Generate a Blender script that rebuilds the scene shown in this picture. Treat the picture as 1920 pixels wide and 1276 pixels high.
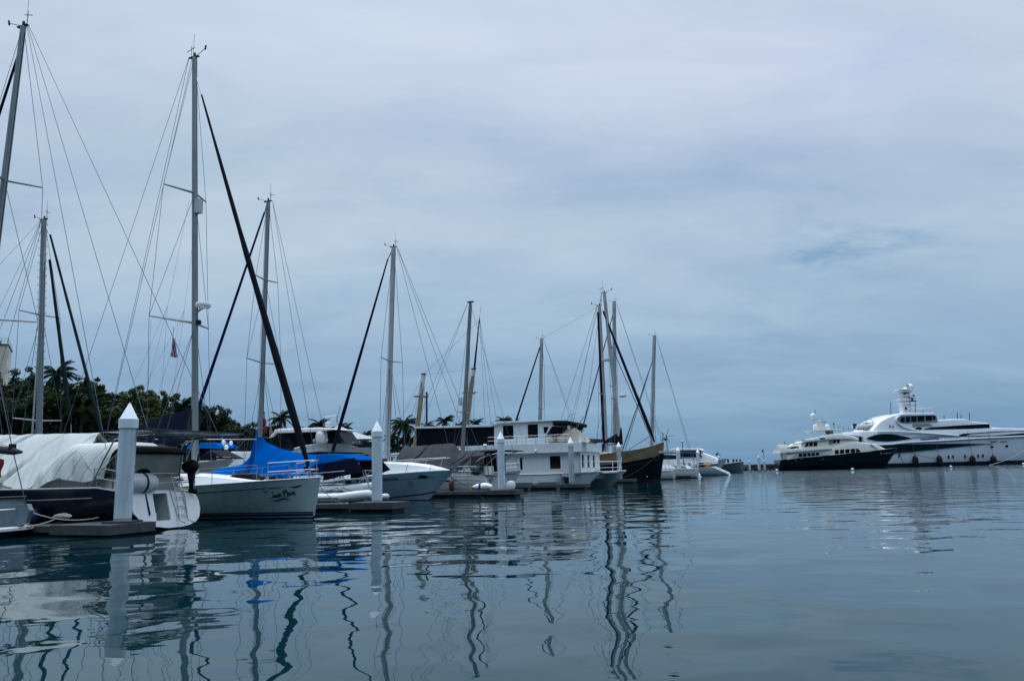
import bpy, bmesh, math, random
from mathutils import Vector, Matrix, noise
from mathutils.geometry import tessellate_polygon
random.seed(7)
for o in list(bpy.data.objects): bpy.data.objects.remove(o)
S=bpy.context.scene; COL=S.collection
R=math.radians; PI=math.pi

# ---------------------------------------------------------------- camera
FPX=1450.0; CX,CY=960.0,638.0; HZ=880.5; SLOPE=0.024; EYE=1.7
roll=math.atan(SLOPE); pitch=math.atan((HZ-CY)*math.cos(roll)/FPX)
_f=Vector((0,math.cos(pitch),math.sin(pitch))); _u=Vector((0,-math.sin(pitch),math.cos(pitch))); _r=Vector((1,0,0))
CR=math.cos(roll)*_r-math.sin(roll)*_u; CU=math.sin(roll)*_r+math.cos(roll)*_u
cd=bpy.data.cameras.new('camera'); cam=bpy.data.objects.new('camera',cd); COL.objects.link(cam)
cd.sensor_width=36; cd.lens=FPX/1920*36; cd.clip_start=0.1; cd.clip_end=12000
mw=Matrix.Identity(4)
for i in range(3):
    mw[i][0]=CR[i]; mw[i][1]=CU[i]; mw[i][2]=-_f[i]
mw[2][3]=EYE
cam.matrix_world=mw; S.camera=cam

# ---------------------------------------------------------------- sky, sun, exposure
SUN_EL,SUN_AZ=62,-28     # degrees; azimuth from +Y towards +X
w=bpy.data.worlds.new('World'); S.world=w; w.use_nodes=True
nt=w.node_tree; nt.nodes.clear()
def N(t,**k):
    n=nt.nodes.new(t)
    for a,b in k.items(): setattr(n,a,b)
    return n
def LK(a,b): nt.links.new(a,b)
def mth(op,a,b=None,c=None,cl=False):
    n=N('ShaderNodeMath',operation=op); n.use_clamp=cl
    for i,v in enumerate((a,b,c)):
        if v is None: continue
        if isinstance(v,(int,float)): n.inputs[i].default_value=v
        else: LK(v,n.inputs[i])
    return n.outputs[0]
def ramp(fac,stops,interp='LINEAR'):
    n=N('ShaderNodeValToRGB'); cr=n.color_ramp; cr.interpolation=interp
    while len(cr.elements)<len(stops): cr.elements.new(.5)
    for e,(p,c) in zip(cr.elements,stops): e.position=p; e.color=(*c,1) if len(c)==3 else c
    LK(fac,n.inputs[0]); return n.outputs[0]
def mixc(fac,a,b,bt='MIX'):
    n=N('ShaderNodeMix',data_type='RGBA',blend_type=bt)
    for i,v in ((0,fac),(6,a),(7,b)):
        if isinstance(v,(int,float)): n.inputs[i].default_value=v
        elif isinstance(v,tuple): n.inputs[i].default_value=(*v,1)
        else: LK(v,n.inputs[i])
    return n.outputs[2]
def s2l(r,g,b):
    f=lambda c:(c/255/12.92 if c<=10 else ((c/255+.055)/1.055)**2.4)
    return (f(r),f(g),f(b))
tc=N('ShaderNodeTexCoord'); sep=N('ShaderNodeSeparateXYZ'); LK(tc.outputs['Generated'],sep.inputs[0])
dx,dy,dz=sep.outputs
zc=mth('MAXIMUM',dz,0.0)
den=mth('ADD',zc,0.22)
cmb=N('ShaderNodeCombineXYZ'); LK(mth('DIVIDE',dx,den),cmb.inputs[0]); LK(mth('DIVIDE',dy,den),cmb.inputs[1]); LK(mth('MULTIPLY',zc,1.5),cmb.inputs[2])
def noi(vec,scale,detail,rough,dist=0,off=(0,0,0),stretch=(1,1,1)):
    m=N('ShaderNodeMapping'); LK(vec,m.inputs[0]); m.inputs[1].default_value=off; m.inputs[3].default_value=stretch
    n=N('ShaderNodeTexNoise'); LK(m.outputs[0],n.inputs['Vector'])
    n.inputs['Scale'].default_value=scale; n.inputs['Detail'].default_value=detail; n.inputs['Roughness'].default_value=rough; n.inputs['Distortion'].default_value=dist
    return n.outputs['Fac']
base=ramp(mth('POWER',zc,0.6),[(0.0,s2l(114,153,186)),(0.17,s2l(124,161,193)),(0.30,s2l(150,180,208)),(0.42,s2l(175,198,219)),(0.55,s2l(193,209,227)),(0.72,s2l(207,218,237)),(1.0,s2l(214,224,241))])
big=noi(cmb.outputs[0],0.42,3,0.5,0.3,(3.1,1.7,0),(1,1.6,1))
lay=noi(cmb.outputs[0],0.9,6,0.55,0.5,(7.3,2.2,0),(0.8,1.5,1))
fin=noi(cmb.outputs[0],3.0,7,0.6,0.6,(1.3,5.2,0),(0.6,1.4,1))
c1=ramp(big,[(0.36,(0.88,0.91,0.95)),(0.52,(1,1,1)),(0.66,(1.06,1.05,1.03))],'EASE')
c2=ramp(lay,[(0.36,(0.91,0.94,0.97)),(0.5,(1,1,1)),(0.66,(1.07,1.055,1.03))],'EASE')
c3=ramp(fin,[(0.33,(0.91,0.94,0.97)),(0.5,(1,1,1)),(0.68,(1.06,1.05,1.03))])
cl=mixc(1.0,base,c1,'MULTIPLY'); cl=mixc(1.0,cl,c2,'MULTIPLY'); cl=mixc(1.0,cl,c3,'MULTIPLY')
# separate cloud banks and wisps, each at its own bearing and height
az=mth('DIVIDE',dx,mth('MAXIMUM',dy,0.05)); el=mth('DIVIDE',dz,mth('MAXIMUM',dy,0.05))
wn=noi(cmb.outputs[0],3.4,5,0.6,0,(2,9,4)); wn2=noi(cmb.outputs[0],3.4,5,0.6,0,(12,3,1)); wf=noi(cmb.outputs[0],11,5,0.65,0,(4,4,1),(.5,1.3,1))
azw=mth('ADD',az,mth('MULTIPLY',mth('SUBTRACT',wn,.5),.35)); elw=mth('ADD',el,mth('MULTIPLY',mth('SUBTRACT',wn2,.5),.13))
def bank(a0,e0,sa,se,col,soft=1.0):
    global cl
    u=mth('DIVIDE',mth('SUBTRACT',azw,a0),sa); v=mth('DIVIDE',mth('SUBTRACT',elw,e0),se)
    r2=mth('ADD',mth('MULTIPLY',u,u),mth('MULTIPLY',v,v)); g=mth('EXPONENT',mth('MULTIPLY',r2,-1.0))
    if soft<1: g=mth('MULTIPLY',g,mth('MULTIPLY_ADD',wf,2.6,-.75,cl=True),cl=True)
    g=mth('MULTIPLY',g,mth('GREATER_THAN',dy,.05)); cl=mixc(g,cl,mixc(1.0,cl,col,'MULTIPLY'))
CLOUDS=[(1180,300,.24,.055,(.86,.90,.95),1),(1380,330,.12,.04,(.88,.92,.96),1),(1000,290,.16,.05,(.92,.95,.98),1),(1250,130,.30,.09,(1.06,1.03,1.05),1),(1650,140,.22,.08,(1.05,1.02,1.05),1),
(1500,700,.40,.016,(1.10,1.07,1.04),1),(1800,630,.25,.03,(1.07,1.05,1.03),1),(1560,486,.05,.018,(.74,.83,.91),1),(1600,480,.09,.035,(.66,.78,.88),.5),(1565,486,.085,.022,(.85,.90,.95),.5),(1640,445,.07,.028,(.84,.89,.94),.5),(1505,405,.035,.02,(.86,.91,.95),1),(1800,470,.10,.03,(.90,.94,.97),.5),(1850,300,.12,.03,(.93,.95,.97),1),
(400,270,.24,.09,(1.08,1.08,1.02),1),(700,60,.3,.1,(1.03,1.03,1.03),1),(470,480,.22,.05,(1.06,1.05,1.02),1),(770,535,.12,.035,(.88,.93,.97),1),(1350,600,.22,.028,(1.10,1.08,1.04),1),(1480,635,.05,.012,(.84,.89,.94),.5),(150,640,.20,.05,(.92,.95,.99),1),(1000,560,.2,.04,(.95,.97,.99),1),(1750,650,.22,.03,(.95,.97,1.0),1)]
# unseen sky is darkened behind the viewer to dim hull sides, brightened overhead
for px_,py_,sa_,se_,c_,so_ in CLOUDS:
    d_=_f*FPX+CR*(px_-CX)-CU*(py_-CY); bank(d_.x/d_.y,d_.z/d_.y,sa_,se_,c_,so_)
back=ramp(mth('MULTIPLY_ADD',dy,0.5,0.5),[(0.0,(0.17,0.24,0.31)),(0.42,(0.27,0.35,0.43)),(0.68,(1,1,1)),(1.0,(1,1,1))],'EASE')
up=ramp(zc,[(0.0,(0,0,0)),(0.58,(0,0,0)),(0.82,(1,1,1))])
backm=mixc(up,back,(3.2,3.4,3.5))
cl=mixc(1.0,cl,backm,'MULTIPLY')
sky=N('ShaderNodeTexSky',sky_type='NISHITA'); sky.sun_disc=False; sky.sun_elevation=R(SUN_EL); sky.sun_rotation=R(SUN_AZ); sky.dust_density=3
b1=N('ShaderNodeBackground'); LK(sky.outputs[0],b1.inputs[0]); b1.inputs[1].default_value=0.08
b2=N('ShaderNodeBackground'); LK(cl,b2.inputs[0]); b2.inputs[1].default_value=1.0
ms=N('ShaderNodeMixShader'); ms.inputs[0].default_value=0.94; LK(b1.outputs[0],ms.inputs[1]); LK(b2.outputs[0],ms.inputs[2])
wo=N('ShaderNodeOutputWorld'); LK(ms.outputs[0],wo.inputs[0])
sd=bpy.data.lights.new('sun','SUN'); sd.energy=1.5; sd.angle=R(16); sd.color=(1,.96,.9)
so=bpy.data.objects.new('sun',sd); COL.objects.link(so)
sdir=Vector((math.sin(R(SUN_AZ))*math.cos(R(SUN_EL)),math.cos(R(SUN_AZ))*math.cos(R(SUN_EL)),math.sin(R(SUN_EL))))
so.rotation_euler=sdir.to_track_quat('Z','Y').to_euler(); so.location=(0,0,60)
vs=S.view_settings; vs.view_transform='Standard'; vs.look='None'; vs.gamma=1; vs.exposure=0
S.render.engine='CYCLES'

# ---------------------------------------------------------------- photo geometry -> world points
def ray(px,py): return _f*FPX+CR*(px-CX)-CU*(py-CY)
def A(px,py,Y):
    d=ray(px,py); return Vector((0,0,EYE))+d*(Y/d.y)
def W(px,py,z=0):
    d=ray(px,py); return Vector((0,0,EYE))+d*((z-EYE)/d.z)
class Fr:
    """a local frame: origin on the water, x along the thing, y away from the viewer"""
    def __init__(s,o,ang):
        s.o=Vector((o[0],o[1],0)); s.ang=ang; a=R(ang)
        s.x=Vector((math.cos(a),math.sin(a),0)); s.y=Vector((-math.sin(a),math.cos(a),0))
    def P(s,px,py,y=0.0,x=None):
        d=ray(px,py); n=s.y if x is None else s.x; k=y if x is None else x
        c=Vector((0,0,EYE))-s.o; t=(k-c.dot(n))/d.dot(n); p=c+d*t
        return Vector((p.dot(s.x),p.dot(s.y),p.z))
    def q(s,px,py,y=0.0):
        p=s.P(px,py,y); return (p.x,p.z)
    def world(s,x,y): return s.o+s.x*x+s.y*y
ANG=-21.0; G0=Fr((0,0),ANG)      # the marina's own axes: x to the fairway, y along it
def MF(a,b): 
    o=G0.world(a,b); return Fr((o.x,o.y),ANG)

# ---------------------------------------------------------------- materials
MATS={}
def mat(name,col,rough=0.5,metal=0.0,var=0.12,scale=2.5,bump=0.0,bscale=20,spec=0.5,coat=0,streak=0.0,zband=None,weave=False):
    if name in MATS: return MATS[name]
    m=bpy.data.materials.new(name); m.use_nodes=True; t=m.node_tree; p=t.nodes['Principled BSDF']
    p.inputs['Roughness'].default_value=rough; p.inputs['Metallic'].default_value=metal
    p.inputs['Specular IOR Level'].default_value=spec
    if coat: p.inputs['Coat Weight'].default_value=coat; p.inputs['Coat Roughness'].default_value=.08
    L=t.links.new
    tcn=t.nodes.new('ShaderNodeTexCoord')
    n=t.nodes.new('ShaderNodeTexNoise'); n.inputs['Scale'].default_value=scale; n.inputs['Detail'].default_value=5; n.inputs['Roughness'].default_value=.6
    L(tcn.outputs['Object'],n.inputs['Vector'])
    r=t.nodes.new('ShaderNodeValToRGB'); e=r.color_ramp.elements
    e[0].position=.3; e[1].position=.7
    e[0].color=(*[c*(1-var) for c in col],1); e[1].color=(*[min(1,c*(1+var*.6)) for c in col],1)
    L(n.outputs['Fac'],r.inputs[0]); out=r.outputs[0]
    if streak>0:
        mp=t.nodes.new('ShaderNodeMapping'); mp.inputs[3].default_value=(4.5,4.5,0.35); L(tcn.outputs['Object'],mp.inputs[0])
        n2=t.nodes.new('ShaderNodeTexNoise'); n2.inputs['Scale'].default_value=1.3; n2.inputs['Detail'].default_value=6; L(mp.outputs[0],n2.inputs['Vector'])
        r2=t.nodes.new('ShaderNodeValToRGB'); r2.color_ramp.elements[0].position=.48; r2.color_ramp.elements[1].position=.72
        r2.color_ramp.elements[0].color=(1,1,1,1); k=1-streak; r2.color_ramp.elements[1].color=(k,k*.97,k*.9,1)
        L(n2.outputs['Fac'],r2.inputs[0])
        mx=t.nodes.new('ShaderNodeMix'); mx.data_type='RGBA'; mx.blend_type='MULTIPLY'; mx.inputs[0].default_value=1
        L(out,mx.inputs[6]); L(r2.outputs[0],mx.inputs[7]); out=mx.outputs[2]
    if zband:      # painted bands by height above the water: [(z,colour),...] colour from z upwards, below the last z nothing changes
        sp=t.nodes.new('ShaderNodeSeparateXYZ'); L(tcn.outputs['Object'],sp.inputs[0])
        for z0,z1,c in zband:
            a=t.nodes.new('ShaderNodeMath'); a.operation='GREATER_THAN'; L(sp.outputs[2],a.inputs[0]); a.inputs[1].default_value=z0
            b=t.nodes.new('ShaderNodeMath'); b.operation='LESS_THAN'; L(sp.outputs[2],b.inputs[0]); b.inputs[1].default_value=z1
            d=t.nodes.new('ShaderNodeMath'); d.operation='MULTIPLY'; L(a.outputs[0],d.inputs[0]); L(b.outputs[0],d.inputs[1])
            mx=t.nodes.new('ShaderNodeMix'); mx.data_type='RGBA'; L(d.outputs[0],mx.inputs[0]); L(out,mx.inputs[6]); mx.inputs[7].default_value=(*c,1); out=mx.outputs[2]
    L(out,p.inputs['Base Color'])
    if bump>0:
        nb=t.nodes.new('ShaderNodeTexNoise'); nb.inputs['Scale'].default_value=bscale; nb.inputs['Detail'].default_value=4; L(tcn.outputs['Object'],nb.inputs['Vector'])
        bp=t.nodes.new('ShaderNodeBump'); bp.inputs['Distance'].default_value=bump; bp.inputs['Strength'].default_value=.6; L(nb.outputs['Fac'],bp.inputs['Height']); L(bp.outputs[0],p.inputs['Normal'])
    MATS[name]=m; return m
WHITE=mat('white_gelcoat',(.68,.71,.71),.28,var=.06,scale=.8,streak=.16,zband=[(-1,.07,(.05,.06,.05)),(.07,.14,(.36,.37,.31))])
WHITE2=mat('bright_white_paint',(.84,.85,.85),.3,var=.04,scale=.7,streak=.05)
CREAM=mat('cream_paint',(.74,.74,.66),.35,var=.06,scale=1,streak=.08)
GREYW=mat('greyed_white_paint',(.50,.54,.55),.4,var=.1,scale=.9,streak=.18)
DECK=mat('deck_nonskid',(.55,.57,.55),.6,var=.1,scale=3)
NAVY=mat('navy_hull_paint',(.003,.008,.020),.2,var=.1,spec=.3,coat=.05,zband=[(-1,.06,(.03,.03,.04)),(.06,.13,(.30,.32,.34))])
BLACKH=mat('black_hull_paint',(.005,.007,.014),.25,var=.2,zband=[(-1,.15,(.025,.02,.02)),(.15,.24,(.05,.055,.06))])
ALU=mat('mast_aluminium',(.30,.33,.34),.42,metal=.55,var=.12,scale=1.2,streak=.15)
ALUW=mat('painted_mast',(.42,.45,.45),.4,var=.1,scale=1,streak=.2)
TANM=mat('buff_painted_mast',(.40,.33,.20),.5,var=.15,scale=1,streak=.2)
STEEL=mat('stainless_tube',(.45,.47,.48),.22,metal=.9,var=.05)
WIRE=mat('rigging_wire',(.10,.115,.13),.4,metal=.4,var=.1)
DARKM=mat('dark_fittings',(.008,.010,.013),.5,var=.2,spec=.3)
GLASS=mat('dark_tinted_window',(.004,.006,.008),.08,var=.1,spec=.2)
GLASSG=mat('green_tinted_window',(.004,.013,.017),.12,var=.4,scale=.25,spec=.15)
MESHP=mat('dark_screen_panel',(.004,.006,.011),.45,var=.3,scale=.6,spec=.12)
TARP=mat('offwhite_tarp',(.52,.55,.51),.7,var=.10,scale=1.2,bump=.02,bscale=4,spec=.3)
CURT=mat('cream_curtain',(.58,.57,.47),.8,var=.15,scale=1.5,bump=.02,bscale=4)
BLACKC=mat('black_canvas',(.006,.008,.014),.8,var=.25,scale=2,bump=.01,bscale=8,spec=.1)
NAVYC=mat('navy_canvas',(.005,.008,.024),.8,var=.2,scale=2,bump=.01,bscale=6,spec=.1)
BLUEC=mat('royal_blue_canvas',(.0,.085,.34),.9,var=.18,scale=1.2,bump=.02,bscale=3,spec=.0)
GREYC=mat('grey_canvas',(.040,.047,.054),.85,var=.25,scale=1.2,bump=.03,bscale=4,spec=.15)
TANC=mat('tan_canvas',(.20,.15,.088),.85,var=.2,scale=.8,bump=.03,bscale=2.5,spec=.15)
GREENC=mat('dark_green_canvas',(.006,.020,.024),.8,var=.25,scale=2,bump=.01,spec=.1)
PVC=mat('pile_sleeve',(.56,.66,.72),.45,var=.12,scale=1.5,streak=.22,bump=.004,bscale=6,zband=[(-3,.10,(.05,.06,.05)),(.10,.5,(.33,.34,.30))])
PVCC=mat('pile_cap_white',(.70,.75,.78),.4,var=.06)
TIMB=mat('weathered_timber',(.055,.062,.066),.9,var=.35,scale=2.5,bump=.01,bscale=14)
TIMD=mat('wet_dark_timber',(.018,.016,.016),.7,var=.4,scale=2,bump=.01)
FLOATM=mat('black_float',(.008,.008,.009),.6,var=.3)
ROPE=mat('mooring_rope',(.40,.39,.34),.9,var=.2,scale=20)
ROPED=mat('dark_mooring_rope',(.03,.035,.04),.9,var=.2,scale=20)
RUB=mat('dark_rubber',(.006,.007,.010),.6,var=.2,spec=.25)
RED=mat('red_cloth',(.30,.02,.03),.8,var=.2)
ORANGE=mat('orange_plastic',(.70,.13,.03),.6,var=.15)
YELL=mat('yellow_plastic',(.60,.50,.06),.6,var=.15)
HYPA=mat('grey_inflatable_tube',(.42,.45,.47),.5,var=.08,scale=2)
HYPW=mat('white_inflatable_tube',(.66,.68,.68),.45,var=.06,scale=2)
HYPD=mat('dark_inflatable_belly',(.16,.17,.17),.6,var=.1)
CONC=mat('breakwater_concrete',(.12,.12,.115),.9,var=.3,scale=.6,bump=.05,bscale=2)
ROCK=mat('breakwater_rock',(.06,.058,.055),.95,var=.5,scale=.5,bump=.1,bscale=1.5)
PINK=mat('print_dark_blue',(.010,.016,.045),.5,var=.05)
PGRN=mat('print_green',(.01,.12,.02),.5,var=.15)
PGLD=mat('print_gold',(.35,.22,.08),.5,var=.05)
STRN=mat('navy_stripe',(.010,.018,.075),.35,var=.05)
STRM=mat('maroon_stripe',(.025,.012,.02),.35,var=.05)
STRW=mat('pale_stripe',(.42,.45,.47),.4,var=.05)
MAROON=mat('dark_red_fender',(.06,.012,.014),.5,var=.2)
BRN=mat('varnished_teak',(.16,.07,.03),.5,var=.3,scale=6)
SOLAR=mat('solar_panel',(.012,.016,.028),.15,var=.2,spec=.7)
GLOSS=mat('glossy_blue_grey_gelcoat',(.42,.52,.58),.15,var=.04,scale=.6,coat=.5,streak=.06)
JHULL=mat('pale_grey_green_gelcoat',(.40,.50,.49),.22,var=.05,scale=.6,coat=.4,streak=.13,zband=[(-1,.10,(.02,.025,.04))])

# ---------------------------------------------------------------- object bookkeeping
def tagp(o,label=None,cat=None,group=None,kind=None):
    if label: o['label']=label
    if cat: o['category']=cat
    if group: o['group']=group
    if kind: o['kind']=kind
    return o
def thing(name,label,cat,loc=(0,0,0),rz=0,group=None):
    o=bpy.data.objects.new(name,None); COL.objects.link(o); o.empty_display_size=.3
    o.location=loc; o.rotation_euler=(0,0,R(rz)); return tagp(o,label,cat,group)
def fthing(fr,name,label,cat,group=None): return thing(name,label,cat,(fr.o.x,fr.o.y,0),fr.ang,group)
def copy_tree(o,parent=None):
    c=o.copy(); COL.objects.link(c)
    if parent: c.parent=parent
    for ch in list(o.children): copy_tree(ch,c)
    return c
class MB:
    def __init__(s): s.v=[]; s.f=[]
    def add(s,vs,fs):
        n=len(s.v); s.v+= [tuple(v) for v in vs]; s.f+=[tuple(i+n for i in f) for f in fs]; return s
    def box(s,x0,x1,y0,y1,z0,z1):
        v=[(x,y,z) for z in (z0,z1) for y in (y0,y1) for x in (x0,x1)]
        return s.add(v,[(0,2,3,1),(4,5,7,6),(0,1,5,4),(2,6,7,3),(0,4,6,2),(1,3,7,5)])
    def rings(s,rs,cap=True,closed=True):
        n=len(rs[0]); v=[p for r in rs for p in r]; f=[]
        for i in range(len(rs)-1):
            for j in range(n if closed else n-1):
                k=(j+1)%n; f.append((i*n+j,i*n+k,(i+1)*n+k,(i+1)*n+j))
        if cap: f.append(tuple(range(n))[::-1]); f.append(tuple((len(rs)-1)*n+j for j in range(n)))
        return s.add(v,f)
    def tube(s,pts,r,n=8,cap=True,ry=None):
        pts=[Vector(p) for p in pts]; m=len(pts)
        rr=r if isinstance(r,(list,tuple)) else [r]*m
        rs=[]
        up=None
        for i,p in enumerate(pts):
            t=(pts[min(i+1,m-1)]-pts[max(i-1,0)]).normalized()
            if up is None:
                up=Vector((0,1,0)) if abs(t.y)<.9 else Vector((1,0,0))
            a=(up-t*up.dot(t)).normalized(); b=t.cross(a); up=a
            k=ry if ry else 1
            rs.append([p+a*math.cos(2*PI*j/n)*rr[i]*k+b*math.sin(2*PI*j/n)*rr[i] for j in range(n)])
        return s.rings(rs,cap)
    def lathe(s,c,prof,n=20,axis='z'):
        rs=[]
        for r,h in prof:
            ring=[]
            for j in range(n):
                a=2*PI*j/n; u,v=r*math.cos(a),r*math.sin(a)
                q=(u,v,h) if axis=='z' else ((h,u,v) if axis=='x' else (u,h,v))
                ring.append((c[0]+q[0],c[1]+q[1],c[2]+q[2]))
            rs.append(ring)
        return s.rings(rs,True)
    def ball(s,c,r,n=14,m=8,sz=1.0):
        return s.lathe(c,[(max(.001,r*math.sin(PI*i/m)),-r*sz*math.cos(PI*i/m)) for i in range(m+1)],n)
    def grid(s,fn,nu,nv):
        v=[fn(i/nu,j/nv) for i in range(nu+1) for j in range(nv+1)]
        f=[(i*(nv+1)+j,(i+1)*(nv+1)+j,(i+1)*(nv+1)+j+1,i*(nv+1)+j+1) for i in range(nu) for j in range(nv)]
        return s.add(v,f)
    def plate(s,loops,fn,d0,d1):
        """polygon with holes; fn(u,v,d)->xyz; solid between depths d0 and d1"""
        L=[[Vector((a,b,0)) for a,b in lp] for lp in loops]
        tris=tessellate_polygon(L); flat=[p for lp in loops for p in lp]; n=len(flat)
        v=[fn(a,b,d0) for a,b in flat]+[fn(a,b,d1) for a,b in flat]
        f=[tuple(t) for t in tris]+[tuple(i+n for i in t)[::-1] for t in tris]
        k=0
        for lp in loops:
            m=len(lp)
            for i in range(m):
                a,b=k+i,k+(i+1)%m; f.append((a,b,b+n,a+n))
            k+=m
        return s.add(v,f)
    def slab(s,top,bot,hw,n=20,ch=0.0,x0=None,x1=None,tumble=0.0):
        """long solid along x: top and bottom lines [(x,z)...], half width hw(x) or number"""
        ip=lambda L,x:interp(L,x)
        xa=max(top[0][0],bot[0][0]) if x0 is None else x0; xb=min(top[-1][0],bot[-1][0]) if x1 is None else x1
        hf=hw if callable(hw) else (lambda x:hw)
        xs=sorted(set([xa+(xb-xa)*i/n for i in range(n+1)]+[p[0] for p in top if xa<p[0]<xb]+[p[0] for p in bot if xa<p[0]<xb]))
        rs=[]
        for x in xs:
            zt,zb=ip(top,x),ip(bot,x); zt=max(zt,zb+.002); h=max(hf(x),.004); c=min(ch,(zt-zb)*.45,h*.45); ht=h*(1-tumble)
            if c>0:
                k=c*.3
                rs.append([(x,-h,zb),(x,-ht,zt-c),(x,-ht+k,zt-k),(x,-ht+c,zt),(x,ht-c,zt),(x,ht-k,zt-k),(x,ht,zt-c),(x,h,zb)])
            else: rs.append([(x,-h,zb),(x,-ht,zt),(x,ht,zt),(x,h,zb)])
        return s.rings(rs,True)
    def build(s,name,m,parent=None,smooth=40,loc=None,rz=None):
        me=bpy.data.meshes.new(name); me.from_pydata(s.v,[],s.f); me.validate(); 
        bm=bmesh.new(); bm.from_mesh(me); bmesh.ops.recalc_face_normals(bm,faces=bm.faces); bm.to_mesh(me); bm.free()
        me.materials.append(m)
        if smooth:
            me.polygons.foreach_set('use_smooth',[True]*len(me.polygons))
            me.set_sharp_from_angle(angle=R(smooth))
        o=bpy.data.objects.new(name,me); COL.objects.link(o)
        if parent: o.parent=parent
        if loc: o.location=loc
        if rz is not None: o.rotation_euler=(0,0,R(rz))
        return o
def interp(L,x):
    if x<=L[0][0]: return L[0][1]
    for (a,b),(c,d) in zip(L,L[1:]):
        if x<=c: return b+(d-b)*(x-a)/max(c-a,1e-9)
    return L[-1][1]
def sm(t): t=max(0,min(1,t)); return t*t*(3-2*t)
def tube(name,pts,r,m,parent=None,n=6,**k): return MB().tube(pts,r,n,**k).build(name,m,parent)
def sag(p,q,d,n=10):
    p,q=Vector(p),Vector(q); return [p.lerp(q,i/n)-Vector((0,0,d*4*(i/n)*(1-i/n))) for i in range(n+1)]
def text_mb(s,size,fn,shear=0,d=.006,bold=0.0):
    """lettering mesh; fn(u,v,depth)->xyz"""
    c=bpy.data.curves.new('lettering','FONT'); c.body=s; c.size=size; c.shear=shear; c.resolution_u=3; c.offset=bold; c.align_x='LEFT'
    o=bpy.data.objects.new('lettering',c); COL.objects.link(o); dg=bpy.context.evaluated_depsgraph_get(); dg.update()
    me=o.evaluated_get(dg).to_mesh(); mb=MB(); vs=[fn(v.co.x,v.co.y,d) for v in me.vertices]
    mb.add(vs,[tuple(p.vertices) for p in me.polygons]); o.evaluated_get(dg).to_mesh_clear()
    bpy.data.objects.remove(o); bpy.data.curves.remove(c); return mb

# ---------------------------------------------------------------- hull
class Hull:
    """round-bilged hull in local x; x0 stern, x1 bow (either way round)"""
    def __init__(s,x0,x1,hb,sheer,tr=.7,rake=.9,srake=-.3,keel=-.45,full=.45,fine=.85,vee=1.0,p=2.0,kst=None,nn=2.5):
        s.kst=kst; s.nn=nn
        s.x0,s.x1,s.hb,s.sheer,s.tr,s.rake,s.srake,s.keel,s.full,s.fine,s.vee,s.p=x0,x1,hb,sheer,tr,rake,srake,keel,full,fine,vee,p
        s.d=1 if x1>x0 else -1
    def b(s,t):
        if t<.42: f=s.tr+(1-s.tr)*math.sin(PI/2*t/.42)
        else: f=max(0,1-((t-.42)/.58)**s.p)**s.fine
        return s.hb*f
    def zs(s,t): return interp(s.sheer,t)
    def P(s,t,q,side=-1,off=0):
        zt=s.zs(t); kz=s.keel if s.kst is None else s.kst+(s.keel-s.kst)*min(1,t/.25); z=kz+(zt-kz)*q; v=min(1,t**2*s.vee)
        g=(1-v)*((1-(1-q)**s.nn)**(1/s.nn) if s.full<.5 else min(1,q**s.full))+v*(q**1.15)
        x=s.x0+(s.x1-s.x0)*t+s.d*(s.rake*(q-1)*t**4+s.srake*(q-1)*(1-t)**4*-1)
        return Vector((x,side*(s.b(t)*g+off),z))
    def mesh(s,nt=36,nq=12,cap=True):
        mb=MB()
        for side in (-1,1): mb.grid(lambda a,b:s.P(a,b,side),nt,nq)
        if not cap: return mb
        e=[s.P(0,j/nq,-1) for j in range(nq+1)]+[s.P(0,j/nq,1) for j in range(nq,-1,-1)]
        mb.add(e,[tuple(range(len(e)))]); return mb
    def deck(s,drop=.02,nt=36):
        mb=MB(); mb.grid(lambda a,b:s.P(a,1,-1).lerp(s.P(a,1,1),b)+Vector((0,0,-drop+.05*(1-(2*b-1)**2)*(1-a))),nt,6); return mb
    def band(s,t0,t1,d0,d1,off=.014,n=88,below=True,sides=(-1,1)):
        """painted strip; d0,d1 metres under the sheer (below=True) or absolute heights"""
        mb=MB()
        for side in sides:
            def fn(a,b):
                t=t0+(t1-t0)*a; zt=s.zs(t); z=(zt-(d0+(d1-d0)*b)) if below else d0+(d1-d0)*b
                return s.P(t,(z-s.keel)/(zt-s.keel),side,off)
            mb.grid(fn,n,1)
        return mb
    def at(s,x,z,side=-1,off=.01):
        t=(x-s.x0)/(s.x1-s.x0)
        for _ in range(12):
            t=max(0,min(1,t)); q=(z-s.keel)/(s.zs(t)-s.keel); p=s.P(t,q,side,off); t+=(x-p.x)/(s.x1-s.x0)
        return p
    def rail(s,t0,t1,off=.0,r=.03,up=.02,n=24,sides=(-1,1)):
        mb=MB()
        for side in sides: mb.tube([s.P(t0+(t1-t0)*i/n,1,side,off)+Vector((0,0,up)) for i in range(n+1)],r,6)
        return mb
def porthole(mb,h,x,z,rx,rz,side=-1,n=16,off=.012):
    c=[h.at(x+rx*math.cos(2*PI*i/n),z+rz*math.sin(2*PI*i/n),side,off) for i in range(n)]
    mb.add(c,[tuple(range(n))])

def pick(h,fr,px,py,side=-1):
    y=side*1.0
    for _ in range(10): p=fr.P(px,py,y); y=.5*y+.5*h.at(p.x,p.z,side,0).y
    p=fr.P(px,py,y); return (p.x,p.z)

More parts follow.
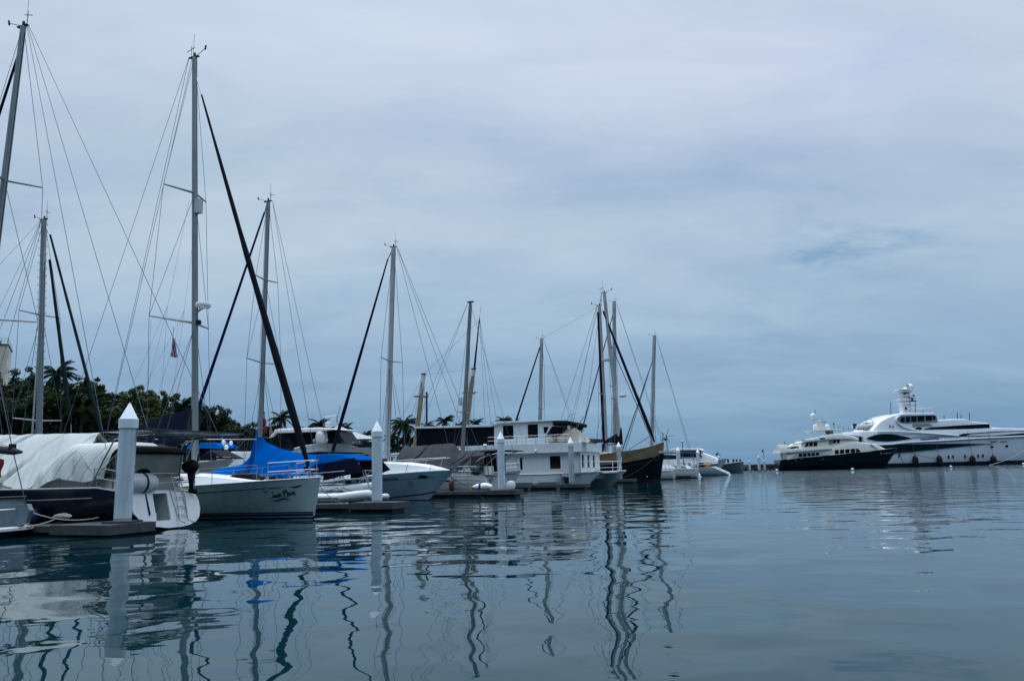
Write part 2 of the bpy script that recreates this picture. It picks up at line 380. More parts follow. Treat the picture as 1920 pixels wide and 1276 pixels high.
def wave(x,seed=0): return noise.noise(Vector((x,seed,seed*.37)))
def drape(top,bot,hw,nx=60,ny=22,wr=.05,freq=2.2,seed=1,thick=.0,peak=1.0,tuck=.0,x0=None,x1=None,diag=0.0,dfr=1.2,lean=1.6):
    """cloth hung over a ridge: top/bot lines [(x,z)], half width at the foot"""
    xa=max(top[0][0],bot[0][0]) if x0 is None else x0; xb=min(top[-1][0],bot[-1][0]) if x1 is None else x1
    hf=hw if callable(hw) else (lambda x:hw); mb=MB()
    def fn(a,b):
        x=xa+(xb-xa)*a; s=2*b-1; k=abs(s); sg=-1 if s<0 else 1
        zt,zb=interp(top,x),interp(bot,x)
        y=sg*hf(x)*(k**peak)*(1-tuck*max(0,k-.7)/.3)
        z=zt+(zb-zt)*(k**1.15)
        w1=wave(x*freq+k*1.5*sg+seed,seed)*wr*k+wave(x*freq*2.7-k*2.2+seed,seed+5)*wr*.45*k
        if diag: w1+=sg*diag*((.3+.7*k)*max(0,1-11*abs(wave((x+lean*k+.35*wave(k*2.1,seed+30))*dfr,seed+11)))*(.5+wave(x*.6,seed+33))+.5*k*max(0,1-9*abs(wave((x-.6*lean*k)*dfr*1.6+3,seed+15)))*(.5+wave(x*.8+5,seed+35)))
        ed=wave(x*1.3,seed+9)*wr*1.2*(k**6)
        return (x+wave(k*3+x,seed+3)*wr*.4,y+sg*w1,z+ed+wave(x*1.7,seed+2)*wr*.25*(1-k))
    mb.grid(fn,nx,ny); return mb
def furled(p0,p1,r,n=26,lump=.12,sagd=.0,seed=1,top=.35):
    pts=[];rr=[]
    p0,p1=Vector(p0),Vector(p1)
    for i in range(n+1):
        t=i/n; pts.append(p0.lerp(p1,t)-Vector((0,0,sagd*4*t*(1-t))))
        k=(top*.45+(1-top*.45)*sm(t/.03)**.5*0+0) if False else (top+(1-top)*min(1,t/.8)**.9)*(1-.55*sm((t-.90)/.10)); rr.append(r*k*(1+lump*noise.noise(Vector((t*n*.45,seed,0)))))
    return MB().tube(pts,rr,8)

def gear(root,top,w,left=-1,s=1.0):
    x,z=top
    MB().box(x-.28*s,x+.22*s,-.06,.06,z,z+.05).build('masthead_plate',DARKM,root)
    MB().lathe((x+.0,0,z+.05),[(.05*s,0),(.05*s,.14*s),(.03*s,.17*s)],8).build('masthead_light',DARKM,root)
    tube('wind_vane',[(x+left*.1,0,z+.05),(x+left*.6*s,-.1,z+.22*s)],.012*s,DARKM,root)
    MB().tube([(x+left*.62*s,-.1,z+.16*s),(x+left*.66*s,-.1,z+.34*s)],.035*s,5).build('anemometer',DARKM,root)
    tube('antenna',[(x-left*.18*s,0,z+.04),(x-left*.18*s,0,z+.55*s)],.010*s,DARKM,root)
    MB().tube([(x-left*.42*s,.0,z+.33*s),(x-left*.02*s,0,z+.45*s)],.014*s,5).build('wind_arrow',DARKM,root)
    tube('whip_antenna',[(x-left*.12*s,.04,z+.05),(x-left*.10*s,.04,z+1.1*s)],.007*s,DARKM,root)

def rig(root,d,base,top,mr,sp,chx,chy,chz,wr,mmat=ALU,fore=None,back=None,taper=.8,mry=.75,gears=True,gs=1.0,gl=-1,lowers=True,inner=True):
    """mast with spreaders and wires. d=+1 bow right. sp=[(z,span,sweep)...]"""
    bx,bz=base; tx,tz=top
    mx=lambda z: bx+(tx-bx)*(z-bz)/(tz-bz)
    n=8; m=MB().tube([(bx+(tx-bx)*i/n,0,bz+(tz-bz)*i/n) for i in range(n+1)],[mr*(1-(1-taper)*i/n) for i in range(n+1)],14,ry=mry).build('mast',mmat,root)
    # luff track and halyard on the mast, pieces of the mast
    MB().tube([(bx-d*mr*.98,0,bz+.5),(mx(tz-.3)-d*mr*taper*1.0,0,tz-.3)],mr*.13,5).build('luff_track',DARKM,m)
    MB().tube([(bx+d*(mr+.05),-.05,bz+.4),(tx+d*(mr*taper+.02),-.03,tz-.2)],wr*.8,5).build('halyard',WIRE,m)
    tips={-1:[],1:[]}
    for z,spn,sw in sp:
        for sd in (-1,1):
            tip=Vector((mx(z)-d*sw,sd*spn,z+spn*.06)); tips[sd].append(tip)
            tube('spreader',[(mx(z),0,z),tip],[.05*gs,.032*gs],ALU if mmat is not DARKM else mmat,root)
    hd=Vector((tx,0,tz-.15))
    for sd in (-1,1):
        ch=Vector((chx,sd*chy,chz)); pts=[ch]+tips[sd]+[hd+Vector((0,sd*.05,0))]
        tube('cap_shroud',pts,wr,WIRE,root,n=5)
        if lowers and sp:
            z0=sp[0][0]; tube('lower_shroud',[ch+Vector((d*.25,-.05*sd,0)),(mx(z0-.2),sd*.05,z0-.2)],wr,WIRE,root,n=5)
            tube('aft_lower_shroud',[ch+Vector((-d*.6,-.05*sd,0)),(mx(z0-.25),sd*.05,z0-.25)],wr,WIRE,root,n=5)
        if inner and len(sp)>1: tube('diagonal_shroud',[tips[sd][0],(mx(sp[1][0]-.15),sd*.05,sp[1][0]-.15)],wr,WIRE,root,n=5)
    for a,b in (fore or []): tube('forestay',[a,b],wr,WIRE,root,n=5)
    for a,b in (back or []): tube('backstay',[a,b],wr,WIRE,root,n=5)
    if gears: gear(root,(tx,tz),wr,gl,gs)
    return m
def rails(root,h,t0,t1,n,hh=.62,r=.014,sides=(-1,1),wr=.006):
    for sd in sides:
        prev=None
        for i in range(n+1):
            t=t0+(t1-t0)*i/n; p=h.P(t,1,sd,-.06)
            tube('stanchion',[p,p+Vector((0,0,hh))],r,STEEL,root)
        for z in (hh,hh*.52): tube('lifeline',[h.P(t0+(t1-t0)*i/(n*2),1,sd,-.06)+Vector((0,0,z)) for i in range(n*2+1)],wr,STEEL,root,n=5)
def pulpit(root,h,t0=.86,hh=.62,r=.016,name='pulpit'):
    for z in (hh,hh*.5):
        L=[h.P(t0+(.985-t0)*i/8,1,-1,-.05)+Vector((0,0,z)) for i in range(9)]+[h.P(.985-(.985-t0)*i/8,1,1,-.05)+Vector((0,0,z)) for i in range(9)]
        mb=MB().tube(L,r,6)
        if z==hh:
            for sd in (-1,1):
                for t in (t0,(t0+.98)/2,.975): p=h.P(t,1,sd,-.05); mb.tube([p,p+Vector((0,0,hh))],r,6)
        mb.build(name,STEEL,root); name='pulpit_midrail'
def pushpit(root,h,t1=.13,hh=.65,r=.016):
    mb=MB()
    for z in (hh,hh*.5):
        L=[h.P(t1*(1-i/6),1,-1,-.08)+Vector((0,0,z)) for i in range(7)]+[h.P(t1*i/6,1,1,-.08)+Vector((0,0,z)) for i in range(7)]
        mb.tube(L,r,6)
    for sd in (-1,1):
        for t in (0.002,t1/2,t1): p=h.P(t,1,sd,-.08); mb.tube([p,p+Vector((0,0,hh))],r,6)
    mb.build('pushpit',STEEL,root)
def fender(root_fr,x,y,z,r,hh,m,label,name='fender'):
    o=root_fr.world(x,y)
    mb=MB().lathe((0,0,0),[(.02,0),(r*.6,.03),(r,.12*hh+.03),(r,.85*hh),(r*.6,.96*hh),(.03,hh),(.03,hh+.06)],12)
    mb.tube([(0,0,hh),(0,0,hh+.5)],.015,5)
    b=mb.build(name,m,None,loc=(o.x,o.y,z)); return tagp(b,label,'fender')

def strip_on(h,pts,w,side=-1,off=.008,n=24):
    mb=MB()
    def fn(a,b):
        x=pts[0][0]+(pts[-1][0]-pts[0][0])*a; z=interp(sorted(pts),x)+w*(b-.5)
        return h.at(x,z,side,off)
    mb.grid(fn,n,1); return mb
def hulltext(h,s,size,x,z,m,root,shear=0,slope=0,name='lettering',side=-1,bold=0,d=1):
    fn=lambda u,v,dd:h.at(x+d*u,z+v+slope*u,side,.012)
    return text_mb(s,size,fn,shear,bold=bold).build(name,m,root,smooth=0)

# ================================================================ navy sloop under the white tarps
def navy_sloop():
    fr=MF(-20.95,20.9); q=fr.q
    r=fthing(fr,'sailboat','navy hulled sloop with white transom and off-white tarps, left of the tallest-looking pile','sailboat','sailing boats moored in the marina')
    h=Hull(0,-15.5,1.75,[(0,1.22),(.08,1.42),(.5,1.42),(1,1.75)],tr=.86,rake=1.2,srake=-.35,full=.38,kst=-.02,nn=2.3)
    h.mesh(cap=False).build('hull',NAVY,r); h.deck().build('deck',DECK,r); h.rail(0,1).build('toe_rail',GREYW,r)
    h.band(.1,.95,.34,.37).build('cove_stripe',STRW,r)
    tx=lambda z:.35*(1-(z+.02)/1.24)+.02
    # transom with swim locker
    T=lambda px,py:(lambda p:(p.y,p.z))(fr.P(px,py,x=.15))
    out=[T(*p) for p in ((243,903),(243,948),(247,963),(255,974),(266,982),(284,987),(306,989),(330,986.5),(345,983),(358,977),(367,967),(371.5,953),(372,938),(369.5,926),(366,925),(355,922.5),(344,921),(327,921),(321,918.5),(279,919),(270,915))]
    c0=T(289,925); c1=T(313,974); hole=[(c0[0],c1[1]),(c1[0],c1[1]),(c1[0],c0[1]),(c0[0],c0[1])]
    tr=MB().plate([out,hole],lambda u,v,d:(tx(v)+d,u,v),0.0,.05).build('transom',WHITE2,r)
    m=MB(); y0,y1,z0,z1=c0[0],c1[0],c1[1],c0[1]
    for qd in ([(-.5,y0,z0),(-.5,y1,z0),(-.5,y1,z1),(-.5,y0,z1)],[(-.5,y0,z0),(.3,y0,z0),(.3,y0,z1),(-.5,y0,z1)],[(-.5,y1,z0),(.3,y1,z0),(.3,y1,z1),(-.5,y1,z1)],[(-.5,y0,z0),(-.5,y1,z0),(.3,y1,z0),(.3,y0,z0)],[(-.5,y0,z1),(-.5,y1,z1),(.2,y1,z1),(.2,y0,z1)]):
        m.add([(min(a,tx(c)),b,c) for a,b,c in qd],[(0,1,2,3)])
    m.build('locker_recess',GREYW,tr)
    MB().box(-.45,.0,y0+.03,(y0+y1)/2,z0+.02,z0+.25).build('locker_step',WHITE,tr)
    # frames raised on the transom
    for (a,b) in (((322,919),(326,968)),((344,919),(345,966))): 
        p,s_=T(*a),T(*b); MB().tube([(tx(p[1])+.07,p[0],p[1]),(tx(s_[1])+.07,s_[0],s_[1])],.02,6).build('transom_moulding',WHITE,tr)
    lad=MB(); yl,yr=T(327,950)[0],T(343,950)[0]
    for y in (yl,yr): lad.tube([(tx(.2)+.35,y,.18),(tx(.3)+.12,y,.26),(tx(1)+.14,y,1.05),(-.1,y,1.85),(-.35,y,1.9)],.018,6)
    for z in (.45,.75,1.05,1.35): lad.tube([(tx(z)+.13,yl,z),(tx(z)+.13,yr,z)],.016,6)
    lad.build('boarding_ladder',STEEL,r)
    p=T(277,905); MB().lathe((-.05,p[0]-.1,p[1]-.0),[(.05,-.55),(.27,-.5),(.33,-.38),(.33,-.02),(.345,0),(.33,.02),(.33,.38),(.27,.5),(.05,.55)],14,'y').build('life_raft_canister',WHITE,r)
    MB().lathe((-.05,p[0]-.1,p[1]),[(.34,-.03),(.36,-.03),(.36,.03),(.34,.03)],14,'y').build('strap',DARKM,r)
    p=T(289,918); m=MB(); hs=[(.42*math.cos(a),.52*math.sin(a)) for a in [PI*i/12 for i in range(13)]]
    m.plate([[(u,v) for u,v in hs]+[(-.42,-.05),(.42,-.05)]],lambda u,v,d:(-.42+d,p[0]+u,p[1]+.12+v*1.15),0,.12).build('horseshoe_buoy_cover',BLACKC,r)
    # outboard on the rail
    p=T(361,876); ob=MB().ball((.05,p[0],p[1]+.04),.30,14,8,.85).build('outboard_cowl',RUB,r)
    MB().tube([(.08,p[0],p[1]-.15),(.1,p[0]+.05,p[1]-.75)],[.13,.07],8).build('outboard_leg',RUB,ob)
    MB().box(.02,.3,p[0]-.02,p[0]+.12,p[1]-.85,p[1]-.75).build('outboard_foot',RUB,ob)
    MB().tube([(-.1,p[0]+.55,p[1]+.5),(.1,p[0]+.1,p[1]-.5)],.03,6).build('davit_pole',DARKM,r)
    MB().tube([(.06,T(276,930)[0],T(276,930)[1]+.1),(.3,T(275,965)[0],T(275,965)[1])],.03,6).build('rudder_strap',DARKM,r)
    p=T(355,940); text_mb('3',.2,lambda u,v,d:(tx(p[1]+v)+.07,p[0]+.0+u,p[1]-.1+v)).build('draft_mark',DARKM,tr,smooth=0)
    # coachroof, windows, cockpit coaming
    MB().slab([(-12,1.5),(-11,1.82),(-6,1.98),(-3.5,1.95),(-3.2,1.8),(-.6,1.75),(-.5,1.6)],[(-12,1.35),(-.5,1.3)],lambda x:1.25 if x>-9 else 1.25-(-9-x)*.22,ch=.15,tumble=.1).build('coachroof',mat('cream_coachroof',(.60,.61,.55),.4,var=.06),r)
    for a,b in ((-8.7,-7.0),(-5.35,-4.9)):
        MB().plate([[(a,1.55),(b,1.55),(b+.12,1.83),(a+.18,1.83)]],lambda u,v,d:(u,-1.275+.12*(v-1.5)/.3+d,v),-.01,.05).build('cabin_window',mat('plum_tinted_window',(.03,.012,.03),.1),r)
    # bimini and side curtains
    bm=MB(); bm.slab([(-2.5,2.58),(-2.1,2.78),(-1.4,2.88),(-.8,2.80),(-.45,2.60)],[(-2.5,2.50),(-1.4,2.74),(-.45,2.53)],1.12,ch=.2,n=14); bm.build('bimini',BLACKC,r,loc=(0,.28,0))
    def cur(a,b): 
        y=-1.3+2.6*a; z=1.72+(.85)*b+.03*math.sin(a*9); return (-.75+.10*math.sin(a*13)*(1-b)+.15*b,y,z)
    MB().grid(cur,24,6).build('cockpit_curtain',CURT,r)
    MB().grid(lambda a,b:(-2.6+1.9*a+.1*b,1.34+.06*math.sin(a*15)*(1-b),1.75+.8*b),24,5).build('side_curtain',CURT,r)
    for y in (-1.42,1.42):
        for a,b in ((-.6,-1.4),(-.6,-2.6),(-2.4,-1.9)): tube('bimini_pole',[(b+.6,y,1.4),(a,y,2.65)],.016,STEEL,r)
    # stern arch with solar panels
    for y in (-1.55,1.6):
        tube('arch_leg',[(-1.7,y,1.35),(-1.1,y,2.4),(-.7,y,3.0),(-.2,y,3.12),(1.0,y,3.12)],.028,STEEL,r)
        tube('arch_brace',[(-.4,y,1.3),(-.6,y,2.4),(-.3,y,3.1)],.022,STEEL,r)
    for x in (-.6,.2,.95): tube('arch_crossbar',[(x,-1.9,3.13),(x,2.5,3.16)],.024,STEEL,r)
    for y0 in (-1.95,-.4,1.15): MB().box(-.95,1.05,y0,y0+1.5,3.24,3.30).build('solar_panel',SOLAR,r)
    MB().tube([(-.9,-1.6,3.02),(1.3,1.5,3.02),(1.35,3.0,3.06)],.02,6).build('davit_rail',STEEL,r)
    # tarps
    TP=lambda px,py,dy=0:q(px,py,dy)
    top=[(-12.5,3.5),TP(-60,815),TP(0,815),TP(100,813),TP(188,811)]
    bot=[(-12.5,2.0)]+[TP(px,py,-1.4) for px,py in ((-60,912),(0,905),(36,915),(62,914),(80,898),(128,835),(156,831))]+[TP(188,813)]
    bot=[(x,z) for x,z in bot]
    drape(top,bot,lambda x:1.5 if x<-4.2 else 1.5-(x+4.2)*.9,260,60,.14,1.0,3,diag=.30,dfr=.8,lean=1.6).build('boom_tarp',TARP,r)
    top=[TP(60,885,-1.1),TP(95,862,-1.0),TP(130,831,-1.0),TP(160,829,-1.0),TP(213,827,-1.0),TP(219,834,-1.0)]
    bot=[TP(60,913,-1.5),TP(80,909,-1.5),TP(104,900,-1.5),TP(112,896,-1.5),TP(150,900,-1.5),TP(205,898,-1.5),TP(219,896,-1.5)]
    drape(top,bot,1.52,160,80,.08,1.6,8,peak=.22,diag=.10,dfr=1.5,lean=.8).build('cockpit_tarp',TARP,r)
    for px in (106,111,165,178): 
        a,b=q(px,895,-1.5),q(px-(2 if px%2 else -6),914,-1.5); tube('tarp_pole',[(a[0],-1.5,a[1]),(b[0],-1.5,b[1])],.02,STEEL,r)
    # rig
    top=(q(44,50)[0],q(44,50)[1]); bx=-9.95
    rig(r,-1,(bx,1.7),top,.17,[(8.2,1.75,.55),(14.0,1.35,.45)],-9.5,1.6,1.45,.011,
        back=[((top[0]+.2,0,top[1]),(-1.0,-1.2,1.4)),((top[0]+.25,0,top[1]),(-.6,-.2,3.2)),((top[0]+.3,0,top[1]),(.3,2.2,3.2))],gl=-1,gs=1.2)
    m=MB(); m.tube([(top[0]-.15,0,top[1]-1.2),(-15.2,0,2.0)],[.05,.11],8); m.build('furled_jib',NAVYC,r)
    MB().tube([(-9.8,0,3.0),(-3.4,0,3.15)],.11,8).build('boom',ALU,r)
    h2=[h.P(t,1,-1,-.06) for t in (.06,.2,.33,.46,.6,.75)]
    rails(r,h,.12,.85,6,sides=(1,)); pushpit(r,h,.10); pulpit(r,h)
    return fr,h
NS=navy_sloop()

# ================================================================ the palm-tree sloop (bow to the right)
def palm_sloop():
    fr=MF(-18.68,26.4); q=fr.q
    r=fthing(fr,'sailboat','pale grey-green sloop with a painted palm tree on its bow and furled black jib','sailboat','sailing boats moored in the marina')
    h=Hull(-14,.25,2.0,[(0,1.22),(.4,1.27),(.57,1.31),(.8,1.45),(1,1.58)],tr=.82,rake=.35,srake=-.5,full=.40,fine=.8)
    h.mesh(44,14).build('hull',JHULL,r); h.deck().build('deck',DECK,r); h.rail(0,1,r=.028).build('toe_rail',WHITE2,r)
    h.band(0,.995,.215,.265,below=False).build('waterline_stripe',STRN,r)
    h.band(0,.995,.10,.19,below=False).build('boot_stripe',STRN,r)
    h.band(0,.995,.06,.10,.007,below=False).build('boot_stripe_edge',STRW,r)
    h.band(.1,(pick(h,fr,527,912)[0]+14)/14.25,.27,.30).build('cove_stripe',STRN,r)
    # name, palm, birds on the bow
    X0,Z0=pick(h,fr,534,933); K=.66
    tx_=lambda x:X0+K*(x+1.52); tz_=lambda z:Z0+K*(z-.76)
    for s,x,z,u in (('ack',-2.12,.79,.33),('pot',-1.34,.91,.33)):
        hulltext(h,s,u*K,tx_(x),tz_(z),PINK,r,shear=.12,slope=.13,bold=.012)
    def shp(pts,m,name,w,raw=False):
        if not raw: pts=[(tx_(x),tz_(z)) for x,z in pts]; w=w*K
        mb=MB(); n=len(pts)
        L=[];Rr=[]
        for i,(x,z) in enumerate(pts):
            a=pts[max(i-1,0)]; b=pts[min(i+1,n-1)]; dx_,dz_=b[0]-a[0],b[1]-a[1]; l=math.hypot(dx_,dz_) or 1
            ww=w*math.sin(PI*(i+.35)/(n-.3)); L.append(h.at(x-dz_/l*ww,z+dx_/l*ww,-1,.013)); Rr.append(h.at(x+dz_/l*ww,z-dx_/l*ww,-1,.013))
        for i in range(n-1): mb.add([L[i],L[i+1],Rr[i+1],Rr[i]],[(0,1,2,3)])
        mb.build(name,m,r,smooth=0)
    shp([(-2.14,1.10),(-2.15,.97),(-2.18,.84),(-2.25,.76),(-2.34,.76),(-2.40,.82)],PINK,'lettering',.03)
    shp([(-2.24,1.09),(-2.14,1.11),(-2.04,1.12)],PINK,'lettering',.022)
    shp([(-2.38,.62),(-2.1,.60),(-1.85,.64),(-1.55,.74),(-1.4,.72),(-1.20,.65)],PINK,'island_mark',.045)
    shp([(-1.54,.76),(-1.52,.9),(-1.47,1.05),(-1.42,1.16)],PINK,'palm_trunk_mark',.035)
    for a,l in ((15,.17),(55,.22),(95,.17),(150,.20),(195,.15),(-25,.14)):
        shp([(-1.42+l*t*math.cos(R(a)),1.15+l*t*math.sin(R(a))-.10*t*t) for t in (0,.35,.7,1)],PGRN,'palm_leaf_mark',.035)
    shp([(-1.55,1.40),(-1.50,1.46),(-1.46,1.40)],PINK,'bird_mark',.035)
    shp([(-2.72,1.22),(-2.60,1.18),(-2.52,1.12),(-2.44,1.18),(-2.32,1.22)],PINK,'bird_mark',.026)
    shp([pick(h,fr,*p) for p in ((542,911.6),(549,912),(554,912.9),(558,911.4),(563,910),(568,909))],PINK,'bird_mark',.03,raw=True)
    # deck
    MB().slab([(-12.6,1.5),(-9.5,1.62),(-9.2,1.86),(-6.5,1.88),(-4.2,1.72),(-2.6,1.52)],[(-12.6,1.2),(-2.6,1.35)],lambda x:1.2 if x<-6 else 1.2-(x+6)*.2,ch=.14,tumble=.12).build('coachroof',WHITE2,r)
    for a,b in ((-8.6,-7.3),(-6.8,-5.6)):
        MB().plate([[(a,1.58),(b,1.58),(b-.1,1.72),(a+.06,1.74)]],lambda u,v,d:(u,-1.19+d,v),-.01,.04).build('cabin_window',GLASS,r)
    for x,y,s in ((-2.0,-.1,.16),(-3.2,.3,.2),(-2.6,.0,.14)): MB().ball((x,y,1.55+s*.4),s,10,6,.55).build('deck_bundle',BLACKC,r)
    MB().slab([(-4.1,1.72),(-3.7,1.86),(-3.0,1.80),(-2.8,1.62)],[(-4.1,1.5),(-2.8,1.5)],.3,ch=.12).build('sail_bag',BLACKC,r)
    MB().tube([(-.9,.1,1.62),(.25,0,1.66)],.04,6).build('bow_roller',STEEL,r)
    MB().lathe((-.45,0,1.95),[(.05,-.1),(.13,-.08),(.13,.08),(.05,.1)],12).build('furling_drum',DARKM,r)
    rails(r,h,.08,.84,6,hh=.66); pulpit(r,h,.87,hh=.70,r=.02); pushpit(r,h)
    tp=q(365,108); base=(-6.12,1.7)
    m=rig(r,1,base,tp,.165,[(8.45,1.75,.85),(14.55,1.3,.55)],-6.9,1.85,1.35,.010,
        back=[((tp[0]-.35,0,tp[1]+.05),(-13.9,-.9,1.3)),((tp[0]-.35,0,tp[1]),(-13.2,1.1,1.3)),((tp[0]-.15,0,tp[1]-.05),(-11.4,0,3.5))],gl=1,gs=1.15)
    # lazy jacks and signal halyards
    for sd in (-.25,.25):
        k=(q(330,578)[0],sd*2,q(330,578)[1]); tube('lazy_jack',[(-6.9,sd,14.2),k],.006,WIRE,r,n=4)
        for x in (-10.8,-9.3,-8.0): tube('lazy_jack',[k,(x,sd,3.7 if x<-9 else 4.1)],.006,WIRE,r,n=4)
    tube('signal_halyard',[(-7.7,-1.3,8.5),(-7.3,-1.6,1.4)],.006,WIRE,r,n=4)
    z=q(386,571)[1]; rd=MB().lathe((-6.08,0,z-.16),[(.1,0),(.29,.04),(.33,.10),(.33,.20),(.29,.27),(.1,.30)],20).build('radar_dome',WHITE2,r)
    MB().tube([(-6.5,0,z-.33),(-6.1,0,z-.13)],.05,6).build('bracket',ALUW,rd)
    z0,z1=q(375,399)[1],q(375,374)[1]; MB().box(-6.72,-6.46,-.13,.13,z0,z1).build('radar_reflector',GREYW,r)
    z=q(375,604)[1]; MB().lathe((-6.3,0,z-.1),[(.05,0),(.12,.03),(.12,.18),(.04,.24)],10).build('steaming_light',DARKM,r)
    p0=q(378,178); furled((p0[0],0,p0[1]),(-.35,0,2.05),.160,sagd=.12,seed=4,top=.24,lump=.2).build('furled_jib',BLACKC,r)
    tube('jib_foil',[(p0[0],0,p0[1]),(tp[0]+.15,0,tp[1]-1.0)],.03,STEEL,r); tube('bow_tack',[(-.35,0,2.05),(-.2,0,1.6)],.02,STEEL,r)
    MB().tube([(-6.3,0,3.2),(-11.9,0,3.35)],.10,8).build('boom',ALU,r)
    drape([(-12.1,3.35),q(225,812),(-9.0,4.15),(-6.45,q(360,764)[1])],[(-12.1,3.2),(-6.45,3.1)],.28,50,14,.05,1.6,6).build('boom_cover',NAVYC,r)
    MB().grid(lambda a,b:(-6.45+.30*b+.05*math.sin(b*20+a*9),-.2+.4*b,3.1+1.55*a-.5*b*a*.2),16,8).build('luff_folds',GREYC,r)
    return fr,h,m
PS=palm_sloop()

# ================================================================ sloop under the bright blue awning (bow to the left)
def blue_sloop():
    fr=MF(-23.8,35.0); q=fr.q
    r=fthing(fr,'sailboat','sloop under a bright royal blue awning with furled blue headsail, behind the palm-marked sloop','sailboat','sailing boats moored in the marina')
    h=Hull(0,-11.3,1.75,[(0,1.15),(.5,1.15),(1,1.5)],tr=.75,rake=1.3,srake=.4)
    h.mesh().build('hull',WHITE,r); h.deck().build('deck',DECK,r); h.rail(0,1).build('toe_rail',WHITE2,r)
    MB().slab([(-9,1.4),(-8,1.6),(-3.2,1.75),(-3,1.5)],[(-9,1.2),(-3,1.2)],1.0,ch=.12).build('coachroof',WHITE2,r)
    pb,pt=q(487,850),q(503,378)
    m=rig(r,-1,(pb[0],1.6),pt,.155,[(q(494,680)[1],1.45,.1),(q(499,525)[1],.95,.1)],pb[0]+.25,1.55,1.2,.011,
        back=[((pt[0]+.3,0,pt[1]),(-.1,-.9,1.2)),((pt[0]+.3,0,pt[1]),(-.1,.6,1.2))],fore=[((pt[0]-.1,0,pt[1]-.3),(-10.9,.1,1.6))],gl=-1)
    p0,p1=q(496,398),(-10.5,1.8); furled((p0[0],0,p0[1]),(p1[0],0,p1[1]),.10,seed=11,top=.5,lump=.12).build('furled_jib',mat('deep_blue_canvas',(.004,.014,.075),.85,spec=.1),r)
    tube('jib_foil',[(p0[0],0,p0[1]),(pt[0]-.1,0,pt[1]-.2)],.03,STEEL,r)
    top=[q(*p) for p in ((381,886),(420,876),(456,870),(475,850),(479.5,808),(488,808),(498,828),(526,841),(570,850),(606,853))]
    bot=[q(*p,-1.25) for p in ((381,893),(420,895),(453,895),(464,886),(489,889),(542,894),(583,891),(606,885))]
    m=drape(top,bot,lambda x:1.35 if x>-4.2 or x<-5.4 else .5+.85*abs(x+4.8)/.6,200,50,.06,1.2,21,peak=1.0,diag=.18,dfr=.8,lean=1.0); m.build('blue_awning',BLUEC,r)
    for px in (467,520,560): 
        a=q(px,893,-1.25); tube('awning_tie',[(a[0],-1.25,a[1]+.15),(a[0]+.2,-1.6,1.2)],.006,STEEL,r)
    top=[q(*p) for p in ((596,856),(612,853),(640,850.5),(668,853),(682,861))]; bot=[q(*p,-1.0) for p in ((596,868),(612,868),(640,863),(668,862),(682,868))]
    MB().slab(top,bot,1.25,ch=.10,n=14,tumble=.1).build('cockpit_awning',BLUEC,r)
    pl=[q(*p,-1.25) for p in ((605,866),(640,860),(664,858),(684,881),(668,887),(640,892),(606,901))]
    MB().plate([pl],lambda u,v,d:(u,-1.26+d+.05*math.sin(u*6),v),0,.02).build('awning_skirt',NAVYC,r)
    MB().plate([pl],lambda u,v,d:(u,1.26+d,v),0,.02).build('awning_skirt',NAVYC,r)
    for a,b in (((632,862),(650,917)),((655,858),(632,905)),((672,866),(693,915)),((684,880),(700,938)),((708,880),(690,925)),((706,872),(672,905))):
        A_,B_=q(*a,-1.1),q(*b,-1.1); tube('stern_frame_tube',[(A_[0],-1.1,A_[1]),(B_[0],-1.1,B_[1])],.018,STEEL,r)
    for z in (1.35,1.75): tube('stern_rail',[(-.2,-1.3,z),(1.6,-1.3,z+.1),(2.2,-.5,z+.1),(2.2,1.0,z+.1)],.018,STEEL,r)
    rails(r,h,.1,.85,6); pulpit(r,h); pushpit(r,h)
blue_sloop()

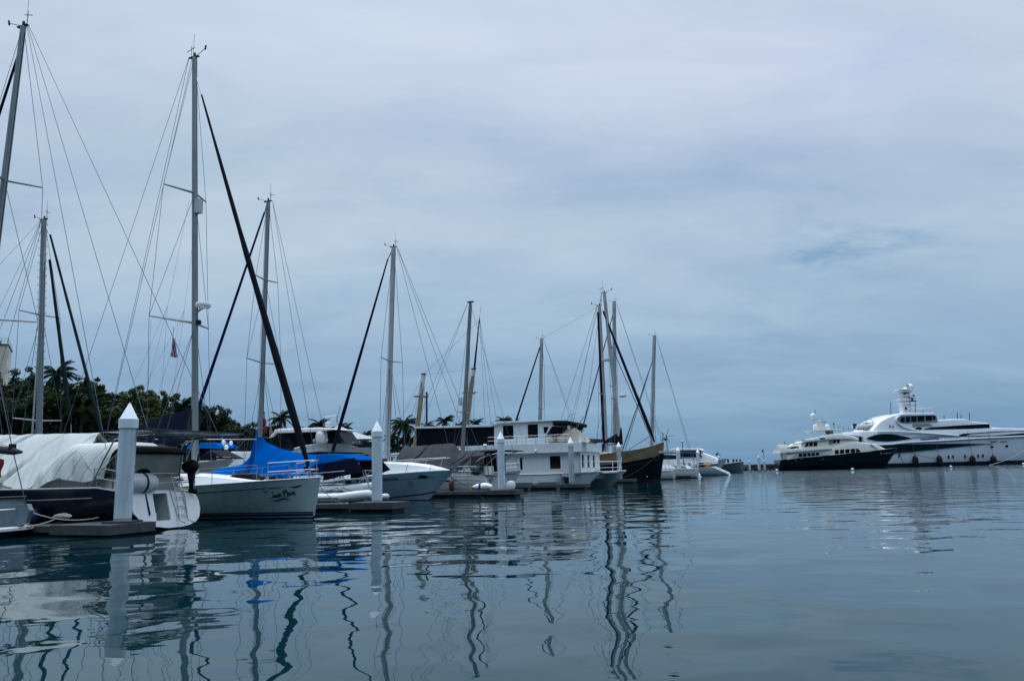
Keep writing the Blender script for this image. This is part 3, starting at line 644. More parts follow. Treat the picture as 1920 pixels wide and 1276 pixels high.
# ================================================================ motor cruiser with pale blue-grey hull
def cruiser():
    fr=MF(-20.4,43.0); q=fr.q
    r=fthing(fr,'motor_cruiser','pale blue-grey motor cruiser with white deck, oval portholes and black name on its side','motor yacht')
    h=Hull(-11.5,0,1.75,[(0,1.12),(.3,1.22),(.65,1.60),(.85,1.72),(1,1.78)],tr=.9,rake=2.3,srake=0,keel=-.5,full=.62,fine=.72,vee=1.5,p=2.2)
    h.mesh(48,14).build('hull',mat('blue_grey_gelcoat',(.48,.58,.64),.2,var=.04,scale=.6,coat=.4,zband=[(-1,.05,(.03,.035,.04))]),r)
    h.deck(0).build('deck',WHITE2,r)
    h.band(0,1,-.02,.06,.02).build('gunwale',WHITE2,r)
    h.band(0,.93,.36,.385).build('side_crease',STRN,r)
    pts=[q(*p,-1.0) for p in ((700,936),(728,933),(780,927),(822,919))]
    strip_on(h,pts,.07).build('maroon_stripe',STRM,r)
    MB().slab([(-9.5,2.2),(-7.2,2.35),(-5,2.38),(-3.5,2.33),(-2.0,2.15),(-.9,1.92),(-.35,1.8)],[(-9.5,1.3),(-.35,1.7)],lambda x:1.3 if x<-4 else max(.1,1.3-(x+4)**2*.09),ch=.22,tumble=.15,n=30).build('coachroof',WHITE2,r)
    MB().slab([(-6.4,2.62),(-5.2,2.6)],[(-6.4,2.36),(-5.0,2.36)],.9,ch=.05).build('dark_hatch',DARKM,r)
    for x,z in (q(786,894,-1.3),q(651,903,-1.7)): m=MB(); porthole(m,h,x,z,.27,.085); m.build('porthole',GLASS,r,smooth=0)
    for x,z in (q(786,894,-1.3),q(651,903,-1.7)): m=MB(); porthole(m,h,x,z,.31,.115,off=.008); m.build('porthole_trim',STEEL,r,smooth=0)
    a,b=q(706,899,-1.6),q(751,897,-1.5)
    hulltext(h,'KINABALU STAR',.17,a[0],a[1]-.05,DARKM,r,slope=.03,name='boat_name',bold=.006)
    a=q(668,904,-1.6); hulltext(h,'SLK 11',.26,a[0],a[1]-.02,DARKM,r,name='registration',bold=.01)
    c=q(760.5,907,-1.45); m=MB()
    for rr,n_ in ((.17,28),):
        ring=[(rr*math.cos(2*PI*i/n_),rr*math.sin(2*PI*i/n_)) for i in range(n_)]; ri=[(.8*u,.8*v) for u,v in ring]
        P=[h.at(c[0]+u,c[1]+v,-1,.012) for u,v in ring]+[h.at(c[0]+u,c[1]+v,-1,.012) for u,v in ri]
        m.add(P,[(i,(i+1)%n_,n_+(i+1)%n_,n_+i) for i in range(n_)])
    for u in (-.05,.05): m.add([h.at(c[0]+u+e,c[1]+v,-1,.012) for e,v in ((-.02,-.1),(.02,-.1),(.02,.1),(-.02,.1))],[(0,1,2,3)])
    m.build('emblem',PGLD,r,smooth=0)
    m=MB(); ln=[q(*p,-1.4) for p in ((741,928),(748,919),(752,923),(760,914),(768,924))]
    for (xa,za),(xb,zb) in zip(ln,ln[1:]):
        A_,B_=h.at(xa,za,-1,.012),h.at(xb,zb,-1,.012); m.add([A_,B_,h.at(xb,zb+.025,-1,.012),h.at(xa,za+.025,-1,.012)],[(0,1,2,3)])
    m.build('mountain_mark',mat('print_grey',(.22,.26,.30),.5),r,smooth=0)
    # bow rail
    mb=MB()
    for sd in (-1,1): mb.tube([h.P(t,1,sd,-.12)+Vector((0,0,.15+.62*sm((t-.38)/.1))) for t in [.38+.02*i for i in range(30)]],.022,6)
    mb.build('bow_rail',STEEL,r)
    for sd in (-1,1):
        for t in (.45,.55,.66,.78,.9): p=h.P(t,1,sd,-.12); tube('rail_post',[p+Vector((-.22,0,0)),p+Vector((0,0,.77))],.016,STEEL,r)
    # windscreen, open cockpit
    MB().grid(lambda a,b:(-6.6-.9*b-1.2*abs(2*a-1)**2,(-1.2+2.4*a)*(1-.1*b),2.2+.55*b),12,3).build('windscreen',GLASSG,r)
    MB().slab([(-11.3,1.5),(-7,2.0)],[(-11.3,1.1),(-7,1.1)],1.6,ch=.1).build('cockpit_coaming',WHITE2,r)
    MB().slab([(-10.6,3.05),(-9,3.15),(-7.2,3.05)],[(-10.6,2.98),(-7.2,2.98)],1.3,ch=.05).build('canvas_top',NAVYC,r)
    for x in (-10.4,-7.4):
        for y in (-1.2,1.2): tube('top_pole',[(x-.2,y,1.5),(x,y,3.0)],.018,STEEL,r)
    MB().ball((-4.2,-1.0,1.95),.06,8,5).build('deck_light',DARKM,r)
cruiser()

# ================================================================ sloop under the grey tarps
def grey_sloop():
    fr=MF(-20.7,51.0); q=fr.q
    r=fthing(fr,'sailboat','white sloop under crumpled grey tarps, its sloping stern behind the third pile','sailboat','sailing boats moored in the marina')
    h=Hull(-.55,-15,2.05,[(0,1.30),(.1,1.38),(.5,1.38),(1,1.7)],tr=.8,rake=1.5,srake=-.75,full=.42)
    h.mesh(cap=True).build('hull',mat('dull_white_gelcoat',(.50,.52,.52),.35,var=.06,streak=.2,zband=[(-1,.1,(.05,.05,.05))]),r)
    h.deck().build('deck',DECK,r); h.rail(0,1).build('toe_rail',GREYW,r)
    h.band(.03,.97,.28,.31).build('cove_stripe',STRN,r); h.band(.03,.97,.52,.55).build('side_stripe',mat('grey_stripe',(.2,.22,.24),.5),r)
    MB().add([h.at(-3.6,.98,-1,.01),h.at(-2.7,.98,-1,.01),h.at(-2.7,1.12,-1,.01),h.at(-3.6,1.12,-1,.01)],[(0,1,2,3)]).build('hull_window',GLASS,r,smooth=0)
    MB().slab([(-12,1.6),(-11,1.85),(-4,2.0),(-3.8,1.7),(-1,1.65)],[(-12,1.3),(-1,1.3)],1.25,ch=.15).build('coachroof',WHITE2,r)
    pt=q(738,463); b0=q(727,850)
    m=rig(r,-1,(b0[0]-.05,1.8),pt,.21,[(q(732,677)[1],1.6,.15)],b0[0]+.4,1.9,1.4,.015,mmat=ALUW,
        back=[((pt[0]+.3,0,pt[1]),(-1.2,-1,1.4)),((pt[0]+.3,0,pt[1]),(-1.2,1,1.4)),((pt[0]+.25,0,pt[1]),(-4,0,3.6))],gl=-1,gs=1.1,gears=True)
    p0=q(727,486); furled((p0[0],0,p0[1]),(-14.3,0,2.1),.14,seed=31,top=.4,lump=.14).build('furled_jib',NAVYC,r)
    tube('jib_foil',[(p0[0],0,p0[1]),(pt[0]-.15,0,pt[1]-.3)],.04,STEEL,r)
    MB().tube([(b0[0]+.2,0,3.0),(-3.0,0,3.15)],.12,8).build('boom',ALU,r)
    top=[q(*p) for p in ((735,848),(760,837),(843,831),(852,832),(866,846),(895,843),(927,841),(934,842))]
    bot=[q(*p,-1.6) for p in ((735,873),(790,876),(843,876),(862,878),(897,881),(904,868),(910,853),(934,845))]
    drape(top,bot,1.65,220,60,.16,1.5,41,peak=.95,diag=.34,dfr=1.1,lean=.8).build('grey_tarp',GREYC,r)
    for px in (905,912,920,930):
        A_,B_=q(px,852,-1.4),q(px+4,890,-1.4); tube('dodger_pole',[(A_[0],-1.4,A_[1]),(B_[0],-1.4,B_[1])],.022,BRN if px==912 else STEEL,r)
    MB().box(q(905,870)[0],q(935,870)[0],-.6,1.3,1.6,2.75).build('cockpit_tent',BLACKC,r)
    a=q(908,880,-1.3); MB().box(a[0],a[0]+.55,-1.35,-.9,1.42,2.0).build('deck_locker',WHITE2,r)
    # stern arch with slack cloth
    for y in (-1.3,1.3): tube('arch_leg',[(-2.6,y,1.5),(-.8,y,2.6),(.9,y,3.0)],.03,STEEL,r); tube('arch_brace',[(-1.2,y,1.5),(.5,y,2.9)],.025,STEEL,r)
    MB().box(-1.0,1.3,-1.3,1.3,2.98,3.05).build('arch_top',DARKM,r)
    MB().lathe((-.7,-1,3.05),[(.03,0),(.03,.25),(.14,.28),(.16,.38),(.08,.48)],12).build('gps_dome',WHITE,r)
    MB().plate([[(-1.3,1.3),(-.9,1.5),(-.75,2.0),(-.35,2.2),(-.25,2.75),(-1.6,2.7),(-1.7,1.6)]],lambda u,v,d:(u,-1.32+d+.06*math.sin(v*7),v),0,.02).build('slack_cloth',GREYC,r)
    tc_=h.P(0,.75,-1); MB().box(-.35,.15,-.9,.9,.2,1.2).build('folded_swim_platform',GREYW,r)
    rails(r,h,.1,.85,6); pushpit(r,h)
    return fr
GS=grey_sloop()

# ================================================================ two-deck houseboat on catamaran hulls
def houseboat():
    fr=MF(-20.0,69.0); q=fr.q; YN=-3.2; Q=lambda px,py:q(px,py,YN)
    r=fthing(fr,'houseboat','white two-deck houseboat on twin catamaran hulls with square dark windows','houseboat')
    hm=mat('houseboat_white',(.70,.76,.78),.35,var=.05,scale=.5,streak=.05)
    bow=Q(1125,884)[0]; zr=Q(1040,888)[1]
    def ch(yc,ext,nm):
        mb=MB(); rs=[]
        for i in range(25):
            t=i/24; x=-14+(bow+ext+14)*t; f=1 if t<.72 else max(0,1-((t-.72)/.28)**1.6)
            zt=zr+ .12*max(0,(t-.7)/.3); w=.85*f+.03; xb=x-1.75*max(0,(t-.70)/.30)**1.3
            rs.append([(x,yc-w,zt),(xb+(x-xb)*.45,yc-w*.95,zt*.45),(xb,yc-w*.25,-.3),(xb,yc+w*.25,-.3),(xb+(x-xb)*.45,yc+w*.95,zt*.45),(x,yc+w,zt)])
        mb.rings(rs); o=mb.build(nm,hm,r,smooth=25)
        k=MB().tube([(-14+ (bow+ext+14)*t,yc-(.85*(1 if t<.72 else max(0,1-((t-.72)/.28)**1.6))+.05),zr+.12*max(0,(t-.7)/.3)) for t in [j/20 for j in range(21)]],.05,6).build('rub_rail',WHITE2,o)
    ch(YN+.8,0,'near_hull'); ch(3.0,.9,'far_hull')
    MB().box(-14,bow-.9,-2.3,2.4,.75,zr+.02).build('bridge_deck',GREYW,r)
    MB().box(bow-1.6,bow+.2,-2.4,3.0,zr-.05,zr+.06).build('foredeck',GREYW,r)
    # lower cabin wall with window openings
    xl=Q(925,870)[0]; xr=Q(1087,848)[0]; zt=Q(1040,848)[1]; zb=zr+.03
    def rect(px0,px1,py0,py1):
        a=Q(px0,py0); b=Q(px1,py1); return [(a[0],b[1]),(b[0],b[1]),(b[0],a[1]),(a[0],a[1])]
    wins=[rect(974.6,980.2,857,880),rect(1030.5,1051.5,854.5,878)]
    for yy,s in ((YN,1),(3.5,-1)):
        MB().plate([[(-13.5,zb),(xr,zb),(xr,zt),(-13.5,zt)]]+wins,lambda u,v,d:(u,yy+s*d,v),0,.09).build('lower_wall',hm,r,smooth=0)
        for wv in wins:
            (a,b),(c,d_)=wv[0],wv[2]; w_=MB().box(a,c,yy+s*.10,yy+s*.11,b,d_).build('window',GLASS,r,smooth=0)
            MB().plate([[(a-.06,b-.06),(c+.06,b-.06),(c+.06,d_+.06),(a-.06,d_+.06)],wv],lambda u,v,dd:(u,yy-s*.02+s*dd,v),0,.03).build('frame',WHITE2,w_,smooth=0)
    MB().box(-13.5,-13.4,YN,3.5,zb,zt).build('aft_wall',hm,r)
    # front wall with two windows
    fw=[[(a,1.75),(a+.75,1.75),(a+.75,zt-.25),(a,zt-.25)] for a in (YN+.55,YN+2.4,YN+4.2)]
    MB().plate([[(YN,zb),(3.5,zb),(3.5,zt),(YN,zt)]]+fw,lambda u,v,d:(xr+d,u,v),-.08,0).build('front_wall',hm,r,smooth=0)
    for wv in fw: MB().box(xr-.12,xr-.1,wv[0][0],wv[1][0],wv[0][1],wv[2][1]).build('front_window',GLASS,r,smooth=0)
    # band round the upper deck
    z1,z2=zt+.03,Q(1040,830)[1]
    MB().slab([(-13.7,z2),(xr+.35,z2)],[(-13.7,z1),(xr+.25,z1)],3.5,ch=.02).build('upper_deck_band',hm,r,smooth=0)
    MB().box(-13.7,xr+.30,YN-.36,YN-.30,z1-.05,z1+.03).build('drip_edge',GREYW,r)
    MB().ball((Q(1007,846)[0],YN-.42,z1+.16),.13,10,6).build('deck_lamp',WHITE2,r)
    # upper cabin
    zc=Q(985,791)[1]; x0=Q(922,800)[0]; x1=Q(1036,800)[0]; yb=-2.75
    QQ=lambda px,py:q(px,py,yb)
    def rr(px0,px1,py0,py1):
        a=QQ(px0,py0); b=QQ(px1,py1); return [(a[0],b[1]),(b[0],b[1]),(b[0],a[1]),(a[0],a[1])]
    top=QQ(985,791.5)[1]
    w2=[rr(942.5,963,797.5,822),rr(989,1009,795.5,819.5)]
    w3=[QQ(1018.5,800),QQ(1029,799.5),QQ(1024,812),QQ(1020,812)]
    poly=[(x0,z2),(QQ(1040,825)[0],z2),QQ(1040,812),QQ(1046,790),(x0,top)]
    for yy,s in ((yb,1),(-yb,-1)):
        MB().plate([poly]+w2+[w3],lambda u,v,d:(u,yy+s*d,v),0,.08).build('upper_wall',hm,r,smooth=0)
        for wv in w2+[w3]: 
            MB().plate([wv],lambda u,v,d:(u,yy+s*(.1+d),v),0,.01).build('upper_window',GLASS,r,smooth=0)
    # raked windscreen with dark screens and rolled awning
    ws=[QQ(1024,816),QQ(1036,798.5),QQ(1060,801.5),QQ(1051,816)]
    MB().plate([ws],lambda u,v,d:(u,yb-.06+d,v),0,.03).build('side_screen',MESHP,r,smooth=0)
    xa,xb=QQ(1036,800)[0]+.7,QQ(1052,816)[0]
    MB().add([(xb-.1,yb+.1,z2+.9),(xb-.1,-yb-.1,z2+.9),(xa+.9,-yb-.1,top-.1),(xa+.9,yb+.1,top-.1)],[(0,1,2,3)]).build('windscreen',GLASS,r,smooth=0)
    a=QQ(1039,793); b=QQ(1066,793)
    MB().tube([(a[0],yb-.1,a[1]),((a[0]+b[0])/2,yb-.15,a[1]-.05),(b[0],yb+.1,b[1]-.05)],[.22,.2,.16],8).build('rolled_awning',BLACKC,r)
    MB().tube([(b[0],yb,b[1]),(b[0],-yb,b[1])],.18,8).build('rolled_awning',BLACKC,r)
    # screened aft part
    xA=QQ(782,820)[0]; 
    MB().plate([[(xA,z2+.05),(x0-.02,z2+.05),(x0-.02,QQ(922,799)[1]),(xA,QQ(782,803)[1])]],lambda u,v,d:(u,yb+d,v),.02,.06).build('dark_screens',MESHP,r,smooth=0)
    for i in range(9):
        x=xA+(x0-xA)*i/8; MB().box(x-.04,x+.04,yb-.01,yb+.05,z2,QQ(850,800)[1]).build('screen_post',BLACKC,r,smooth=0)
    MB().plate([[(xA,z2+.05),(x0-.02,z2+.05),(x0-.02,QQ(922,799)[1]),(xA,QQ(782,803)[1])]],lambda u,v,d:(u,-yb-d,v),.02,.06).build('dark_screens',MESHP,r,smooth=0)
    MB().slab([(xA-.2,QQ(782,800)[1]),(x0-.2,QQ(922,796)[1]+.02),(x0+.6,QQ(938,790)[1]),(QQ(1046,787.5)[0],QQ(1046,786.5)[1]),(QQ(1062,790)[0],QQ(1062,790)[1])],[(xA-.2,QQ(782,803)[1]),(x0-.2,QQ(922,799.5)[1]),(x0+.6,top+.0),(QQ(1046,790)[0],top+.02),(QQ(1062,792)[0],top)],2.95,ch=.02).build('roof',hm,r,smooth=0)
    # rails
    mb=MB(); zt_=z2+.72
    for z in (z2+.38,zt_): mb.tube([(x0-.3,YN-.2,z),(xr-.9,YN-.2,z)],.022,6)
    mb.build('deck_rail',STEEL,r)
    for i in range(9): 
        x=x0-.3+(xr-.9-x0)*i/8; tube('rail_post',[(x,YN-.2,z2),(x,YN-.2,zt_)],.02,STEEL,r)
    for z in (zr+.45,zr+1.0): tube('bow_rail',[(xr+.05,YN+.1,z),(bow-.2,YN+.3,z),(bow+.5,2.9,z),(xr+.1,3.3,z)],.028,WHITE2,r)
    for x,y in ((xr+.6,YN+.2),(bow-.3,YN+.3),(bow+.4,2.9),(bow+.1,1.0)): tube('bow_post',[(x,y,zr),(x,y,zr+1.0)],.025,WHITE2,r)
    tube('anchor_post',[(bow+.2,2.8,zr),(bow+.55,2.8,zr+1.35)],.035,WHITE2,r)
    # roof loops, lifebuoy, seats
    c=QQ(1075,800); mb=MB().tube([(c[0]-.9,-1,z2+1.2),(c[0]-.4,-1,z2+2.4),(c[0]+.6,-1,z2+2.75),(c[0]+1.0,-1,z2+2.3),(c[0]+.1,-1,z2+1.1)],.03,6); mb.build('bent_frame',STEEL,r,loc=(0,-1.6,0))
    p=Q(1040,820); o=fr.world(p[0],YN-.3); l=MB(); l.rings([[ (( .26+.07*math.cos(2*PI*j/8))*math.cos(2*PI*i/20), .07*math.sin(2*PI*j/8),(.26+.07*math.cos(2*PI*j/8))*math.sin(2*PI*i/20)) for j in range(8)] for i in range(21)],cap=False)
    lb_=l.build('lifebuoy',mat('faded_red_buoy',(.30,.05,.045),.6),r,loc=(p[0],YN+.1,p[1]+.05)); lb_.scale=(.72,.72,.72)
    MB().box(p[0]+.6,p[0]+2.0,YN+.3,YN+.8,z2,z2+.45).build('deck_bench',BLACKC,r)
    MB().box(p[0]+2.2,p[0]+2.6,YN+.0,YN+.6,z2,z2+.6).build('deck_box',WHITE2,r)
    MB().slab([(xr-2.2,z2+.15),(xr-1.2,z2+.35),(xr+.1,z2+.3),(xr+.3,z2+.1)],[(xr-2.2,z2),(xr+.3,z2)],lambda x:1.6,ch=.1).build('covered_dinghy',BLACKC,r)
    text_mb('JN633',.36,lambda u,v,d:(Q(1054,892)[0]+u,YN-.165,Q(1054,892)[1]-.05+v),bold=.01).build('registration',WHITE2,r,smooth=0)
    pa,pb=Q(1053,888),Q(1069,894); MB().box(pa[0]-.05,pb[0]+.05,YN-.15,YN-.02,pb[1]-.05,pa[1]).build('number_plate',STRN,r,smooth=0)
    MB().box(Q(1060,894)[0],Q(1067,894)[0],YN-.35,YN-.09,.15,Q(1060,894)[1]).build('square_fender',RUB,r)
    tube('stern_post',[(xA-.1,-2.7,z2),(xA-.1,-2.7,z2+2.2)],.04,STEEL,r)
    c=Q(1064,826); 
    drape([(c[0]-1.6,z2+.75),(c[0]-.3,z2+1.25),(c[0]+.9,z2+1.45),(c[0]+2.2,z2+.3)],[(c[0]-1.6,z2+.25),(c[0]+2.2,z2+.1)],.7,30,14,.1,1.5,71).build('canvas_cover',mat('beige_canvas',(.36,.33,.25),.85,var=.2,bump=.02,bscale=4),r,loc=(-.3,-2.5,-.15))
houseboat()

# ================================================================ generic sailing boat used for the ones standing mostly behind others
def small_sail(a,b,d,L,label,pb,pt,mr,sp=((.38,1.4),(.68,1.0)),hm=WHITE,jib=None,jm=NAVYC,jr=.12,cover=None,cm=NAVYC,fb=1.2,hb=1.7,wr=.012,mmat=ALU,backpx=(),steps=False,gears=True,zb=1.7,deckz=None,name='sailboat',group='sailing boats moored in the marina',rake=1.2):
    fr=MF(a,b); q=fr.q; r=fthing(fr,name,label,'sailboat',group)
    base=q(*pb); top=q(*pt); xm=base[0]+(top[0]-base[0])*(zb-base[1])/(top[1]-base[1])
    st=-d*L*.55+xm; bw=d*L*.45+xm
    h=Hull(st,bw,hb,[(0,fb),(.5,fb+.02),(1,fb+.45)],tr=.7,rake=rake,srake=.2)
    h.mesh(26,9).build('hull',hm,r); h.deck(nt=20).build('deck',DECK,r)
    h.band(.02,.98,.2,.24,n=24).build('cove_stripe',STRN,r)
    xs=sorted((xm-d*L*.28,xm+d*L*.12)); MB().slab([(xs[0],fb+.3),(xs[0]+.5,fb+.55),(xs[1]-.8,fb+.5),(xs[1],fb+.15)],[(xs[0],fb-.1),(xs[1],fb-.1)],hb*.6,ch=.12,n=10).build('coachroof',WHITE2,r)
    H=top[1]-zb; S_=[(zb+H*f,s,.15) for f,s in sp]
    bk=[((top[0]-d*.25,0,top[1]),(st+d*.4,y,fb)) for y in (-.8,.8)]
    m=rig(r,d,(xm,zb),top,mr,S_,xm-d*.3,hb*.92,fb,wr,mmat=mmat,back=bk,gl=-1,gears=gears,gs=1.1)
    if jib:
        p0=q(*jib); fx=bw-d*.5; furled((p0[0],0,p0[1]),(fx,0,fb+.8),jr,seed=int(a*7)%50,top=.6).build('furled_jib',jm,r)
        tube('jib_foil',[(p0[0],0,p0[1]),(top[0]+d*.1,0,top[1]-.3)],wr*1.8,STEEL,r,n=5)
    else: tube('forestay',[(top[0],0,top[1]-.1),(bw-d*.2,0,fb+.5)],wr,WIRE,r,n=5)
    bz=fb+1.5; MB().tube([(xm,0,bz),(xm-d*L*.36,0,bz+.1)],.1,8).build('boom',ALU,r)
    if cover!=0:
        e=sorted([(xm-d*.15,bz+1.1),(xm-d*1.2,bz+.6),(xm-d*L*.36,bz+.35)]); drape(e,[(e[0][0],bz-.15),(e[-1][0],bz-.15)],.25,30,10,.04,1.6,int(b)).build('boom_cover',cm,r)
    for px,py in backpx: tube('topping_lift',[(top[0]-d*.3,0,top[1]),(q(px,py)[0],0,q(px,py)[1])],wr*.8,WIRE,r,n=4)
    if steps:
        n=int(H/.45)
        for k in range(n):
            z=zb+.6+k*.45; x=xm+(top[0]-xm)*(z-zb)/H
            for sx in (-1,1): MB().tube([(x+sx*mr*.9,-.02,z),(x+sx*(mr+.16),-.05,z),(x+sx*(mr+.16),-.05,z+.1)],.016,4).build('mast_step',STEEL,m)
    pushpit(r,h); pulpit(r,h)
    return fr,r,xm,h
# far-left cutter with mast steps and twin furled green sails
fr,r,xm,h=small_sail(*(lambda w:(w.dot(G0.x),w.dot(G0.y)))(A(72,850,44)),1,13.5,'cutter with ladder-like mast steps and two furled green headsails, behind the navy sloop',(73,812),(83,412),.20,sp=((.22,1.5),(.62,1.3)),jib=(94,440),jm=GREENC,jr=.095,steps=True,wr=.013,mmat=ALU,backpx=((-30,640),(-60,560)))
q=fr.q; p0=q(93,487); furled((p0[0],0,p0[1]),(q(133,795)[0],0,q(133,795)[1]),.11,seed=3,top=.6).build('furled_staysail',GREENC,r); 
tube('staysail_foot',[(q(133,795)[0],0,q(133,795)[1]),(q(138,840)[0],0,1.7)],.02,STEEL,r)
MB().tube([(q(72,600)[0]+.32,-.05,1.7),(q(86,430)[0]+.1,-.05,q(86,430)[1])],.05,6).build('second_luff_tube',ALUW,r)
# bare-masted sloop in front of the houseboat's screens
fr,r,xm,h=small_sail(-26.0+1.0,58,1,11.5,'sloop with bare grey mast and box radar, before the dark houseboat screens',(868,838),(882,568),.17,sp=((.34,1.1),),gears=False,wr=.013,cover=0,name='sailboat',hb=1.6)
MB().box(fr.q(882,566)[0]-.25,fr.q(882,566)[0]+.28,-.1,.1,fr.q(882,567)[1],fr.q(882,567)[1]+.1).build('masthead_plate',DARKM,r)
p=fr.q(864,752); MB().slab([(p[0]-.12,p[1]+.36),(p[0]+.12,p[1]+.36)],[(p[0]-.12,p[1]-.34),(p[0]+.12,p[1]-.34)],.14,ch=.1,n=4).build('radar_box',GREYW,r)
# N mast
fr,r,xm,h=small_sail(-32,95,-1,13,'grey-masted sloop with a thin furled dark jib, seen over the houseboat roof',(1013,785),(1015.5,636),.24,sp=((.46,1.2),(.8,.8)),jib=(1012.5,650),jm=NAVYC,jr=.14,wr=.018,mmat=ALUW)
# buff-masted ketch
def ketch():
    fr=MF(-42,88); q=fr.q; r=fthing(fr,'ketch','ketch with two stout buff-painted masts and a dark topmast behind the houseboat','sailboat','sailing boats moored in the marina')
    h=Hull(6,-11,2.2,[(0,1.5),(.5,1.4),(1,2.2)],tr=.5,rake=2,srake=.8); h.mesh(26,9).build('hull',WHITE,r); h.deck(nt=20).build('deck',BRN,r)
    MB().slab([(-6,2.2),(-5,2.6),(1,2.6),(2,2.3)],[(-6,1.5),(2,1.5)],1.3,ch=.15).build('deckhouse',WHITE,r)
    for (pb,pm,pt,nm) in (((783,800),(789,752),(794,702),'mizzen_mast'),((874,800),(880,745),(888,692),'main_mast')):
        b=q(*pb); c=q(*pm); t=q(*pt); sl=(t[0]-b[0])/(t[1]-b[1]); x0=b[0]-sl*(b[1]-1.6)
        m=MB().tube([(x0,0,1.6),(t[0],0,t[1])],[.36,.27],12).build(nm,TANM,r); MB().tube([(c[0],0,c[1]+.8),(t[0],0,t[1]-.1)],.31,12).build('doubling',WHITE,m)
        tube('crosstree',[(c[0]-.1,-1.5,c[1]+.6),(c[0]+.1,1.5,c[1]+.6)],.06,DARKM,r); tube('crosstree_fore',[(c[0]-1.0,0,c[1]+.6),(c[0]+1.1,0,c[1]+.6)],.05,DARKM,r)
        for sd in (-1,1):
            for k in (-1.2,-.2,.8): tube('shroud',[(t[0],sd*.2,t[1]-.4),(x0+k,sd*2.1,1.6)],.02,WIRE,r,n=4)
        MB().lathe((t[0],0,t[1]),[(.3,0),(.34,.1),(.2,.2)],10).build('mast_cap',DARKM,m)
        mb=MB()
        if nm=='main_mast':
            for k in range(16): z=2.2+k*.38; mb.box(x0+.9+sl*z,x0+1.45+sl*z,-1.95+.1*z,-1.9+.1*z,z,z+.05)
            mb.build('ratlines',WIRE,r)
    a=q(888,695); b=q(899,596); MB().tube([(a[0],0,a[1]-.6),(b[0],0,b[1])],[.16,.06],8).build('topmast',DARKM,r)
    tube('topmast_antenna',[(b[0],0,b[1]),(q(902,575)[0],0,q(902,575)[1])],.02,DARKM,r)
    c=q(794,702)
    for e in ((888,692),(899,600)): tube('triatic_stay',[(c[0],0,c[1]),(q(*e)[0],0,q(*e)[1])],.018,WIRE,r,n=4)
    tube('mizzen_backstay',[(c[0],0,c[1]),(q(735,765)[0]-2,0,3)],.018,WIRE,r,n=4)
    for e in ((940,800),(925,800),(912,800)): tube('running_stay',[(b[0],0,b[1]),(q(*e)[0],0,q(*e)[1]-3)],.018,WIRE,r,n=4)
    MB().tube([(q(789,740)[0]+.8,0,2),(q(791,740)[0]+.7,0,q(791,735)[1])],.12,6).build('furled_staysail',GREYC,r)
ketch()

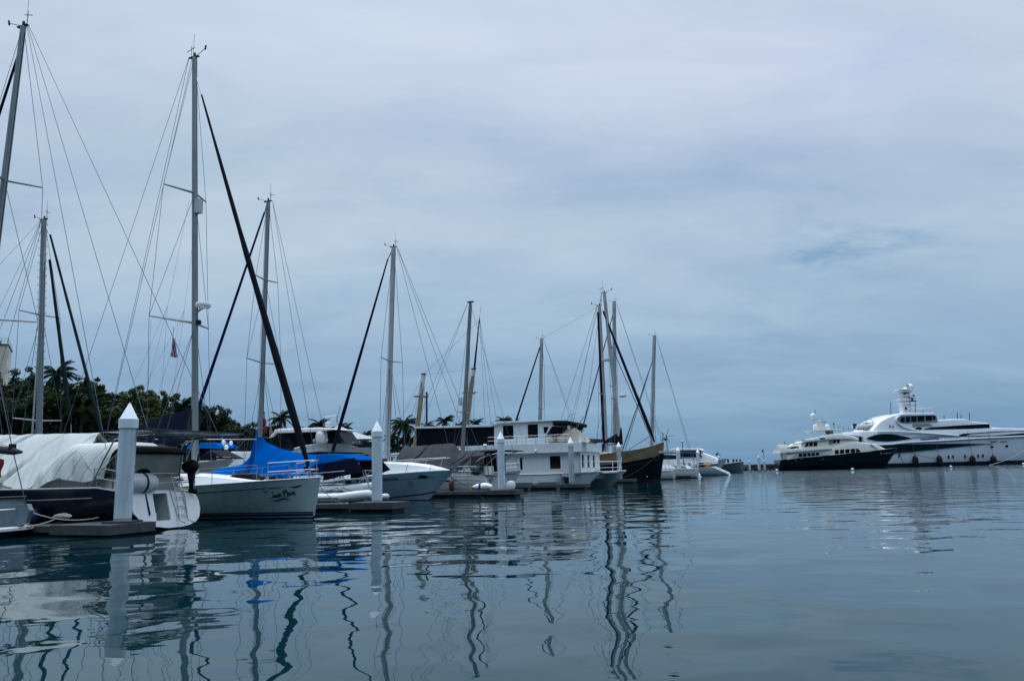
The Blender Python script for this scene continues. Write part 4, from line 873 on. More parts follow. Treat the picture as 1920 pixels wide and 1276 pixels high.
# ================================================================ black pilot schooner with tan canvas round its bulwarks
def black_ketch():
    fr=MF(-16.2,90.0); q=fr.q
    r=fthing(fr,'schooner','black-hulled two-masted yacht with high upright bow and tan canvas laced round its bulwarks','sailboat','sailing boats moored in the marina')
    h=Hull(-17,.05,2.5,[(0,1.9),(.36,1.85)]+sorted(((lambda g:((g[0]+17)/17.05,g[1]))(q(*p)) for p in ((1117,871,-2.4),(1140,868.5,-2.4),(1168,865,-2.3),(1195,860,-2.0),(1213,856.5,-1.5),(1235,852,-.8))))+[(1,3.30)],tr=.6,rake=.75,srake=.8,keel=-.6,full=.5,fine=.72,p=2.3)
    h.mesh(40,12).build('hull',BLACKH,r); h.deck(.1).build('deck',BRN,r)
    h.band(.2,.97,.52,.57).build('sheer_stripe',mat('faint_stripe',(.12,.12,.11),.5),r)
    tp=[q(1113,855,-2),q(1140,850,-2),q(1166,846,-2),q(1194,843,-1.5),(q(1225,836,-.8)),(.05,4.45)]
    mb=MB()
    for sd in (-1,1):
        def fn(a,b):
            t=.36+.64*a; p=h.P(t,1,sd,.03); zt=interp(sorted(tp),p.x)
            k=.03*math.sin(a*37+b*3)+.05*noise.noise(Vector((a*20,b*2,sd)))
            return (p.x+b*.05,p.y+sd*(.10*b+k*(.3+b)),p.z-.12+(zt-p.z+.12)*b)
        mb.grid(fn,70,8)
    mb.build('bulwark_canvas',TANC,r)
    mb=MB().tube([(h.P(.36+.64*i/20,1,-1,.13).x,h.P(.36+.64*i/20,1,-1,.13).y,interp(sorted(tp),h.P(.36+.64*i/20,1).x)) for i in range(21)],.035,6); mb.build('canvas_edge',BRN,r)
    MB().box(-4.6,-4.45,-2.35,-2.2,2.6,3.3).build('canvas_gap',DARKM,r)
    MB().box(-.1,.12,-.12,.12,3.3,4.55).build('stem_post',WHITE2,r); MB().ball((.25,0,4.75),.16,8,6).build('bow_light',DARKM,r)
    tube('bow_staff',[(0,0,4.4),(-.0,0,5.5)],.05,WIRE,r)
    MB().box(-.6,1.0,-.6,.6,3.2,3.45).build('bow_platform',GREYW,r)
    m=h.P(.9,.35,-1,.02); MB().ball(m,.09,8,6).build('hawse_fitting',WHITE,r)
    MB().slab([(-11,2.3),(-10,3.3),(-6.5,3.5),(-4,3.2),(-2.5,3.6)],[(-11,2),(-2.5,2.9)],1.3,ch=.2).build('cream_deck_cover',mat('cream_canvas',(.55,.52,.42),.8,var=.1,bump=.02,bscale=3),r)
    # main mast (leaning) and fore mast
    for pb,pt,mr,nm,sp in (((1161,820),(1133,549),.22,'main',((.36,1.1),)),((1137,845),(1124,573),.20,'mizzen',((.42,1.6),))):
        b=q(*pb); t=q(*pt); sl=(t[0]-b[0])/(t[1]-b[1]); x0=b[0]-sl*(b[1]-2.4); H=t[1]-2.4
        rig(r,1,(x0,2.4),t,mr,[(2.4+H*f,s,.2) for f,s in sp],x0-.6,2.1,2.6,.02,mmat=ALUW,gl=(1 if nm=='main' else -1),gs=1.5,back=[((t[0]-.3,0,t[1]),(x0-7.5,0,2.2)),((t[0]-.3,0,t[1]),(x0-5.5,1,2.2))])
    p0=q(1131,583); furled((p0[0],0,p0[1]),(-1.0,0,4.5),.20,seed=5,top=.55).build('furled_jib',NAVYC,r)
    tube('inner_forestay',[(q(1143,640)[0],0,q(1143,640)[1]),(q(1219,817)[0],0,q(1219,817)[1])],.05,WIRE,r)
    tube('club_line',[(q(1219,817)[0],0,q(1219,817)[1]),(q(1178,843)[0],0,q(1178,843)[1])],.04,WIRE,r)
    p0=q(1121.5,585); furled((p0[0],-.1,p0[1]),(q(1133,838)[0],-.1,q(1133,838)[1]),.17,seed=6,top=.7).build('furled_mizzen_staysail',BLACKC,r)
    tube('triatic_stay',[(q(1124,573)[0],0,q(1124,573)[1]),(q(1016,634)[0],0,q(1016,634)[1]-.1)],.018,WIRE,r,n=4)
    p=q(1163,745); rd=MB().lathe((p[0]+.3,0,p[1]),[(.1,0),(.42,.06),(.48,.16),(.42,.34),(.1,.4)],16).build('radar_dome',WHITE,r)
    p=q(1139,677); MB().lathe((p[0]-.1,0,p[1]),[(.1,0),(.5,.06),(.5,.26),(.1,.32)],16).build('radar_dome',WHITE,r)
    a,b,c=q(1166,799),q(1141,821),q(1075,827)
    drape(sorted([(a[0],a[1]),(q(1157,812)[0],q(1157,812)[1]),(b[0],b[1]),(q(1133,823)[0],q(1133,823)[1]),(c[0],c[1]+.4)]),sorted([(q(1167,833)[0],q(1167,833)[1]),(q(1140,829)[0],q(1140,829)[1]),(c[0],c[1]-.3)]),.35,60,10,.06,1.2,51).build('boom_cover',BLACKC,r)
    MB().tube([(q(1166,834)[0],0,q(1166,834)[1]),(c[0]-.3,0,c[1]-.4)],.14,8).build('boom',WHITE2,r)
    MB().plate([[q(1115,838),q(1133,832),q(1128,848),q(1115,852)]],lambda u,v,d:(u,-.9+d,v),0,1.8).build('blue_spray_hood',mat('mid_blue_canvas',(.01,.02,.11),.75,var=.2),r)
black_ketch()
fr,r,xm,h=small_sail(-25.0,104,-1,14.5,'tall grey-masted sloop, rightmost of three masts crowded at the black two-master',(1153,830),(1151.5,566),.27,sp=((.42,1.2),(.74,.9)),jib=(1149,590),jm=GREYC,jr=.10,wr=.02,mmat=ALUW)
p=fr.q(1152,725); MB().lathe((p[0]-.2,0,p[1]),[(.1,0),(.5,.06),(.5,.26),(.1,.32)],12).build('radar_dome',WHITE,r)
fr,r,xm,h=small_sail(-20.5,112,-1,12,'lone pale-masted sloop right of the black two-master, nearest the fairway end',(1222,833),(1227,630),.27,sp=((.42,1.1),),jib=(1222,680),jm=GREYC,jr=.08,wr=.02,mmat=ALUW,fb=1.3)
tube('swept_stay',[(fr.q(1222,680)[0],0,fr.q(1222,680)[1]),(fr.q(1172,843)[0],0,fr.q(1172,843)[1])],.05,WIRE,r)

# ================================================================ far right end of the pontoons
def catamaran_sterns():
    fr=MF(-19.5,118); q=fr.q
    r=fthing(fr,'sailboat','white boat with sloping scooped stern, just right of the black bow','sailboat','white boats stern-out beyond the black bow')
    h=Hull(3.2,-10,1.9,[(0,.3),(.04,.7),(.14,1.7),(.5,1.9),(1,2.3)],tr=.85,rake=1,srake=-.5,full=.4)
    h.mesh(30,9).build('hull',GLOSS,r); h.deck(nt=20).build('deck',WHITE2,r)
    [h.rail(0,.15,r=.12,sides=(s_,)).build('stern_moulding',WHITE2,r) for s_ in (-1,1)]
    MB().slab([(-8,2.3),(-6,3.1),(0,3.1),(1,2.4)],[(-8,1.8),(1,1.7)],1.4,ch=.2).build('cabin',WHITE2,r)
    MB().slab([(-3.5,3.6),(-1,3.75),(.8,3.6)],[(-3.5,3.5),(-1,3.6),(.8,3.5)],1.5,ch=.05).build('bimini',mat('dull_blue_canvas',(.02,.04,.12),.8),r)
    for x in (-3.2,.6):
        for y in (-1.4,1.4): tube('bimini_pole',[(x,y,1.9),(x,y,3.55)],.035,STEEL,r)
    MB().plate([[(-6.2,1.95),(-3.2,1.85),(-3.3,3.2),(-6.3,3.4)]],lambda u,v,d:(u,-1.95+d,v),0,.05).build('blue_side_cloth',mat('bright_blue_side_cloth',(.005,.03,.17),.85,spec=.1),r)
    for z in (.35,.7): tube('stern_rail',[(-2.5,-1.8,1.75+z),(.8,-1.7,1.75+z),(1.4,-1.0,1.75+z),(1.4,1.4,1.75+z)],.03,STEEL,r)
    MB().slab([(-3.0,2.5),(-1.6,2.55)],[(-3.0,1.8),(-1.6,1.8)],.7,ch=.2).build('folded_cover',BLACKC,r); fender_=MB().lathe((-4.9,-2.15,.3),[(.05,0),(.55,.2),(.55,1.1),(.3,1.5),(.05,1.6)],12).build('dark_tyre_fender',RUB,r)
    for x,y in ((.2,-.7),(.9,.3)): MB().box(x,x+.25,y,y+.2,1.6,2.5).build('teak_seat_back',BRN,r)
    tube('aerial_pole',[(-1.2,0,3.6),(-1.2,0,6.2)],.06,WIRE,r)
    for a in range(5):
        t=2*PI*a/5; tube('wind_generator_blade',[(-1.2,0,6.2),(-1.2+1.1*math.cos(t),.2,6.2+1.1*math.sin(t))],.045,WIRE,r)
    tube('antenna_pole',[(.9,.8,1.7),(1.0,.8,5.2)],.05,WIRE,r); MB().ball((1.0,.8,5.3),.2,8,6).build('antenna_dome',GREYW,r)
    fr2=MF(-18.0,133); 
    r2=fthing(fr2,'sailboat','white boat with long sloping stern and orange bundle, before the flybridge boat','sailboat','white boats stern-out beyond the black bow')
    h=Hull(4.5,-9,2.1,[(0,.25),(.05,.6),(.17,1.35),(.6,1.5),(1,2.0)],tr=.85,rake=1,srake=-.5,full=.4)
    h.mesh(30,9).build('hull',GLOSS,r2); h.deck(nt=20).build('deck',mat('slate_deck',(.12,.16,.2),.5),r2)
    [h.rail(0,.18,r=.13,sides=(s_,)).build('stern_moulding',WHITE2,r2) for s_ in (-1,1)]
    MB().slab([(-8,2.0),(-6,2.7),(-2,2.6),(-1,2.0)],[(-8,1.3),(-1,1.3)],1.5,ch=.2).build('cabin',WHITE2,r2)
    MB().slab([(-6.6,2.3),(-2.2,2.25)],[(-6.6,1.9),(-2.0,1.9)],1.53,ch=.02).build('cabin_window_band',GLASS,r2)
    MB().slab([(-5.2,3.9),(-3,4.0),(-.6,3.85)],[(-5.2,3.8),(-.6,3.75)],1.6,ch=.05).build('bimini',mat('dusty_blue_canvas',(.03,.06,.14),.8),r2)
    for x in (-5,-.8):
        for y in (-1.5,1.5): tube('bimini_pole',[(x,y,1.5),(x,y,3.8)],.035,STEEL,r2)
    for z in (.35,.7): tube('stern_rail',[(-3.5,-2.0,1.5+z),(1.8,-1.9,1.5+z),(2.4,-1.0,1.5+z),(2.4,1.6,1.5+z)],.03,STEEL,r2)
    MB().ball((-1.6,-1.2,1.9),.45,10,6,.8).build('covered_winch',NAVYC,r2); MB().box(-2.9,-2.3,-1.9,-1.3,1.5,2.2).build('deck_locker',WHITE,r2)
    MB().slab([(-.2,2.2),(.6,2.1)],[(-.2,1.4),(.6,1.4)],.6,ch=.2).build('blue_bundle',NAVYC,r2)
    MB().slab([(.95,2.15),(1.6,2.0)],[(.95,1.4),(1.7,1.4)],.45,ch=.3).build('orange_bundle',ORANGE,r2)
    MB().slab([(.7,2.45),(1.5,2.35)],[(.7,2.2),(1.5,2.15)],.35,ch=.15).build('yellow_bundle',YELL,r2)
catamaran_sterns()
def flybridge_boat():
    fr=MF(-22,150); q=fr.q; Q=lambda px,py:q(px,py,-1.9)
    r=fthing(fr,'motor_yacht','white flybridge motor boat with smoky screens behind two piles','motor yacht')
    h=Hull(Q(1240,860)[0],Q(1362,858)[0],2.2,[(0,1.6),(.5,2.0),(1,2.9)],tr=.9,rake=2.4,srake=0,full=.6,vee=1.4); h.mesh(26,9).build('hull',WHITE2,r); h.deck().build('deck',WHITE2,r)
    top=[Q(1262,852),Q(1270,846),Q(1316,848),Q(1326,852),Q(1340,857),Q(1345,862)]; bot=[(top[0][0],1.7),(top[-1][0],2.0)]
    MB().slab(top,bot,1.9,ch=.2,tumble=.12).build('cabin',WHITE2,r)
    MB().slab([Q(1255,843),Q(1265,840),Q(1310,840),Q(1317,843)],[Q(1255,845),Q(1265,843.5),Q(1310,843.5),Q(1317,845)],1.9,ch=.1).build('hardtop',WHITE2,r)
    MB().slab([Q(1266,844),Q(1314,844)],[Q(1264,850),Q(1320,851)],1.75,ch=.05).build('screens',mat('smoky_screen',(.05,.07,.10),.2),r)
    MB().plate([[Q(1272,850),Q(1312,851),Q(1318,856),Q(1268,856)]],lambda u,v,d:(u,-1.95+d,v),0,.05).build('side_window',NAVYC,r)
flybridge_boat()
def work_boat():
    fr=MF(-16.5,172); Q=lambda px,py:fr.q(px,py,-1.9)
    r=fthing(fr,'work_boat','low grey open boat lying alone beyond the last moored white boats','boat')
    h=Hull(Q(1322,870)[0]-2,Q(1393,868)[0],2.1,[(0,1.6),(.5,1.75),(1,2.3)],tr=.9,rake=.3,srake=0,full=.6,fine=.45,vee=.6); h.mesh(26,9).build('hull',mat('slate_hull',(.20,.24,.26),.35,var=.2,streak=.2),r); h.deck().build('deck',DECK,r); h.rail(0,1,r=.09).build('gunwale',GREYW,r)
    MB().slab([Q(1330,862),Q(1345,865),Q(1358,864)],[Q(1330,868),Q(1358,868)],1.3,ch=.1).build('covered_gear',mat('olive_grey_canvas',(.14,.15,.13),.8,var=.2),r)
    for px in (1362,1372,1378,1385): 
        a=Q(px,863); MB().box(a[0],a[0]+.35,-.5,0,1.7,a[1]+.3).build('bollard',DARKM,r)
work_boat()

# ================================================================ white motor yachts further in, seen over the sloops
def back_yacht():
    fr=MF(-19,62.0); q=fr.q; Q=lambda px,py:q(px,py,-2.0)
    tip=q(662,829)
    r=fthing(fr,'motor_yacht','big white motor yacht with black enclosed flybridge and satellite dome, above the blue awning','motor yacht')
    x1=tip[0]; zt=tip[1]
    q1=lambda px,py,y:(lambda g:((g[0]-x1+17)/17,g[1]))(q(px,py,y)); h=Hull(x1-17,x1,2.4,[(0,3.0),q1(500,848,-2.3),q1(536,844.5,-2.3),q1(560,836,-2.3),q1(582,832,-2.2),q1(600,828.5,-1.9),q1(628,827.5,-1.2),(1,zt)],tr=.92,rake=4.6,srake=0,keel=-.4,full=.75,fine=.62,vee=1.6,p=2.0)
    h.mesh(40,14).build('hull',WHITE2,r); h.deck().build('deck',WHITE2,r); h.rail(.3,1,r=.10,up=-.06).build('gunwale',WHITE2,r)
    h.band(.55,.97,.9,2.0,.02).build('painted_flare_shade',mat('flare_shade_tan',(.33,.31,.27),.4,var=.05),r)  # tan band carries the shade under the bow flare as colour
    # underside porthole
    p=q(622,845,-.9); MB().ball(h.at(p[0],p[1],-1,.0),.14,10,6).build('thruster_port',DARKM,r)
    top=[Q(498,834),Q(512,816),Q(520,808),Q(600,806),Q(625,808),Q(632,818),Q(642,833)]; bot=[Q(498,849),Q(536,846),Q(560,838),Q(582,834),Q(600,831),Q(642,831)]
    MB().slab(top,bot,1.45,ch=.25,tumble=.1).build('enclosed_flybridge',MESHP,r)
    MB().slab([Q(514,806),Q(524,803.5),Q(598,801),Q(616,802.5),Q(626,804)],[Q(516,811),Q(600,809),Q(618,806),Q(626,805)],2.15,ch=.15).build('hardtop',WHITE2,r)
    for sd in (-1,1): MB().tube([(Q(500,829)[0],sd*2.06,Q(500,829)[1]),(Q(519,808)[0],sd*1.95,Q(519,808)[1])],.16,8).build('raked_frame',WHITE2,r)
    a=q(603,828.5,-1.75); MB().lathe((a[0],-1.75,a[1]-.1),[(.50,0),(.55,.15),(.55,.75),(.48,1.0),(.30,1.18),(.05,1.25)],20).build('satellite_dome',WHITE2,r)
    for px in (589,613): a=q(px,828,-1.75); MB().lathe((a[0],-1.75,a[1]-.1),[(.05,0),(.05,.15),(.13,.2),(.10,.36),(.02,.4)],10).build('small_dome',WHITE2,r)
    m=MB(); a=q(614,801); b=q(638,799)
    m.tube([(a[0],-.6,a[1]),(a[0]+.1,-.6,a[1]+.95),(b[0],-.6,a[1]+1.05),(b[0]+.2,-.6,a[1])],.04,6).tube([(b[0]-.1,-.6,a[1]+.3),(b[0]+.4,-.6,a[1]+2.0)],.03,6); m.build('aerial_frame',STEEL,r)
    MB().ball((q(622,803)[0],-.6,q(622,796)[1]),.3,10,6).build('searchlight',GREYW,r)
    # lower deck house aft
    MB().slab([Q(440,858),Q(470,850),Q(590,850),Q(600,858)],[(Q(440,858)[0],2.4),(Q(600,858)[0],2.6)],2.1,ch=.2).build('deckhouse',WHITE2,r)
    fr=MF(-15.5,70.5); q=fr.q; tip=q(707,838)
    r=fthing(fr,'motor_yacht','cream motor yacht showing only its long pale bow behind the flared white bow','motor yacht')
    h=Hull(tip[0]-15,tip[0],2.3,[(0,2.4),(.4,3.2),(.7,tip[1]-.1),(1,tip[1])],tr=.92,rake=3,srake=0,full=.7,fine=.6,vee=1.4); h.mesh(30,10).build('hull',CREAM,r); h.deck().build('deck',CREAM,r)
    h.band(.3,.98,.7,1.3,.01).build('hull_window_band',GLASS,r)
    x=tip[0]
    MB().slab([(x-11,tip[1]+.1),(x-9,tip[1]+1.1),(x-6,tip[1]+.9),(x-3,tip[1]+.1)],[(x-11,tip[1]-.4),(x-3,tip[1]-.3)],1.7,ch=.2).build('low_cabin',GREYC,r)
back_yacht()
def canopy():
    fr=MF(-20.5,80); q=fr.q
    r=fthing(fr,'shade_canopy','pale grey peaked cloth canopy stretched above the motor yachts','canopy')
    pk=q(634,795); L=q(617,806); Rr=q(708,828); zb=q(660,826)[1]
    mb=MB()
    def fn(a,b):
        an=2*PI*a; ex=(Rr[0]-pk[0]) if math.cos(an)>0 else (pk[0]-L[0])*1.1
        x=pk[0]+b*ex*math.cos(an); y=b*3.2*math.sin(an); ze=zb+(.1 if math.cos(an)>0 else (L[1]-zb)*.6*abs(math.cos(an)))
        return (x,y,pk[1]+(ze-pk[1])*(b**.75))
    mb.grid(fn,32,8); mb.build('cloth',mat('pale_grey_cloth',(.34,.37,.38),.8,var=.06),r)
    for x,y in ((pk[0],0),(Rr[0]-.4,0),(L[0]+.3,2.5),(L[0]+.3,-2.5)): tube('post',[(x,y,0),(x,y,zb+.1 if x!=pk[0] else pk[1])],.06,STEEL,r)
    MB().box(pk[0]+.5,Rr[0]+2,-2.6,-2.4,zb-1.0,zb-.3).build('dark_beam',DARKM,r)
    MB().box(L[0]-1,Rr[0]+2.5,-3,3,.35,.6).build('pontoon',TIMD,r)
canopy()
def white_cabin_boat():
    fr=MF(-34,47); q=fr.q; Q=lambda px,py:q(px,py,-1.7)
    r=fthing(fr,'motor_yacht','white motor boat with smoked wrap-round cabin windows, left of the blue awning mast','motor yacht')
    a,b=Q(396,880)[0],Q(500,880)[0]
    h=Hull(b,a-2.5,1.8,[(0,1.4),(.5,1.5),(1,2.0)],tr=.92,rake=1.6,srake=0,full=.6,vee=1.3); h.mesh(26,9).build('hull',WHITE2,r); h.deck().build('deck',WHITE2,r)
    top=[Q(400,864),Q(412,850),Q(430,846),Q(500,844)]; bot=[(top[0][0],1.4),(top[-1][0],1.4)]
    MB().slab(top,bot,1.7,ch=.15,tumble=.06).build('cabin_side',WHITE2,r)
    top=[Q(432,845.5),Q(438,836),Q(450,824),Q(462,819.5),Q(500,819)]; bot=[Q(432,847),Q(500,845)]
    MB().slab(top,bot,1.5,ch=.2,tumble=.12).build('cabin_glass',GLASS,r)
    mb=MB()
    for p,s in (((436,838),(452,822)),((452,822),(500,819)),((470,820),(464,844))): A_,B_=Q(*p),Q(*s); mb.tube([(A_[0],-1.52,A_[1]),(B_[0],-1.40,B_[1])],.05,6)
    mb.build('window_pillars',GREYC,r)
    for px in (428,436): 
        c=Q(px,852); MB().tube([(c[0],-1.72,c[1]),(c[0],-1.72,c[1]+.0),(c[0]+.3,-1.85,c[1]),(c[0]+.3,-1.72,c[1]-.2)],.02,5).build('grab_rail',STEEL,r)
    # equipment on the aft rail
    for px,py,s in ((419,829,.16),(433,830,.14),(424,838,.17)): c=q(px,py); MB().ball((c[0],0,c[1]),s,10,6,1.2).build('rail_fitting',WHITE2,r)
    tube('rail_pole',[(q(425,845)[0],0,q(425,845)[1]),(q(425,826)[0],0,q(425,826)[1])],.03,STEEL,r)
    return fr
WC=white_cabin_boat()
def lift_boat():
    fr=MF(-33.5,41.5); q=fr.q; Q=lambda px,py:q(px,py,-1.0)
    r=fthing(fr,'motorboat','small cream speedboat with black cockpit cover, beside the palm sloop mast','motorboat')
    x1=q(438,862)[0]; z=q(438,862)[1]
    h=Hull(x1-5.5,x1,1.15,[(0,z-.25),(.6,z-.1),(1,z)],tr=.95,rake=1.7,srake=0,keel=z-1.35,full=.7,fine=.6,vee=1.5); h.mesh(26,9).build('hull',CREAM,r); h.deck().build('deck',WHITE2,r); h.rail(0,1,r=.05).build('gunwale',WHITE2,r)
    MB().slab([Q(375,857),Q(383,846),Q(393,843),Q(405,850),Q(418,858)],[Q(375,860),Q(418,860)],.95,ch=.25).build('cockpit_cover',BLACKC,r)
    tube('bow_rail',[Vector((Q(405,856)[0],-1,Q(405,856)[1])),Vector((Q(425,857)[0],-.7,Q(425,857)[1])),Vector((x1-.3,0,z+.25))],.02,STEEL,r)
    MB().box(x1-4.8,x1-1.5,-1.2,1.2,z-1.75,z-1.35).build('lift_cradle',TIMD,r)
    for x in (x1-4.6,x1-1.7):
        for y in (-1.1,1.1): tube('cradle_leg',[(x,y,-.3),(x,y,z-1.4)],.06,STEEL,r)
    fr=MF(-36,54); q=fr.q; Q=lambda px,py:q(px,py,-1.2)
    r=fthing(fr,'motorboat','motorboat under a vivid blue folding bimini, behind the palm sloop mast','motorboat')
    a,b=Q(350,842)[0],Q(417,842)[0]
    h=Hull(a-2,b+1.2,1.5,[(0,1.3),(1,1.7)],tr=.9,rake=1.2,srake=0,full=.6); h.mesh(20,8).build('hull',WHITE2,r); h.deck().build('deck',WHITE2,r)
    MB().slab([Q(352,834),Q(372,829.5),Q(398,829),Q(416,838)],[Q(352,841),Q(372,840),Q(398,840),Q(416,841)],1.4,ch=.15,tumble=.15).build('blue_bimini',BLUEC,r)
    MB().slab([Q(352,842),Q(414,842)],[Q(352,856),Q(414,856)],1.1,ch=.1).build('dark_console',NAVYC,r)
    for x in (a,b-.2):
        for y in (-1.2,1.2): tube('bimini_pole',[(x,y,1.4),(x,y,Q(380,840)[1])],.025,STEEL,r)
lift_boat()

# ================================================================ grey stern at the left edge
def left_stern():
    fr=MF(*(lambda w:(w.dot(G0.x)-1.2,w.dot(G0.y)))(W(50,1010))); q=fr.q
    r=fthing(fr,'sailboat','grey stern with a narrow white swim platform cut by the left edge','sailboat')
    h=Hull(-.8,-10,1.45,[(0,1.15),(1,1.5)],tr=.8,rake=1,srake=-.35,full=.4)
    gm=mat('blue_grey_boat_paint',(.13,.18,.21),.35,var=.1,streak=.2); h.mesh(26,9).build('hull',gm,r); h.deck().build('deck',GREYW,r)
    MB().slab([(-3.0,1.25),(-.75,1.2)],[(-3.0,.3),(-.75,.3)],1.3,ch=.08).build('stern_locker',mat('locker_grey',(.20,.26,.29),.4,var=.1),r)
    MB().tube([(-.72,-1.32,.25),(-.72,-1.32,1.2),(-.72,1.32,1.2),(-.72,1.32,.25)],.045,8).build('locker_trim',DARKM,r)
    out=[(-1.25,-1.3),(.0,-1.25),(.28,-.6),(.34,0),(.28,.6),(.0,1.25),(-1.25,1.3)]
    MB().plate([out],lambda u,v,d:(u,v,.22+d),0,.08).build('swim_platform',WHITE2,r)
    for y in (-.7,-.35): tube('platform_strut',[(-.7,y,.9),(.0,y-.3,.3)],.02,STEEL,r)
    tube('stern_rail',[(-.6,-1.3,.85),(-.3,.9,.85),(-.8,1.3,.85)],.025,STEEL,r)
    MB().plate([[(-.35,.25),(.1,.4),(.25,.8),(.1,1.0),(-.35,1.0)]],lambda u,v,d:(u,.75+d,v),0,.15).build('rudder_blade',gm,r)
    MB().lathe((-.45,-.3,.55),[(.05,-.05),(.16,-.03),(.16,.05),(.05,.08)],12,'y').build('wheel',RUB,r)
    b0,b1=q(-60,835),q(27,846); MB().tube([(b0[0],0,b0[1]),(b1[0],0,b1[1]),(q(41,847)[0],0,q(41,847)[1])],[.16,.11,.04],8).build('furled_boom_sail',GREYC,r)
    MB().box(q(21,845)[0],q(24.5,845)[0],-.1,.1,q(22,852)[1],q(22,832)[1]).build('boom_end_fitting',DARKM,r)
    a,b=q(-16,640),q(23,840); c=q(38,950); tube('backstay',[(a[0],0,a[1]),(b[0],0,b[1]),(c[0],.2,c[1])],.016,WIRE,r,n=5)
    tube('sheet_line',[(q(-30,820)[0],0,q(-30,820)[1]),(q(18,838)[0],0,q(18,838)[1])],.010,WIRE,r,n=4)
    xm=-8.0; MB().tube([(xm,0,1.2),(xm+.1,0,13)],.1,10).build('mast',ALU,r)
    f=q(-4,850); fl=MB().grid(lambda u,v:(f[0]+.28*u+.05*math.sin(v*6),.03*math.sin(u*9+v*4),f[1]-.1-.55*v-.1*u),8,8).build('flag',RED,None,loc=(fr.o.x,fr.o.y,0),rz=ANG); tagp(fl,'dark red flag hanging under the boom at the left edge','flag')
    return fr
LS=left_stern()

# ================================================================ piles and finger pontoons
def cyl(name,x,y,r0,z0,z1,m,parent): return MB().lathe((x,y,0),[(r0,z0),(r0,z1)],24).build(name,m,parent)
PVCO=mat('stained_pile_sleeve',(.42,.50,.54),.6,var=.3,scale=1.5,streak=.55,bump=.006,bscale=6,zband=[(-3,.12,(.04,.05,.035)),(.12,.6,(.22,.23,.19))])
def pile(px,base,toppx,rad,label,top=None,PVC=PVC,group='white mooring piles with pointed caps'):
    w=W(*base); o=thing('mooring_pile',label,'pile',(w.x,w.y,0),0,group)
    z=A(toppx[0],toppx[1],w.y).z if top is None else top; o.rotation_euler=(R(random.uniform(-.35,.35)),R(random.uniform(-.35,.35)),random.uniform(0,6))
    MB().lathe((0,0,0),[(rad,-1.5),(rad,.15),(rad*1.0,z-rad*2.9)],28).build('sleeve',PVC,o,smooth=50)
    MB().lathe((0,0,0),[(rad*1.08,z-rad*3.15),(rad*1.12,z-rad*3.1),(rad*1.12,z-rad*2.0),(rad*.98,z-rad*1.85),(rad*.12,z-rad*.08),(rad*.03,z)],28).build('pointed_cap',PVCC,o,smooth=30)
    return w
P1=pile(0,(228,1001),(243,755),.262,'tallest-looking white pile with pointed cap, on the near pontoon at the left')
P2=pile(0,(707,958),(709,789),.235,'white pointed-cap pile between the inflatable dinghies and the pale blue-grey cruiser')
P3=pile(0,(941,930),(939,809),.235,'white pointed-cap pile at the grey-tarped sloop stern, beside the rolled white bag')
P4=pile(0,(1073,916),(1071,819),.25,'white pointed-cap pile in front of the houseboat bow',PVC=PVCO)
P5=pile(0,(1163,905),(1161,828),.25,'stained pointed-cap pile before the black hull with tan canvas',PVC=PVCO)
P6=pile(0,(1274,896),(1271,837),.27,'pointed-cap pile by the blue side cloth, first right of the black bow')
P7=pile(0,(1311,891),(1309,841),.30,'pointed-cap pile before the flybridge boat, second right of the black bow')
for px,base,tp,lb in ((0,(1350,885),(1349,853),'distant pointed pile topped by a small flag, left of the low grey boat bollards'),(0,(1424,881),(1423,853),'distant pointed pile standing alone before the breakwater'),(0,(1406,879),(1406,862),'short distant pile left of the lone one at the breakwater'),(0,(1434,879),(1433.5,861),'short distant pile just right of the lone one at the breakwater')):
    w=W(*base); k=175/w.y; w=w*1.0; x,y=w.x*k,175
    o=thing('mooring_pile',lb,'pile',(x,y,0),0,'white mooring piles with pointed caps')
    z=A(tp[0],tp[1],y).z; rad=.3 if z>3 else .22
    MB().lathe((0,0,0),[(rad,-1),(rad,z-rad*2.2),(rad*1.15,z-rad*2.2),(rad*1.1,z-rad*1.3),(.02,z)],12).build('sleeve',PVC,o)
